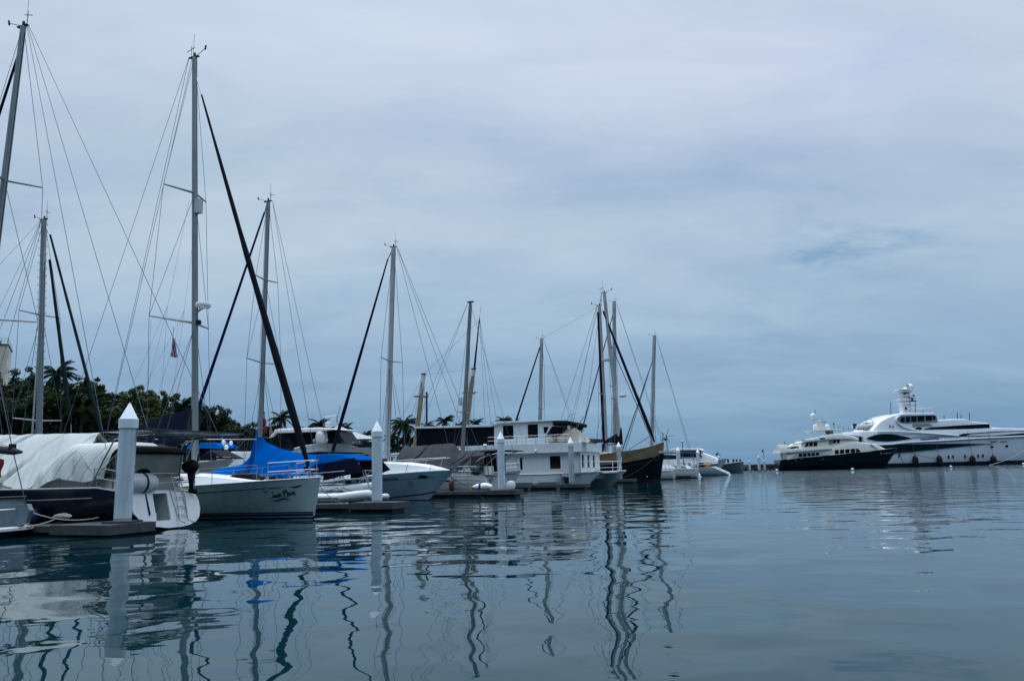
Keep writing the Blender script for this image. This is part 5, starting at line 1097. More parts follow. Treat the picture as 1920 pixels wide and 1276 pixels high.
def finger(b,a1,a0,w,label,head=None,dz=.36,base=None):
    fr=MF(0,0) if base is None else base
    o=G0.world(a1,b); r=thing('finger_pontoon',label,'pontoon',(o.x,o.y,0),ANG,'floating finger pontoons')
    L=a1-a0
    mb=MB(); n=int(L/.16)
    for i in range(n):
        x=-L*(i+1)/n; dw=random.uniform(-.01,.01); mb.box(x,x+L/n-.012,-w/2+dw,w/2+dw,dz-.05,dz+random.uniform(-.003,.003))
    mb.build('deck_planks',TIMB,r,smooth=0)
    for s in (-1,1): MB().box(-L,0,s*(w/2+.03)-.025,s*(w/2+.03)+.025,dz-.19,dz+.01).build('side_board',TIMD if s>0 else TIMB,r)
    MB().box(.0,.05,-w/2-.05,w/2+.05,dz-.24,dz+.01).build('end_board',TIMB,r)
    for i in range(int(L/2.6)+1):
        x=-.3-i*2.6; MB().box(x-1.9,x,-w/2+.08,w/2-.08,-.3,dz-.1).build('float',FLOATM,r)
    if head:
        hx,hw,off=head
        mb=MB(); n=int(hx/.16)
        for i in range(n): x=.06-hx*(i+1)/n; mb.box(x,x+hx/n-.012,off-hw/2,off+hw/2,dz+.012,dz+.06)
        mb.build('head_planks',TIMB,r,smooth=0)
        for s in (-1,1): MB().box(.06-hx,.06,off+s*hw/2-.03,off+s*hw/2+.03,dz-.22,dz+.065).build('head_board',TIMB,r)
        MB().box(.06,.12,off-hw/2-.03,off+hw/2+.03,dz-.22,dz+.065).build('head_end_board',TIMB,r)
        MB().box(-hx,-.05,off-hw/2+.2,off+hw/2-.2,-.3,dz-.05).build('head_float',FLOATM,r)
        # pile collar
    for i in range(3): 
        x=-2.6-3.3*i; m=MB(); m.tube([(x-.13,-w/2+.1,dz+.10),(x+.13,-w/2+.1,dz+.10)],.02,6).tube([(x,-w/2+.1,dz),(x,-w/2+.1,dz+.1)],.025,6); m.build('cleat',DARKM,r)
    return o
def ab(w): return (w.dot(G0.x),w.dot(G0.y))
a1,b1=ab(P1); finger(b1-.15,a1+.62,a1-17,1.1,'near finger pontoon of grey planks carrying the tallest-looking pile and loose ropes',head=(2.4,1.7,-.1),dz=.29)
MB().plate([[(-.45,-.4),(.45,-.4),(.45,.42),(-.45,.42)],[(.33*math.cos(2*PI*i/20),.33*math.sin(2*PI*i/20)) for i in range(20)]],lambda u,v,d:(P1.x+u,P1.y+v,.355+d),0,.06).build('pile_collar',TIMB).location=(0,0,0)
tagp(bpy.data.objects['pile_collar'],'low wooden collar frame round the foot of the tallest-looking pile','pile collar')
a2,b2=ab(P2); finger(b2-.1,a2+1.2,a2-16,1.1,'finger pontoon running behind the palm sloop bow to the second pile',head=(2.2,1.5,0))
a3,b3=ab(P3); finger(b3-.1,a3+1.2,a3-16,1.2,'dark finger pontoon under the third pile with a rolled bag on it',head=(2.0,1.4,0))
a4,b4=ab(P4); finger(b4-.1,a4+1.3,a4-16,1.3,'long dark finger pontoon along the houseboat hull',head=(2.0,1.6,0))
a5,b5=ab(P5); finger(b5-.1,a5+1.6,a5-16,1.3,'finger pontoon before the black hull, under the stained pile',head=(2.0,1.7,0))
a6,b6=ab(P6); finger(b6-.1,a6+1.6,a6-16,1.4,'far finger pontoon right of the black bow')
a7,b7=ab(P7); finger(b7-.1,a7+1.6,a7-16,1.4,'farthest finger pontoon, under the pile before the flybridge boat')
o=G0.world(-36.5,55); r=thing('main_walkway','long floating walkway joining the finger pontoons, mostly hidden behind the boats','pontoon',(o.x,o.y,0),ANG)
MB().box(-1.2,1.2,-42,100,.3,.48).build('walkway_deck',TIMB,r); MB().box(-1,1,-42,100,-.3,.3).build('float',FLOATM,r)

# ropes and small things on the pontoons
def grope(label,pts,rad=.018,m=ROPE,name='mooring_line'):
    w=Vector(pts[0]); o=MB().tube([Vector(p)-w for p in pts],rad,6).build(name,m,None,loc=tuple(w)); return tagp(o,label,'rope')
def on(a,b,z): w=G0.world(a,b); return Vector((w.x,w.y,z))
ls=ab(LS.o)
grope('pale mooring line from the grey stern to the near pontoon',sag(on(ls[0]+.1,ls[1]+.9,.75),on(a1-1.3,b1+.25,.50),.16,14))
grope('second slack line crossing low from the swim platform to the pontoon planks',sag(on(ls[0]+.3,ls[1]+.4,.30),on(a1-3.0,b1+.1,.47),.05,10))
mb=MB(); rnd=random.Random(3)
c=on(a1-2.45,b1-.15,.46)
for k in range(7):
    ph=rnd.random()*6; rr_=rnd.uniform(.12,.26); mb.tube([(rr_*math.cos(t*.6+ph)+rnd.uniform(-.02,.02),rr_*.9*math.sin(t*.6+ph),.03+.11*abs(math.sin(t*.6+ph))*(k/7)+.01*k) for t in range(11)],.02,6)
tagp(mb.build('rope_coil',ROPE,None,loc=tuple(c)),'loose heap of pale rope on the near pontoon left of the pile','rope coil')
grope('dark line from the cruiser bow down to the third pontoon',sag(on(-21.0,43.3,1.5),on(a3-1.0,b3-.3,.45),.25,12),.02,ROPED)
grope('dark sagging line from the grey sloop stern along the houseboat hull',sag(on(-21.0,51.5,1.35),on(a4-3.3,b4-.5,.45),.5,16),.03,ROPED)
grope('pale line from the palm sloop bow down to the second pontoon',sag(on(-18.9,26.7,1.5),on(a2-1.2,b2-.5,.42),.3,10),.014)
grope('dark line from the black two-master bow down to its pontoon',sag(on(-16.6,89.5,3.2),on(a5-.3,b5+.6,.42),.4,10),.03,ROPED)
grope('dark line tying the houseboat bow to its pile',sag(on(-17.4,66.0,1.55),on(a4+.1,b4+.3,1.1),.1,8),.025,ROPED)
mb=MB(); c=on(a4-3.2,b4-.4,.42)
for k in range(4): mb.tube([((.2+.02*k)*math.cos(t*.7),.2*math.sin(t*.7),.04*k+.02) for t in range(10)],.03,6)
tagp(mb.build('rope_coil',ROPE,None,loc=tuple(c)),'pale rope coil lying on the long pontoon beside the houseboat','rope coil')
# rolled bag, tub, blue rope, fender near pile 3
c=on(a3-1.15,b3-.35,.62); m=MB().tube([(-.75,0,0),(-.45,0,.03),(.2,0,.05),(.62,0,.0)],[.10,.2,.24,.15],12).build('rolled_bag',WHITE2,None,loc=tuple(c),rz=ANG); tagp(m,'white rolled bag lying on the third pontoon left of its pile','bag')
MB().tube([(-.28,0,.04),(-.14,0,.045)],.232,12).build('blue_band',BLUEC,m)
c=on(a3-2.0,b3-.5,.46); mb=MB()
for k in range(5): mb.tube([( (.16+.02*k)*math.cos(t*.7),(.16)*math.sin(t*.7),.04*k+.02) for t in range(10)],.03,6)
tagp(mb.build('rope_coil',mat('pale_tan_rope',(.4,.33,.22),.9),None,loc=tuple(c)),'small tan rope coil beside the rolled bag','rope coil')
c=on(a3+.62,b3+.1,.44); m=MB().lathe((0,0,0),[(.05,0),(.24,.03),(.3,.2),(.3,.35),(.24,.52),(.05,.56)],16).build('white_tub',WHITE2,None,loc=tuple(c)); tagp(m,'squat white drum on the third pontoon right of its pile','drum')
fr=MF(0,0)
p=G0.P(845,906,y=48.75); fender(G0,p.x,48.85,.35,.17,.8,MAROON,'dark red fender hanging at the grey-tarped sloop hull')
p=G0.P(57,968,y=19.0); o=G0.world(p.x,19.05); m=MB().ball((0,0,0),.24,16,10,1.15).build('ball_fender',mat('blue_black_fender',(.01,.03,.08),.4),None,loc=(o.x,o.y,p.z)); tagp(m,'round dark blue fender against the navy hull','fender')
# inflatables
def rib(a,b,L,rad,m,label,z0=.25,rot=0,rb=.75):
    o=G0.world(a,b); r=thing('inflatable_dinghy',label,'dinghy',(o.x,o.y,0),ANG+rot,'inflatable dinghies behind the palm sloop bow')
    pts=[(-L/2,-rb,z0)]+[(-L/2+L*.62*i/6,-rb,z0) for i in range(1,7)]+[(L*.12+L*.36*math.sin(PI*i/12),-rb*math.cos(PI*i/12),z0+.13*math.sin(PI*i/12)) for i in range(1,12)]+[(-L/2+L*.62*i/6,rb,z0) for i in range(6,0,-1)]+[(-L/2,rb,z0)]
    n=len(pts); rr=[rad*(.35 if i in(0,n-1) else (.8 if i in (1,n-2) else 1)) for i in range(n)]
    t=MB().tube(pts,rr,14).build('inflated_tube',m,r)
    for s in (-1,1): MB().tube([(-L/2+.3,s*(rb+rad*.98),z0),(L*.15,s*(rb+rad*.98),z0)],.03,6).build('rubbing_strake',GREYC,t)
    MB().slab([(-L/2+.15,z0+.05),(L*.35,z0+.1)],[(-L/2+.15,z0-.3),(L*.35,z0-.15)],lambda x:rb if x<L*.1 else rb-(x-L*.1)*1.2,ch=.03).build('hull_floor',HYPD,r)
    MB().box(-L/2+.1,-L/2+.18,-rb,rb,z0-.15,z0+.3).build('transom',GREYW,r)
    MB().box(-.2,.1,-rb,rb,z0+.12,z0+.18).build('thwart',GREYW,r)
    for x,dx_ in ((-L*.2,.35),(L*.12,-.3)): MB().tube([(x,-rb-rad,z0-.1),(x+dx_*.3,-rb,z0+rad+.02),(x+dx_,0,z0+rad+.25),(x+dx_*.3,rb,z0+rad)],.018,6).build('lifting_strap',DARKM,r)
    return r
cA=ab(W(632,957)); p=G0.P(640,932,y=32.9)
rib(p.x,32.9,3.0,.22,HYPW,'white inflatable dinghy with black lifting straps, nearest the palm sloop bow',z0=max(.3,p.z))
p=G0.P(650,917,y=34.6); rib(p.x,34.6,3.1,.26,HYPA,'grey inflatable dinghy with tilted outboard, behind the white one',z0=max(.4,p.z-.05))
p=G0.P(700,925,y=34.0); 
r=rib(p.x-.25,33.8,2.5,.13,HYPW,'white-floored dinghy under the stainless stern frame, left of the second pile',z0=.45,rot=-10,rb=.5)
# flags
def flag(name,label,fr,px,py,h,wd,kind,lean=0):
    p=fr.P(px,py); o=fr.world(p.x,0)
    r=thing(name,label,'flag',(o.x,o.y,0),fr.ang)
    fm=bpy.data.materials.get('flag_'+kind)
    if not fm:
        fm=bpy.data.materials.new('flag_'+kind); fm.use_nodes=True; t=fm.node_tree; pr=t.nodes['Principled BSDF']; pr.inputs['Roughness'].default_value=.8
        uv=t.nodes.new('ShaderNodeUVMap'); sp=t.nodes.new('ShaderNodeSeparateXYZ'); t.links.new(uv.outputs[0],sp.inputs[0])
        def M_(op,a,b):
            n=t.nodes.new('ShaderNodeMath'); n.operation=op
            for i,v in enumerate((a,b)):
                if isinstance(v,(int,float)): n.inputs[i].default_value=v
                else: t.links.new(v,n.inputs[i])
            return n.outputs[0]
        def MX(f,a,b):
            n=t.nodes.new('ShaderNodeMix'); n.data_type='RGBA'; t.links.new(f,n.inputs[0])
            for i,v in ((6,a),(7,b)):
                if isinstance(v,tuple): n.inputs[i].default_value=(*v,1)
                else: t.links.new(v,n.inputs[i])
            return n.outputs[2]
        st=M_('GREATER_THAN',M_('FRACT',M_('MULTIPLY',sp.outputs[1],7),0),.5)
        c=MX(st,(.42,.42,.45),(.30,.012,.03)) if kind=='striped' else MX(M_('GREATER_THAN',sp.outputs[1],.5),(.45,.02,.03),(.40,.03,.03))
        cn=M_('MULTIPLY',M_('LESS_THAN',sp.outputs[0],.5),M_('GREATER_THAN',sp.outputs[1],.46))
        c=MX(cn,c,(.01,.015,.10)); 
        dd=M_('ADD',M_('POWER',M_('SUBTRACT',sp.outputs[0],.25),2),M_('POWER',M_('SUBTRACT',sp.outputs[1],.72),2)); c=MX(M_('MULTIPLY',M_('LESS_THAN',dd,.012),M_('GREATER_THAN',dd,.004)),c,(.6,.45,.05))
        t.links.new(c,pr.inputs['Base Color'])
    nu,nv=12,14; mb=MB()
    # a slack flag: hoist edge along the line, fly edge falling
    def fn(a,b):  # a along the fly, b down the hoist
        return (wd*.62*(a-.45)*(.25+.75*b)+lean*b*h,.07*math.sin(a*9+b*3),p.z-h*b-.10*h*a+.02*math.sin(a*9))
    mb.grid(fn,nu,nv); o=mb.build('cloth',fm,r)
    uvl=o.data.uv_layers.new(name='UVMap')
    for poly in o.data.polygons:
        for li in poly.loop_indices:
            vi=o.data.loops[li].vertex_index; i,j=divmod(vi,nv+1); uvl.data[li].uv=(j/nv,1-i/nu)
    tube('halyard',[(-.02,0,p.z+.5),(-.02,0,p.z-h*.6)],.012,WIRE,r,n=4)
    return r
flag('flag','striped flag with dark blue corner hanging limp below the palm sloop spreader',PS[0],325,633,.85,.85,'striped',.12)
flag('flag','drooping red and white ensign on the white cabin boat, left of the blue awning',WC,425,830,1.0,.5,'striped',.05)
fB=MF(-19,60.5); flag('flag','striped flag leaning beside the raked frame of the big motor yacht',fB,505,793,1.1,.9,'striped',.25)
flag('flag','faded red flag furled on a staff behind the blue awning mast',fB,496,784,1.3,.6,'ensign',.1)
r=fthing(fB,'flag_staff','thin dark flag staff just right of the blue awning mast','pole'); tube('staff',[(fB.q(499,815)[0],0,fB.q(499,815)[1]-1.5),(fB.q(495.5,774)[0],0,fB.q(495.5,774)[1])],.035,DARKM,r); MB().ball((fB.q(495.5,773)[0],0,fB.q(495.5,773)[1]),.09,8,6).build('knob',DARKM,r)
MB().ball((fB.q(490,792)[0],.1,fB.q(490,792)[1]),.42,12,8,1.3).build('dark_day_shape',DARKM,r)

# ================================================================ superyachts at the breakwater
def patch(q,pts,hw,m,r,name,depth=.05,off=.03,both=True):
    P=[q(*p) for p in pts]; hf=hw if callable(hw) else (lambda x:hw)
    for s in ((-1,1) if both else (-1,)):
        MB().plate([P],lambda u,v,d:(u,s*(hf(u)+off-d),v),0,depth+off).build(name,m,r,smooth=0)
def dark_yacht():
    fr=Fr(tuple(A(1458,881,197))[:2],-4.0); Q=lambda px,py:fr.q(px,py,-3.4)
    r=fthing(fr,'superyacht','dark-hulled cream superyacht with domes on its hardtop, before the longer white one','superyacht')
    L=Q(1696,838)[0]; zb=Q(1690,839)[1]
    sh=[(0,Q(1460,862)[1]),(.1,Q(1478,859)[1]),(.45,Q(1566,852)[1]),(.8,Q(1647,843)[1]),(1,fr.q(1695,838,0)[1])]
    h=Hull(0,L,3.5,sh,tr=.9,rake=4.6,srake=0,keel=-.8,full=.5,fine=.62,vee=1.3,p=2.3)
    h.mesh(44,12).build('hull',mat('midnight_blue_hull',(.006,.008,.018),.2,var=.15,coat=.3),r); h.deck(.05).build('deck',CREAM,r)
    h.band(0,.45,1.0,1.1,.02).build('rubbing_strake',mat('faint_strake',(.06,.06,.07),.4),r)
    def hw(x):
        t=x/L; return 3.25 if t<.62 else max(.4,3.25*(1-((t-.62)/.33)**2.2))
    crm=CREAM
    top=[Q(1470,849),Q(1500,845),Q(1560,839),Q(1590,829),Q(1612,828),Q(1640,831.5),Q(1657,836),Q(1667,841)]
    bot=[(Q(1476,858)[0],h.zs(.05)-.1),(Q(1560,852)[0],h.zs(.45)-.1),(Q(1667,842)[0],h.zs(.85)-.1)]
    MB().slab(top,bot,hw,ch=.35,n=40,tumble=.06).build('main_deckhouse',crm,r)
    MB().slab([Q(1461,847),Q(1474,843.5),Q(1500,841),Q(1560,838.5)],[Q(1461,849.5),Q(1500,846.5),Q(1560,841)],3.45,ch=.1).build('boat_deck',crm,r)
    patch(Q,[(1485.5,857),(1492,849.5),(1548,845.5),(1544.5,852.5),(1530,854)],hw,GREYW,r,'side_recess',off=.02)
    for i in range(5):
        x=1498+i*8; y0=849.6-.45*i; patch(Q,[(x,y0+.2),(x+6.3,y0-.2),(x+6.3,y0+6.2-.2*i),(x,y0+6.6-.2*i)],hw,GLASS,r,'main_deck_window',off=.06)
    patch(Q,[(1542,853),(1551,844.8),(1560,843.5),(1554,852)],hw,crm,r,'slanted_pillar',off=.10)
    fx=[(1566,1573),(1575.5,1583),(1585.5,1593),(1595.5,1603.5)]
    for i,(a,b) in enumerate(fx): patch(Q,[(a,843.2-.7*i),(b,842.6-.7*i),(b,849.8-.8*i),(a,850.6-.8*i)],hw,GLASS,r,'forward_window',off=.06)
    patch(Q,[(1605.5,840.6),(1608,840.5),(1614,845),(1614,845.8),(1605.5,847.2)],hw,GLASS,r,'forward_window',off=.06)
    # upper deck
    def hu(x): 
        a=Q(1590,830)[0]; b=Q(1619,828)[0]; return 2.7 if x<a else max(.8,2.7*(1-.6*((x-a)/(b-a))**2))
    MB().slab([Q(1503,836),Q(1507,827),Q(1520,824),Q(1560,820.5),Q(1600,820.5),Q(1612,823),Q(1618,827.5)],[Q(1500,845),Q(1560,840),Q(1618,832)],hu,ch=.1,n=30,tumble=.05).build('upper_deckhouse',crm,r)
    for i,(a,b) in enumerate(((1511,1517.5),(1519,1525.5),(1527.3,1534))): patch(Q,[(a+(3 if i==0 else 0),829.5-.6*i),(b,829-.6*i),(b,835.8-.5*i),(a-(1 if i==0 else 0),836.6-.4*i)],hu,GLASS,r,'upper_window',off=.05)
    patch(Q,[(1556,825),(1563,824.4),(1563,831),(1556,831.5)],hu,mat('interior_tan',(.20,.17,.12)),r,'lit_opening',off=.05)
    for a,b in ((1564,1569.5),(1571,1615)): patch(Q,[(a,824.3 if a<1570 else 823.4),(b,823.4 if b<1600 else 824),(b+(1.5 if b>1600 else 0),829 if b<1600 else 827.6),(a+(1 if a>1570 else 0),830.3)],hu,GLASS,r,'pilothouse_window',off=.05)
    MB().slab([Q(1503,829),Q(1508,823),Q(1525,821),Q(1550,815.5),Q(1560,813),Q(1582,812.6),Q(1600,816),Q(1612,819.5),Q(1615,822)],[Q(1503,830),Q(1512,827.5),Q(1560,822.5),Q(1600,822),Q(1615,823.5)],lambda x:hu(x)+.25,ch=.4,n=30).build('sun_deck_coaming',WHITE2,r)
    MB().box(Q(1505,828)[0],Q(1524,828)[0],-2.9,2.9,Q(1510,826)[1],Q(1510,823)[1]).build('stair_well',GREYW,r)
    patch(Q,[(1537.5,820.5),(1547,820),(1548,822.5),(1539,823)],2.9,DARKM,r,'name_board',off=.1)
    a,b=Q(1553,837.5),Q(1570,834); text_mb('~~~',1.0,lambda u,v,d:(a[0]+u,-2.8,a[1]-.3+v)).build('script_mark',GREYW,r,smooth=0)
    MB().slab([Q(1520,806.5),Q(1545,804.5),Q(1560,803.2),Q(1580,804)],[Q(1520,808),Q(1545,807),Q(1580,805.3)],2.4,ch=.1).build('hardtop',crm,r)
    for sd in (-1,1):
        A_,B_=Q(1526,808),Q(1535,816); MB().tube([(A_[0],sd*2.2,A_[1]),(B_[0],sd*2.4,B_[1])],.16,6).build('hardtop_leg',WHITE2,r)
        A_,B_=Q(1562,806),Q(1566,813); MB().tube([(A_[0],sd*1.2,A_[1]),(B_[0],sd*1.2,B_[1])],[.7,.4],8).build('mast_foot',mat('tan_shade',(.35,.28,.17)),r)
    q=fr.q
    c=q(1524.5,779.5); MB().lathe((c[0],0,c[1]-.75),[(.3,0),(.62,.15),(.66,.7),(.55,1.15),(.3,1.4),(.05,1.48)],16).build('satellite_dome',WHITE2,r)
    for px in (1527.5,1549.5): c=q(px,800); MB().lathe((c[0],-.6,c[1]-.7),[(.3,0),(.55,.1),(.62,.6),(.52,1.05),(.28,1.28),(.05,1.35)],16).build('satellite_dome',WHITE2,r)
    a,b=q(1538,806),q(1536,787); MB().slab([(a[0]-.9,a[1]+.4),(b[0]-.5,b[1]),(b[0]+.4,b[1]-.1),(a[0]+.9,a[1]+.8)],[(a[0]-.9,a[1]),(a[0]+.9,a[1])],.4,ch=.1).build('radar_mast',crm,r)
    for px,py,w_ in ((1538,785,.9),(1541,791,1.0),(1531,787,.8)): c=q(px,py); MB().box(c[0]-w_,c[0]+w_,-.12,.12,c[1]-.07,c[1]+.07).build('radar_scanner',WHITE if px!=1541 else DARKM,r)
    tube('mast_pole',[(q(1525,787)[0],0,q(1525,787)[1]),(q(1526,806)[0],0,q(1526,806)[1])],.12,WHITE,r)
    tube('top_antenna',[(q(1528,776)[0],0,q(1528,776)[1]),(q(1528.5,768)[0],0,q(1528.5,768)[1])],.07,DARKM,r)
    # crane and tender on the boat deck
    MB().slab([Q(1464.5,833),Q(1482,833.5)],[Q(1464.5,838.5),Q(1482,839)],.9,ch=.25,n=4).build('deck_crane',CREAM,r)
    MB().slab([Q(1463,841),Q(1482,840)],[Q(1463,846),Q(1500,845)],3.3,ch=.1,n=4).build('aft_bulwark',crm,r)
    hh=Hull(Q(1485,836)[0],Q(1504,836)[0],1.0,[(0,Q(1485,837)[1]),(1,Q(1504,834.5)[1])],tr=.8,rake=.6,srake=0,keel=Q(1490,840)[1]); hh.mesh(12,6).build('deck_tender',DARKM,r)
    MB().slab([Q(1485,836),Q(1492,831),Q(1497,832),Q(1504,835)],[Q(1485,837.3),Q(1504,835.3)],1.0,ch=.2,n=8).build('tender_cover',WHITE2,r)
    for px in (1467,1477): a,b=Q(px,847),Q(px,860); tube('deck_pillar',[(a[0],-3.0,a[1]),(b[0],-3.0,b[1])],.10,DARKM,r)
    tube('stern_flagstaff',[(q(1472,832)[0],0,q(1472,832)[1]),(q(1470.5,827)[0],0,q(1470.5,827)[1])],.08,DARKM,r)
    # foredeck trim and bow lettering (unreadable at this distance: pale marks)
    MB().slab([Q(1634,831),Q(1649,841)],[Q(1634,833),Q(1649,843)],lambda x:hw(x)+.05,ch=.05).build('foredeck_seat_edge',GREYW,r)
    for px,py,w_ in ((1649.5,848.5,.2),(1651.5,851,.25),(1657,850.3,.55),(1661,850,.5),(1667,849.4,.55),(1671,848.8,.3),(1676,846.3,.2)):
        c=fr.q(px,py,-1.8); p=h.at(c[0],c[1],-1,.04); p2=h.at(c[0]+w_*1.4,c[1]+.05,-1,.04)
        MB().add([p,p2,p2+Vector((0,0,.22)),p+Vector((0,0,.22))],[(0,1,2,3)]).build('bow_letter',WHITE2,r,smooth=0)
    for k,px in enumerate((1503,1544,1494)): c=fr.q(px,860 if k<2 else 863,-3.5); p=h.at(c[0],c[1],-1,.03); MB().ball(p,.12,8,6).build('side_light',GREYW,r)
    c=fr.q(1688,850,0); MB().tube([(c[0]-.2,0,c[1]),(c[0]-.5,0,c[1]-1.0)],.18,8).build('anchor',DARKM,r)
    return fr,h
DY=dark_yacht()
def white_yacht():
    fr=Fr(tuple(A(1690,872,212))[:2],12.0); HB=5.2; Q=lambda px,py:fr.q(px,py,-HB)
    r=fthing(fr,'superyacht','very large white superyacht with lens-shaped window and radar mast, cut by the right edge','superyacht')
    wm=mat('superyacht_white',(.76,.80,.82),.2,var=.03,scale=.2,coat=.3)
    wm2=mat('superyacht_bright_white',(.80,.82,.84),.22,var=.02,scale=.2,coat=.3)
    xs=Q(1583,860)[0]; xe=Q(1925,860)[0]+24
    def hw(x):
        a=Q(1900,860)[0]; return HB if x<a else max(.3,HB*(1-((x-a)/(xe-a+.1))**2.2))
    top=[(xs,Q(1600,834)[1]),Q(1640,833.5),Q(1665,833),Q(1700,829),Q(1760,826),Q(1840,821),(Q(1920,817.5)),(xe,Q(1920,817.5)[1]+2.2)]
    mb=MB(); rs=[]
    for i in range(61):
        x=xs+(xe-xs)*i/60; zt=interp(top,x); h_=hw(x); f=1-.06-.55*max(0,(i/60-.7)/.3)
        rs.append([(x,-h_*f*.9,-.6),(x,-h_*f,1.0),(x,-h_*(.5+.5*f),zt*.5),(x,-h_,zt),(x,h_,zt),(x,h_*(.5+.5*f),zt*.5),(x,h_*f,1.0),(x,h_*f*.9,-.6)])
    mb.rings(rs).build('hull',mat('superyacht_hull',(.66,.73,.77),.22,var=.03,scale=.15,coat=.4,zband=[(-2,1.05,(.015,.02,.025))]),r,smooth=50)
    mb=MB()
    for s in (-1,1): mb.tube([(xs+(xe-xs)*i/40,s*(hw(xs+(xe-xs)*i/40)+.02),interp(top,xs+(xe-xs)*i/40)) for i in range(41)],.28,6)
    mb.build('sheer_moulding',wm2,r)
    patch(Q,[(1640,836),(1700,832.3),(1790,831),(1851,831.4),(1800,836.5),(1750,842),(1697,847.2),(1640,851)],hw,GLASSG,r,'hull_window_band',off=.10,depth=.3)
    strip=[Q(1700,836),Q(1920,829)]
    patch(Q,[(1850,831.2),(1990,827.5),(1990,828.3),(1850,832)],hw,mat('side_line',(.10,.12,.14)),r,'hull_line',off=.08)
    # main deck tier
    top1=[Q(1581,810.5),Q(1600,808.8),Q(1622,807),Q(1700,806.5),Q(1760,806),Q(1800,804.8),Q(1850,802.3),Q(1880,801.5),Q(1920,802.2),(xe-3,Q(1920,805)[1])]
    bot1=[Q(1581,812.5),Q(1600,815),Q(1618,818),(Q(1622,818)[0],top[1][1]-.2),(xe-3,top[-1][1]-.2)]
    MB().slab(top1,bot1,lambda x:min(HB-.05,hw(x+1)),ch=.5,n=60,tumble=.05).build('main_deckhouse',wm,r)
    MB().slab([Q(1583,829),Q(1665,827)],[(Q(1583,829)[0],top[0][1]-.1),(Q(1665,829)[0],top[1][1]-.1)],HB-.3,ch=.2,n=6).build('aft_deck',wm2,r)
    for px in (1613,1618): a,b=Q(px,818),Q(px,832); MB().box(a[0],a[0]+.45,-HB+.2,-HB+.6,b[1],a[1]).build('aft_pillar',GLASS if px==1613 else wm2,r)
    lens=[(1625+86*i/16,821.2-8.2*math.sin(PI*(i/16)**.8)) for i in range(17)]+[(1711-86*i/16,821.2+5.6*math.sin(PI*(1-i/16)**.8)) for i in range(1,16)]
    hw1=lambda x:min(HB-.05,hw(x+1))
    patch(Q,lens,hw1,GLASSG,r,'lens_window',off=.06,depth=.3)
    for px in (1640,1655,1668,1682): patch(Q,[(px,813.6),(px+.5,813.6),(px+.5,826),(px,826)],hw1,GLASS,r,'lens_mullion',off=.09)
    patch(Q,[(1797,817),(1800,814.5),(1806,812.6),(1870,808),(1920,806.8),(1990,806),(1990,812),(1920,814.8),(1860,817),(1820,817.4)],hw1,GLASS,r,'forward_window_band',off=.06,depth=.3)
    patch(Q,[(1726,822.4),(1740,821.8),(1744,820.8),(1761,820.6),(1760,822),(1744,822.6),(1740,823.6),(1727,824.2)],hw1,mat('dark_bronze_script',(.09,.08,.07)),r,'name_script',off=.14)
    patch(Q,[(1711,818.6),(1780,816.8),(1800,816.6),(1800,817.2),(1711,819.3)],hw1,mat('panel_line',(.25,.28,.3)),r,'panel_line',off=.10)
    MB().tube([(Q(px,py)[0],-HB-.02,Q(px,py)[1]) for px,py in ((1645,808.5),(1685,808.8),(1720,810.5),(1760,813.5),(1797,816.5))],.22,6).build('sweep_moulding',wm2,r)
    # upper tier with the great arch
    def h2(x):
        a=Q(1860,800)[0]; return 4.5 if x<a else max(1.0,4.5*(1-((x-a)/14)**2*.8))
    top2=[Q(1638,807),Q(1645,799),Q(1652,792),Q(1661,785.5),Q(1670,781),Q(1680,777.3),Q(1690,775.2),Q(1705,773.5),Q(1730,773.2),Q(1752,774),Q(1762,778),Q(1764,786),Q(1790,784.5),Q(1815,784.2),Q(1822,786),Q(1830,789),Q(1860,792),Q(1866,800),Q(1890,802),Q(1915,803)]
    bot2=[(top2[0][0],top1[2][1]-.3),(Q(1760,806)[0],top1[4][1]-.3),(top2[-1][0],top1[6][1]-.4)]
    MB().slab(top2,bot2,h2,ch=.55,n=50,tumble=.05).build('upper_deckhouse',wm,r)
    MB().slab([Q(1688,776),Q(1700,773.2),Q(1752,773),Q(1757,774.5)],[Q(1688,779),Q(1757,777.5)],4.75,ch=.4).build('bridge_roof',wm2,r)
    QU=lambda px,py:fr.q(px,py,-4.5)
    patch(QU,[(1681,786.5),(1688,782),(1700,779.5),(1756,778.5),(1758,789.5),(1700,792.5),(1688,791)],h2,mat('shaded_recess',(.25,.28,.30)),r,'bridge_recess_shade',off=.02)  # flat grey patch with the recess shade put into its colour
    for a,b,y0,y1 in ((1687.5,1696,782.6,791.3),(1698,1706.3,781.5,790.8),(1708.2,1718.4,780.6,790.1),(1720.2,1732.5,779.8,789.3),(1735.5,1747,779.4,788),(1748.5,1753.5,779.3,786.6)):
        patch(QU,[(a+(3 if a<1690 else .3),y0),(b,y0-.4),(b,y1-.3),(a+(3 if a<1690 else 0),y1),(a,(y0+y1)/2)],h2,GLASSG,r,'bridge_window',off=.07,depth=.1)
    patch(QU,[(1731,804.8),(1735,803),(1745,800.6),(1790,797.5),(1830,795.3),(1855,794.4),(1855.5,801.2),(1815,803.2),(1770,804)],h2,GLASSG,r,'upper_window_band',off=.05,depth=.2)
    patch(QU,[(1711.5,794),(1742,793),(1748,797.5),(1711,799.2)],h2,mat('louvre_grey',(.30,.32,.33),.6,var=.2,scale=8),r,'louvre_panel',off=.05)
    patch(QU,[(1716,802.5),(1719,800.8),(1727,800.6),(1729,803),(1725,805.2),(1718,805.2)],h2,DARKM,r,'side_light_niche',off=.08)
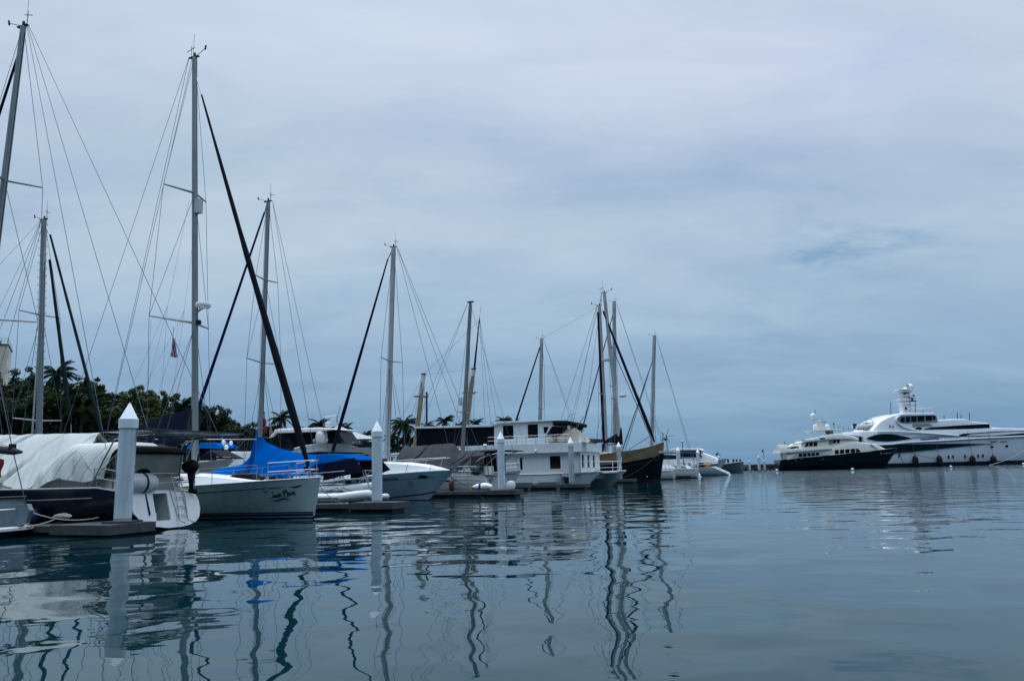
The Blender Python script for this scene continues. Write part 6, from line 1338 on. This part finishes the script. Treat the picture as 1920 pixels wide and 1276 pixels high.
    for k,(px,py,s) in enumerate(((1669,797.5,1),(1674.5,799,.8))):
        patch(QU,[(px-2.2*s,py+2.8*s),(px-1*s,py-1*s),(px+.6*s,py-1.8*s),(px+.3*s,py),(px+2*s,py+2.6*s),(px-.2*s,py+1.2*s)],h2,mat('emblem_grey',(.12,.13,.15)),r,'emblem',off=.09,both=False)
    MB().tube([(QU(px,py)[0],-4.62,QU(px,py)[1]) for px,py in ((1688,778.5),(1681,783),(1680,787),(1684,793),(1692,799),(1706,804.5),(1722,807))],.22,6).build('arch_moulding',wm2,r)
    # mast
    q=fr.q; a=q(1699,775); b=q(1697,735)
    MB().slab([(a[0]-1.5,b[1]-.3),(a[0]-.5,b[1]+.2),(a[0]+.5,b[1]-.4),(a[0]+.8,a[1]+3)],[(a[0]-1.5,a[1]-1),(a[0]+.8,a[1]-1)],.7,ch=.4,n=10).build('mast_tower',wm,r)
    MB().tube([(a[0]+.9,0,a[1]-.5),(a[0]+1.3,0,a[1]+8)],.55,8).build('mast_spine',GREYW,r)
    for py,w0,w1,nm in ((730.5,-2.0,2.4,'a'),(734,-2.9,1,'b'),(741.5,-1,2.6,'c'),(749.5,-2.2,2.8,'d'),(756,-2.0,3.6,'e'),(765.5,-1,7.5,'f')):
        c=q(1698,py); MB().slab([(a[0]+w0,c[1]+.12),(a[0]+w1,c[1]+.12)],[(a[0]+w0,c[1]-.12),(a[0]+w1,c[1]-.12)],lambda x:1.0,ch=.05,n=3).build('mast_platform',wm2,r)
    for (px0,px1,py,mm) in ((1705,1717,751.5,DARKM),(1713,1728,759.3,wm2),(1706,1716,746,GREYW)): c=q(px0,py); d_=q(px1,py); MB().box(c[0],d_[0],-.2,.2,c[1]-.14,c[1]+.14).build('radar_scanner',mm,r)
    for px,py,rr in ((1692,737,.35),(1694,765.5,.35),(1708,742,.3),(1705.5,748,.35)): c=q(px,py); MB().ball((c[0],-1.0,c[1]),rr,8,6).build('mast_lamp',DARKM,r)
    for px,py,rr in ((1691,734,.8),(1698,729.5,.6)): c=q(px,py); MB().ball((c[0],0,c[1]),rr,12,8).build('small_dome',wm2,r)
    c=q(1706,725); MB().lathe((c[0],0,c[1]-1.0),[(.3,-.5),(.5,-.2),(.85,.2),(.95,.8),(.85,1.3),(.5,1.75),(.05,1.92)],18).build('satellite_dome',wm2,r)
    for px,y0,y1 in ((1764,774,788),(1783,777,785),(1808,772,788),(1815,775,785),(1831,772,788),(1743,768,774),(1682,752,777),(1728.5,752,773),(1888,789,790)):
        if px<1880: a_,b_=QU(px,y0),QU(px,y1); MB().tube([(a_[0],-2,a_[1]),(b_[0],-2,b_[1])],.09,5).build('whip_antenna',DARKM if px>1760 else WIRE,r)
    MB().tube([(QU(1757,776)[0],-3,QU(1757,776)[1]),(QU(1763,778)[0],-3,QU(1763,778)[1]),(QU(1768,782)[0],-3,QU(1768,782)[1])],.12,6).build('handrail',wm2,r)
    MB().add([(QU(1856,792.5)[0],-3,QU(1856,792.5)[1]),(QU(1861,793)[0],-3,QU(1861,793)[1]),(QU(1865,800.5)[0],-3,QU(1865,800.5)[1]),(QU(1856,801)[0],-3,QU(1856,801)[1])],[(0,1,2,3)]).build('wing_screen',GLASSG,r)
    for px,py,rx,ry in ((1860,836.8,2.9,1.8),(1888,835.6,3.1,1.9)):
        pts=[(px+rx*math.cos(2*PI*i/14),py+ry*math.sin(2*PI*i/14)) for i in range(14)]; patch(Q,pts,lambda x:hw(x)*.985,GLASS,r,'oval_porthole',off=.10)
    for px,py in ((1779.3,856),(1787.5,855.6),(1810,855),(1834.5,854),(1843.5,853.7)):
        pts=[(px+1.3*math.cos(2*PI*i/12)+ .5*math.sin(2*PI*i/12),py+2.9*math.sin(2*PI*i/12)) for i in range(12)]; patch(Q,pts,lambda x:hw(x)*.985,GLASS,r,'slanted_porthole',off=.12)
    for x0,x1 in ((1857,1869),(1875,1888)): patch(Q,[(x0,826.6),(x1,826),(x1,827.4),(x0,828)],hw,mat('hull_lettering_grey',(.12,.14,.16)),r,'hull_lettering',off=.08)
    # fenders
    for k,px in enumerate((1712.5,1757.5,1819.5,1858.5)):
        p=Q(px,861); o=fr.world(p[0],-HB-.75); zt=Q(px,853.5)[1]
        m=MB().lathe((0,0,0),[(.3,.2),(.7,.4),(.75,zt-.8),(.55,zt-.3),(.2,zt),(.05,zt+.3)],14).build('fender',RUB,None,loc=(o.x,o.y,0),rz=fr.ang)
        tagp(m,('big black fender on the white superyacht, '+('nearest the dark yacht bow','second from the dark yacht bow','third from the dark yacht bow','beneath the oval portholes')[k]),'fender','black fenders along the white superyacht')
        MB().tube([(0,0,zt+.2),(0,.55,zt+(3 if k<2 else 6.5))],.05,5).build('fender_rope',WIRE,m)
    # tender on the aft deck
    c=q(1596,803); d_=q(1635,800); o=fr.world((c[0]+d_[0])/2,-1.5); zt=q(1615,807)[1]+.2
    r2=thing('tender','white rigid inflatable tender on the white superyacht aft deck','dinghy',(o.x,o.y,0),fr.ang)
    L=d_[0]-c[0]; hh=Hull(-L/2,L/2,1.25,[(0,zt+.9),(.6,zt+1.0),(1,zt+1.9)],tr=.95,rake=1.0,srake=0,keel=zt-.1,full=.6,fine=.6); hh.mesh(20,8).build('hull',HYPW,r2); hh.deck(.1).build('floor',HYPA,r2); hh.rail(0,.97,r=.35,up=.1).build('inflated_tube',HYPW,r2)
    MB().box(-.3,1.6,-.5,.5,zt+.9,zt+1.9).build('console',HYPW,r2); MB().tube([(0,-.6,zt+1.2),(0,-.6,zt+2.7),(1.8,-.6,zt+2.7),(2.0,-.6,zt+1.2)],.07,6).build('roll_bar',DARKM,r2)
    MB().box(-L/2-.3,-L/2+.5,-.3,.3,zt+.3,zt+1.6).build('outboard',DARKM,r2)
    mb=MB()
    for i in range(6): x=xs+1+i*1.5; mb.tube([(x,-2.5,Q(1600,808)[1]),(x,-2.5,Q(1600,808)[1]+1.3)],.05,5)
    for z in (.6,1.3): mb.tube([(xs+1,-2.5,Q(1600,808)[1]+z),(xs+8.5,-2.5,Q(1600,808)[1]+z)],.04,5)
    mb.build('deck_rail',STEEL,r)
    tube('flag_halyard_post',[(Q(1587,806)[0],0,Q(1587,806)[1]),(Q(1586.5,795)[0],0,Q(1586.5,795)[1])],.08,WIRE,r)
    MB().ball((Q(1586,792)[0],0,Q(1586,792)[1]),.25,8,6).build('anchor_ball',DARKM,r)
    # anchor line running to the water at the right
    a=fr.q(1925,842,-HB-1); b=W(1812,874)
    A_=fr.world(a[0],-HB-1); p0=Vector((A_.x,A_.y,a[1])); b=fr.world(Q(1815,872)[0],-HB-7); 
    grope('long pale line slanting down to the water across the white hull at the right',sag(p0,Vector((b.x,b.y,0)),.5,12),.09,mat('pale_line',(.35,.38,.4)))
    return fr
WY=white_yacht()
f1=DY[0]; 
for pa,pb,lb in (((1686,848),(1694,867),'short dark line dropping from the dark superyacht bow'),((1692,842),(1757,860),'dark line from the dark superyacht bow slanting along the white hull')):
    a=f1.P(*pa,0); w0=f1.world(a.x,0); p0=Vector((w0.x,w0.y,a.z)); y=w0.y+9; p1=A(pb[0],pb[1],y); grope(lb,sag(p0,p1,.3,8),.06,ROPED)

# ---------------------------------------------------------------- breakwater, buoys, far marks
def breakwater():
    a=A(1380,876,214); b=A(2080,870,300)
    fr=Fr((a.x,a.y),math.degrees(math.atan2(b.y-a.y,b.x-a.x))); L=(b-a).length
    r=fthing(fr,'breakwater','long dark breakwater wall with rocks at its foot behind the superyachts','breakwater')
    z=A(1430,869.5,205).z; z=max(1.6,z)
    mb=MB(); mb.box(-14,L,-.2,2.6,-.5,z-.35); mb.build('wall',mat('dark_breakwater_wall',(.045,.045,.043),.9,var=.4,scale=.4,bump=.04,bscale=2),r,smooth=0)
    MB().box(-14,L,-.45,2.9,z-.35,z).build('coping',CONC,r,smooth=0)
    rnd=random.Random(5); mb=MB()
    for i in range(300):
        x=-14+rnd.random()*min(L,170)*1.0; s=rnd.uniform(.3,.8); zz=rnd.uniform(-.2,.9); y=-.6-.9*(1-zz)*rnd.random()-.2
        pts=[]; c=Vector((x,y,zz)); n0=len(mb.v)
        v=[c+Vector((sx*s*rnd.uniform(.6,1.1),sy*s*rnd.uniform(.6,1.1),sz*s*.6*rnd.uniform(.6,1.1))) for sz in (-1,1) for sy in (-1,1) for sx in (-1,1)]
        mb.add(v,[(0,2,3,1),(4,5,7,6),(0,1,5,4),(2,6,7,3),(0,4,6,2),(1,3,7,5)])
    mb.build('rocks',ROCK,r,smooth=0)['kind']='stuff'
breakwater()
for px,py,rr,lb in ((1598.5,878.5,.30,'round white buoy before the dark superyacht hull'),(1783,873.5,.26,'small round white buoy before the white superyacht'),(1919,868.0,.3,'white buoy at the right edge of the picture'),(1456.5,879,.3,'white float at the stern of the dark superyacht')):
    w=W(px,py+2.5); y=min(w.y,183 if px<1700 else 196); x=A(px,py,y).x
    o=MB().ball((0,0,.2),rr,14,10,.85).build('buoy',WHITE2,None,loc=(x,y,0)); tagp(o,lb,'buoy','white mooring buoys'); MB().lathe((0,0,0),[(.12,rr*.9),(.12,rr*.9+.2),(.03,rr+.25)],8).build('mooring_eye',DARKM,o)
for px,py,lb in ((1347,852,'tiny blue and white flag above the distant pile by the grey boat'),(1431,846,'tiny dark flag on a thin pole above the breakwater')):
    p=A(px,py,176); r=thing('flag',lb,'flag',(p.x,p.y,0)); tube('pole',[(0,0,0 if px>1400 else 2),(0,0,p.z+.7)],.05,WIRE,r)
    MB().grid(lambda a,b:(-.1-.5*a if px<1400 else -.3*a,.1*math.sin(a*7),p.z+.5-.45*b-.3*a),5,4).build('cloth',NAVYC,r)
    MB().grid(lambda a,b:(.1+.5*a if px<1400 else .1+.2*a,.1*math.sin(a*7),p.z+.2-.4*b-.1*a),5,4).build('cloth_edge',GREYW,r)

# ---------------------------------------------------------------- land, trees, palms, tower
def land():
    m=mat('shore_earth',(.07,.065,.045),.95,var=.4,scale=.2,bump=.05,bscale=1)
    pts=[(-64,-30),(-63,20),(-64,60),(-63,100),(-65,150),(-66,185),(-68,205),(-80,215),(-420,215),(-420,-30)]
    mb=MB(); n=len(pts); ws=[G0.world(a,b) for a,b in pts]; c=Vector((-160,80,0)); c=G0.world(-240,90)
    lo=[(p.x+(p-c).normalized().x*2,p.y+(p-c).normalized().y*2,-1) for p in ws]; hi=[(p.x,p.y,1.0) for p in ws]
    mb.add(lo+hi,[(i,(i+1)%n,n+(i+1)%n,n+i) for i in range(n)]+[tuple(range(n,2*n))])
    o=mb.build('shore',m,None,smooth=0); o['kind']='structure'
land()
LEAFM=[]
for i,(c,d) in enumerate((((.014,.028,.012),(.030,.050,.018)),((.010,.022,.011),(.022,.040,.016)),((.030,.058,.015),(.070,.105,.028)))):
    m=bpy.data.materials.new('tree_leaves_%s'%('dark','deep','fresh')[i]); m.use_nodes=True; t=m.node_tree; p=t.nodes['Principled BSDF']; p.inputs['Roughness'].default_value=.7; p.inputs['Specular IOR Level'].default_value=.12
    tcn=t.nodes.new('ShaderNodeTexCoord'); n=t.nodes.new('ShaderNodeTexNoise'); n.inputs['Scale'].default_value=.7; n.inputs['Detail'].default_value=4; t.links.new(tcn.outputs['Object'],n.inputs['Vector'])
    r_=t.nodes.new('ShaderNodeValToRGB'); r_.color_ramp.elements[0].position=.35; r_.color_ramp.elements[1].position=.65; r_.color_ramp.elements[0].color=(*c,1); r_.color_ramp.elements[1].color=(*d,1)
    t.links.new(n.outputs['Fac'],r_.inputs[0]); t.links.new(r_.outputs[0],p.inputs['Base Color']); LEAFM.append(m)
BARK=mat('bark',(.06,.05,.04),.95,var=.35,scale=4)
PALMM=mat('palm_leaf',(.009,.022,.010),1,var=.4,scale=2,spec=0)
PALMB=mat('palm_leaf_yellowing',(.014,.024,.009),1,var=.5,scale=1.2,spec=0)
def broad(px,pytop,Y,w_,label,leaf,seed):
    rnd=random.Random(seed); p=A(px,pytop,Y); H=p.z-1; o=thing('tree',label,'tree',(p.x,p.y,1.0),0,'broadleaf trees along the shore')
    th=H*.38; mb=MB().tube([(0,0,-.2),(rnd.uniform(-.3,.3),0,th*.5),(rnd.uniform(-.5,.5),rnd.uniform(-.4,.4),th)],[.38,.28,.22],8)
    cl=[]
    nb=rnd.randint(9,12)
    for i in range(nb):
        a=2*PI*i/nb+rnd.uniform(-.3,.3); k=rnd.uniform(.25,.95); zz=H*rnd.uniform(.35,.80) if i%3 else H*rnd.uniform(.72,.9); x=w_*.5*k*math.cos(a)*(1 if zz<H*.7 else .6); y=w_*.45*k*math.sin(a)*(1 if zz<H*.7 else .6)
        rr=rnd.uniform(.15,.24)*w_*(1 if zz<H*.7 else .8); rr=min(rr,(H-zz)*.95+.3); cl.append((Vector((x,y,zz)),rr))
        mb.tube([(0,0,th*.8),(x*.5,y*.5,(th+zz)/2),(x*.9,y*.9,zz)],[.16,.10,.04],5)
    cl.append((Vector((rnd.uniform(-.6,.6),0,H-w_*.14)),w_*.15))
    # low skirt so no trunks show bare
    for i in range(5): cl.append((Vector((rnd.uniform(-.5,.5)*w_,rnd.uniform(-.3,.2)*w_,H*rnd.uniform(.12,.35))),w_*.2))
    mb.build('trunk',BARK,o)
    lf=MB()
    for c,rr in cl:
        sub=[(c+Vector((rnd.gauss(0,1),rnd.gauss(0,1),rnd.gauss(0,.8))).normalized()*rr*rnd.uniform(.55,1.0),rr*rnd.uniform(.22,.4)) for _ in range(13)]
        for sc,sr in sub:
            for _ in range(46):
                d=Vector((rnd.gauss(0,1),rnd.gauss(0,1),rnd.gauss(0,.75))).normalized(); q_=sc+d*sr*rnd.uniform(.5,1.1)
                s=rnd.uniform(.11,.24); nrm=(d+Vector((rnd.uniform(-.7,.7),rnd.uniform(-.7,.7),rnd.uniform(-.2,.9)))).normalized()
                u=nrm.orthogonal().normalized(); v=nrm.cross(u); ang=rnd.uniform(0,6.28); u,v=u*math.cos(ang)+v*math.sin(ang),v*math.cos(ang)-u*math.sin(ang)
                lf.add([q_-u*s,q_-v*s*.55,q_+u*s,q_+v*s*.55],[(0,1,2,3)])
    me=bpy.data.meshes.new('crown'); me.from_pydata(lf.v,[],lf.f); me.materials.append(LEAFM[leaf]); c=bpy.data.objects.new('crown',me); COL.objects.link(c); c.parent=o
T=[(-95,700,84,11,0,'tree cut by the left picture edge, beneath the pale tower'),
(-25,692,86,11,1,'dark tree at the left edge with its crown reaching under the pale tower'),
(38,690,88,10,1,'tallest dark broadleaf crown, left of the tall coconut palm'),
(66,700,96,9,0,'dark tree behind the mast with steps'),
(150,708,100,9,1,'dark tree just right of the tall coconut palm, behind the furled green sails'),
(176,707,92,8,0,'feathery-topped tree right of the two furled green sails'),
(215,728,97,10,1,'dark rounded tree left of the tallest-looking pile'),
(262,722,95,9,2,'fresh green feathery tree above the tallest-looking pile'),
(300,733,97,8,2,'fresh green tree sloping down right of the tallest-looking pile'),
(330,752,104,8,0,'lower dark tree beside the small palm, left of the palm sloop mast'),
(385,752,107,9,1,'dark tree just right of the palm sloop mast'),
(410,772,110,8,0,'rounded dark tree between the two nearest bow-facing masts'),
(440,786,116,8,1,'low dark tree left of the blue awning mast'),
(468,790,124,8,0,'low dark tree touching the blue awning mast'),
(505,800,132,8,1,'low bush-like tree under the palm right of the blue awning mast'),
(555,803,140,9,0,'low dark tree behind the black flybridge, between two palms'),
(20,745,74,11,1,'nearest dark bushy tree low at the left, over the off-white tarps'),
(120,752,78,12,1,'nearest dark bushy tree below the tall coconut palm'),
(205,765,80,11,0,'nearest bushy tree low, left of the navy boom cover'),
(290,778,84,10,1,'nearest bushy tree low, over the navy boom cover')]
for i,(px,py,Y,w_,lf,lb) in enumerate(T): broad(px,py,Y,w_,lb,lf,100+i)
def undergrowth():
    rnd=random.Random(77); mb=MB()
    for i in range(900):
        px=-80+730*(i/900)+rnd.uniform(-8,8); top=interp([(-80,735),(60,735),(180,745),(300,765),(400,790),(470,803),(560,812),(650,822)],px); Y=interp([(-80,84),(60,86),(300,98),(470,124),(650,142)],px)+rnd.uniform(-3,3)
        p=A(px,top,Y); H=p.z*rnd.uniform(.25,1.0); rr=rnd.uniform(.5,1.1)
        for _ in range(34):
            d=Vector((rnd.gauss(0,1),rnd.gauss(0,1),rnd.gauss(0,.75))).normalized(); q_=Vector((p.x,p.y,H))+d*rr*rnd.uniform(.4,1.05); s=rnd.uniform(.14,.3)
            u=(d+Vector((rnd.uniform(-.8,.8),rnd.uniform(-.8,.8),rnd.uniform(-.3,.8)))).normalized().orthogonal().normalized(); v=d.cross(u)
            mb.add([q_-u*s,q_-v*s*.6,q_+u*s,q_+v*s*.6],[(0,1,2,3)])
    me=bpy.data.meshes.new('undergrowth'); me.from_pydata(mb.v,[],mb.f); me.materials.append(LEAFM[1]); o=bpy.data.objects.new('undergrowth',me); COL.objects.link(o)
    tagp(o,'dark tangled undergrowth and bushes filling in beneath the shore trees','undergrowth',kind='stuff')
undergrowth()
def palm(px,py,Y,R_,label,seed,m=PALMM,nf=20,lean=0):
    """py: the crown's centre"""
    rnd=random.Random(seed); p=A(px,py,Y); H=max(2.2,p.z-1); o=thing('palm_tree',label,'palm tree',(p.x-lean,p.y,1.0),0,'coconut palms along the shore')
    pts=[(lean*(t**1.6),0,H*t) for t in (0,.2,.4,.6,.8,1)]; MB().tube(pts,[.26,.2,.17,.15,.14,.16],10).build('trunk',BARK,o)
    mb=MB(); C=Vector((lean,0,H))
    nf=int(nf*1.3)
    for i in range(nf):
        az=2*PI*i/nf*2.4+rnd.uniform(-.2,.2); e0=rnd.uniform(-.75,1.15) if i>3 else rnd.uniform(1.0,1.4); L=R_*rnd.uniform(.85,1.1); n=13
        h_=Vector((math.cos(az),math.sin(az),0)); side=Vector((-math.sin(az),math.cos(az),0)); P_=C.copy(); pts=[P_.copy()]; el=e0
        for k in range(n):
            P_=P_+(h_*math.cos(el)+Vector((0,0,1))*math.sin(el))*(L/n); el-=(.07+.05*rnd.random())*(1+.03*k); pts.append(P_.copy())
        mb.tube(pts,[.045*(1-.7*k/n) for k in range(n+1)],4)
        for k in range(2,5*n):
            t=k/(5*n); a=t*n; j=int(a); q_=pts[j].lerp(pts[min(j+1,n)],a-j); tan=(pts[min(j+1,n)]-pts[j]).normalized() if j<n else (pts[n]-pts[n-1]).normalized()
            ll=L*.24*math.sin(PI*(.12+.83*t))*rnd.uniform(.8,1.1)
            for s in (-1,1):
                d=(side*s*.8+tan*.55+Vector((0,0,-.35-.35*rnd.random()))).normalized(); w_=tan*.032*R_/3
                e_=q_+d*ll+Vector((0,0,-.10*ll)); mb.add([q_-w_,q_+w_,e_+w_*.2,e_-w_*.2],[(0,1,2,3)])
    me=bpy.data.meshes.new('crown'); me.from_pydata(mb.v,[],mb.f); me.materials.append(m); c=bpy.data.objects.new('crown',me); COL.objects.link(c); c.parent=o
    nb=MB()
    for i in range(6): a=i*1.05; nb.ball((C.x+.28*math.cos(a),.28*math.sin(a),C.z-.3),.16,8,6)
    nb.build('coconuts',mat('coconut_husk',(.10,.09,.03),.7,var=.3),o)
palm(106,702,82,2.35,'tall coconut palm standing out above the dark trees at the left',1,nf=24)
palm(118,745,74,2.88,'lower coconut palm with yellowing fronds beneath the tall one',2,PALMB)
palm(155,765,72,2.70,'palm with drooping fronds behind the furled green sails',3,PALMB)
palm(48,770,72,2.88,'palm half lost in shade behind the off-white tarps',4)
palm(214,790,74,2.52,'low palm behind the tarps, left of the tallest-looking pile',5,PALMB)
palm(342,762,100,2.34,'small palm just left of the palm sloop mast',6)
palm(360,766,104,1.78,'small palm right behind the palm sloop mast',7)
palm(527,784,118,2.22,'palm right of the blue awning mast, crossed by the black furled sail',8,nf=22)
palm(510,806,122,1.92,'short palm beneath the one right of the blue awning mast',9)
palm(600,797,128,2.15,'dense palm over the black flybridge hardtop',10,nf=24)
palm(578,806,136,1.92,'low palm left of the dense one over the hardtop',11)
palm(636,804,136,1.92,'palm behind the searchlight and peaked canopy',12)
palm(651,802,142,1.63,'small palm just right of the peaked canopy top',13)
palm(683,818,134,1.92,'low palm with yellow-green fronds, right of the canopy',14,PALMB)
palm(757,797,140,3.40,'largest palm, full fan-shaped crown beside the second pile',15,nf=30)
palm(735,820,150,2.22,'low palm at the foot of the large fan-shaped one, beside the grey sloop mast',16)
palm(800,800,160,1.92,'small palm left of the buff mizzen mast',17)
palm(834,790,158,2.52,'palm between the two buff masts',18,nf=26)
palm(860,800,165,2.22,'lower palm right of the one between the buff masts',19)
palm(893,795,168,2.37,'palm behind the buff main mast',20)
palm(925,799,176,1.78,'small palm peeping over the dark screens',21)
palm(945,790,180,2.52,'palm left end above the white upper cabin roof',22,nf=22,lean=.4)
palm(962,797,184,2.37,'palm lying low along the white upper cabin roof',23)
for i,(px,py,lb) in enumerate(((770,828,'clump of low palm fronds under the large fan-shaped palm'),(745,835,'second clump of low fronds behind the grey tarps'),(815,812,'low palm behind the left end of the dark screens'),(875,808,'low palm behind the dark screens beside the buff main mast'))): palm(px,py,150,3.0,lb,40+i)
def tower():
    a=A(-6,640,140); fr=Fr((a.x,a.y),29); r=fthing(fr,'apartment_tower','pale apartment tower rising behind the trees at the left edge','building')
    zt=A(0,646,140).z; wm=mat('tower_plaster',(.62,.58,.47),.85,var=.08,scale=.3)
    xr=fr.q(14,660,0)[0]; MB().box(xr-9,xr,0,9,0,zt).build('wall',wm,r,smooth=0)
    MB().box(xr-9.1,xr+.15,-.15,9.2,zt,zt+.25).build('roof_slab',CONC,r,smooth=0); MB().box(xr-7,xr-1.6,1.5,6,zt+.25,zt+1.4).build('roof_house',mat('roof_dark',(.05,.05,.055),.8),r,smooth=0)
    mb=MB()
    for z in (.5,1.0): mb.tube([(xr-9,-.05,zt+.25+z),(xr,-.05,zt+.25+z),(xr,9,zt+.25+z)],.03,5)
    for i in range(9): mb.tube([(xr-i*1.1,-.05,zt+.2),(xr-i*1.1,-.05,zt+1.25)],.03,5)
    mb.build('roof_rail',DARKM,r)
    for k in range(7):
        z=zt-2.2-k*2.9
        if z<1: break
        w_=MB().box(xr+.0,xr+.05,1.2,2.6,z,z+1.3).build('window',GLASS,r,smooth=0)
        for x in (xr-3,xr-6): MB().box(x-.6,x+.6,-.04,.03,z,z+1.3).build('window',GLASS,r,smooth=0)
tower()

# ---------------------------------------------------------------- water
def water():
    me=bpy.data.meshes.new('water'); mb=MB()
    mb.add([(-6000,-300,0),(6000,-300,0),(6000,9000,0),(-6000,9000,0)],[(0,1,2,3)])
    m=bpy.data.materials.new('sea_water'); m.use_nodes=True; t=m.node_tree; p=t.nodes['Principled BSDF']
    p.inputs['Base Color'].default_value=(.001,.018,.024,1); p.inputs['Specular Tint'].default_value=(.36,.9,1,1); p.inputs['Roughness'].default_value=.015; p.inputs['IOR'].default_value=1.333; p.inputs['Specular IOR Level'].default_value=.5
    tcn=t.nodes.new('ShaderNodeTexCoord')
    def nz(scale,detail,rough,st=(1,1,1),rot=0,dist=0):
        mp=t.nodes.new('ShaderNodeMapping'); mp.inputs[3].default_value=st; mp.inputs[2].default_value=(0,0,R(rot)); t.links.new(tcn.outputs['Object'],mp.inputs[0])
        n=t.nodes.new('ShaderNodeTexNoise'); n.inputs['Scale'].default_value=scale; n.inputs['Detail'].default_value=detail; n.inputs['Roughness'].default_value=rough; n.inputs['Distortion'].default_value=dist
        t.links.new(mp.outputs[0],n.inputs['Vector']); return n.outputs['Fac']
    def M_(op,a,b,c=None):
        n=t.nodes.new('ShaderNodeMath'); n.operation=op
        for i,v in enumerate((a,b,c)):
            if v is None: continue
            if isinstance(v,(int,float)): n.inputs[i].default_value=v
            else: t.links.new(v,n.inputs[i])
        return n.outputs[0]
    swell=nz(.55,1.5,.4,(.85,1,1),12)
    rip=nz(1.7,2.0,.45,(.45,1,1),-4,.3)
    fine=nz(5.5,2.0,.5,(.35,1,1),3)
    patch_=nz(.022,2,.5,(.6,1,1),10)
    # cat's paws of wind: more ripple far out
    sp=t.nodes.new('ShaderNodeSeparateXYZ'); t.links.new(tcn.outputs['Object'],sp.inputs[0])
    mr=t.nodes.new('ShaderNodeMapRange'); t.links.new(sp.outputs[1],mr.inputs[0]); mr.inputs[1].default_value=45; mr.inputs[2].default_value=110; mr.inputs[3].default_value=0; mr.inputs[4].default_value=1
    mx_=t.nodes.new('ShaderNodeMapRange'); t.links.new(sp.outputs[0],mx_.inputs[0]); mx_.inputs[1].default_value=15; mx_.inputs[2].default_value=60; mx_.inputs[3].default_value=0; mx_.inputs[4].default_value=1
    wind=M_('MULTIPLY',mr.outputs[0],mx_.outputs[0])
    pr=t.nodes.new('ShaderNodeMapRange'); t.links.new(patch_,pr.inputs[0]); pr.inputs[1].default_value=.42; pr.inputs[2].default_value=.6; pr.inputs[3].default_value=.18; pr.inputs[4].default_value=1
    amp=M_('MULTIPLY_ADD',wind,1.0,.28)
    h=M_('ADD',M_('MULTIPLY',swell,.062),M_('MULTIPLY',M_('MULTIPLY',rip,.018),pr.outputs[0]))
    h=M_('ADD',h,M_('MULTIPLY',M_('MULTIPLY',fine,.0040),M_('MULTIPLY',amp,pr.outputs[0])))
    h=M_('ADD',h,M_('MULTIPLY',M_('MULTIPLY',nz(.9,3,.5,(.16,1,1),3),.30),wind))
    bp=t.nodes.new('ShaderNodeBump'); bp.inputs['Distance'].default_value=1.0; bp.inputs['Strength'].default_value=1.0; t.links.new(h,bp.inputs['Height']); t.links.new(bp.outputs[0],p.inputs['Normal'])
    o=mb.build('water',m,None,smooth=0); o['kind']='structure'
water()
rnd=random.Random(9)
for px,py,lb in ((1253,1208,'small dark leaf floating on the water, nearer one'),(1264,1261,'small dark leaf floating at the bottom of the picture')):
    w=W(px,py,.01); o=MB().add([(-.06,0,0),(-.01,-.025,.006),(.06,0,.01),(.01,.03,.004)],[(0,1,2,3)]).build('floating_leaf',DARKM,None,loc=(w.x,w.y,.006)); tagp(o,lb,'leaf')
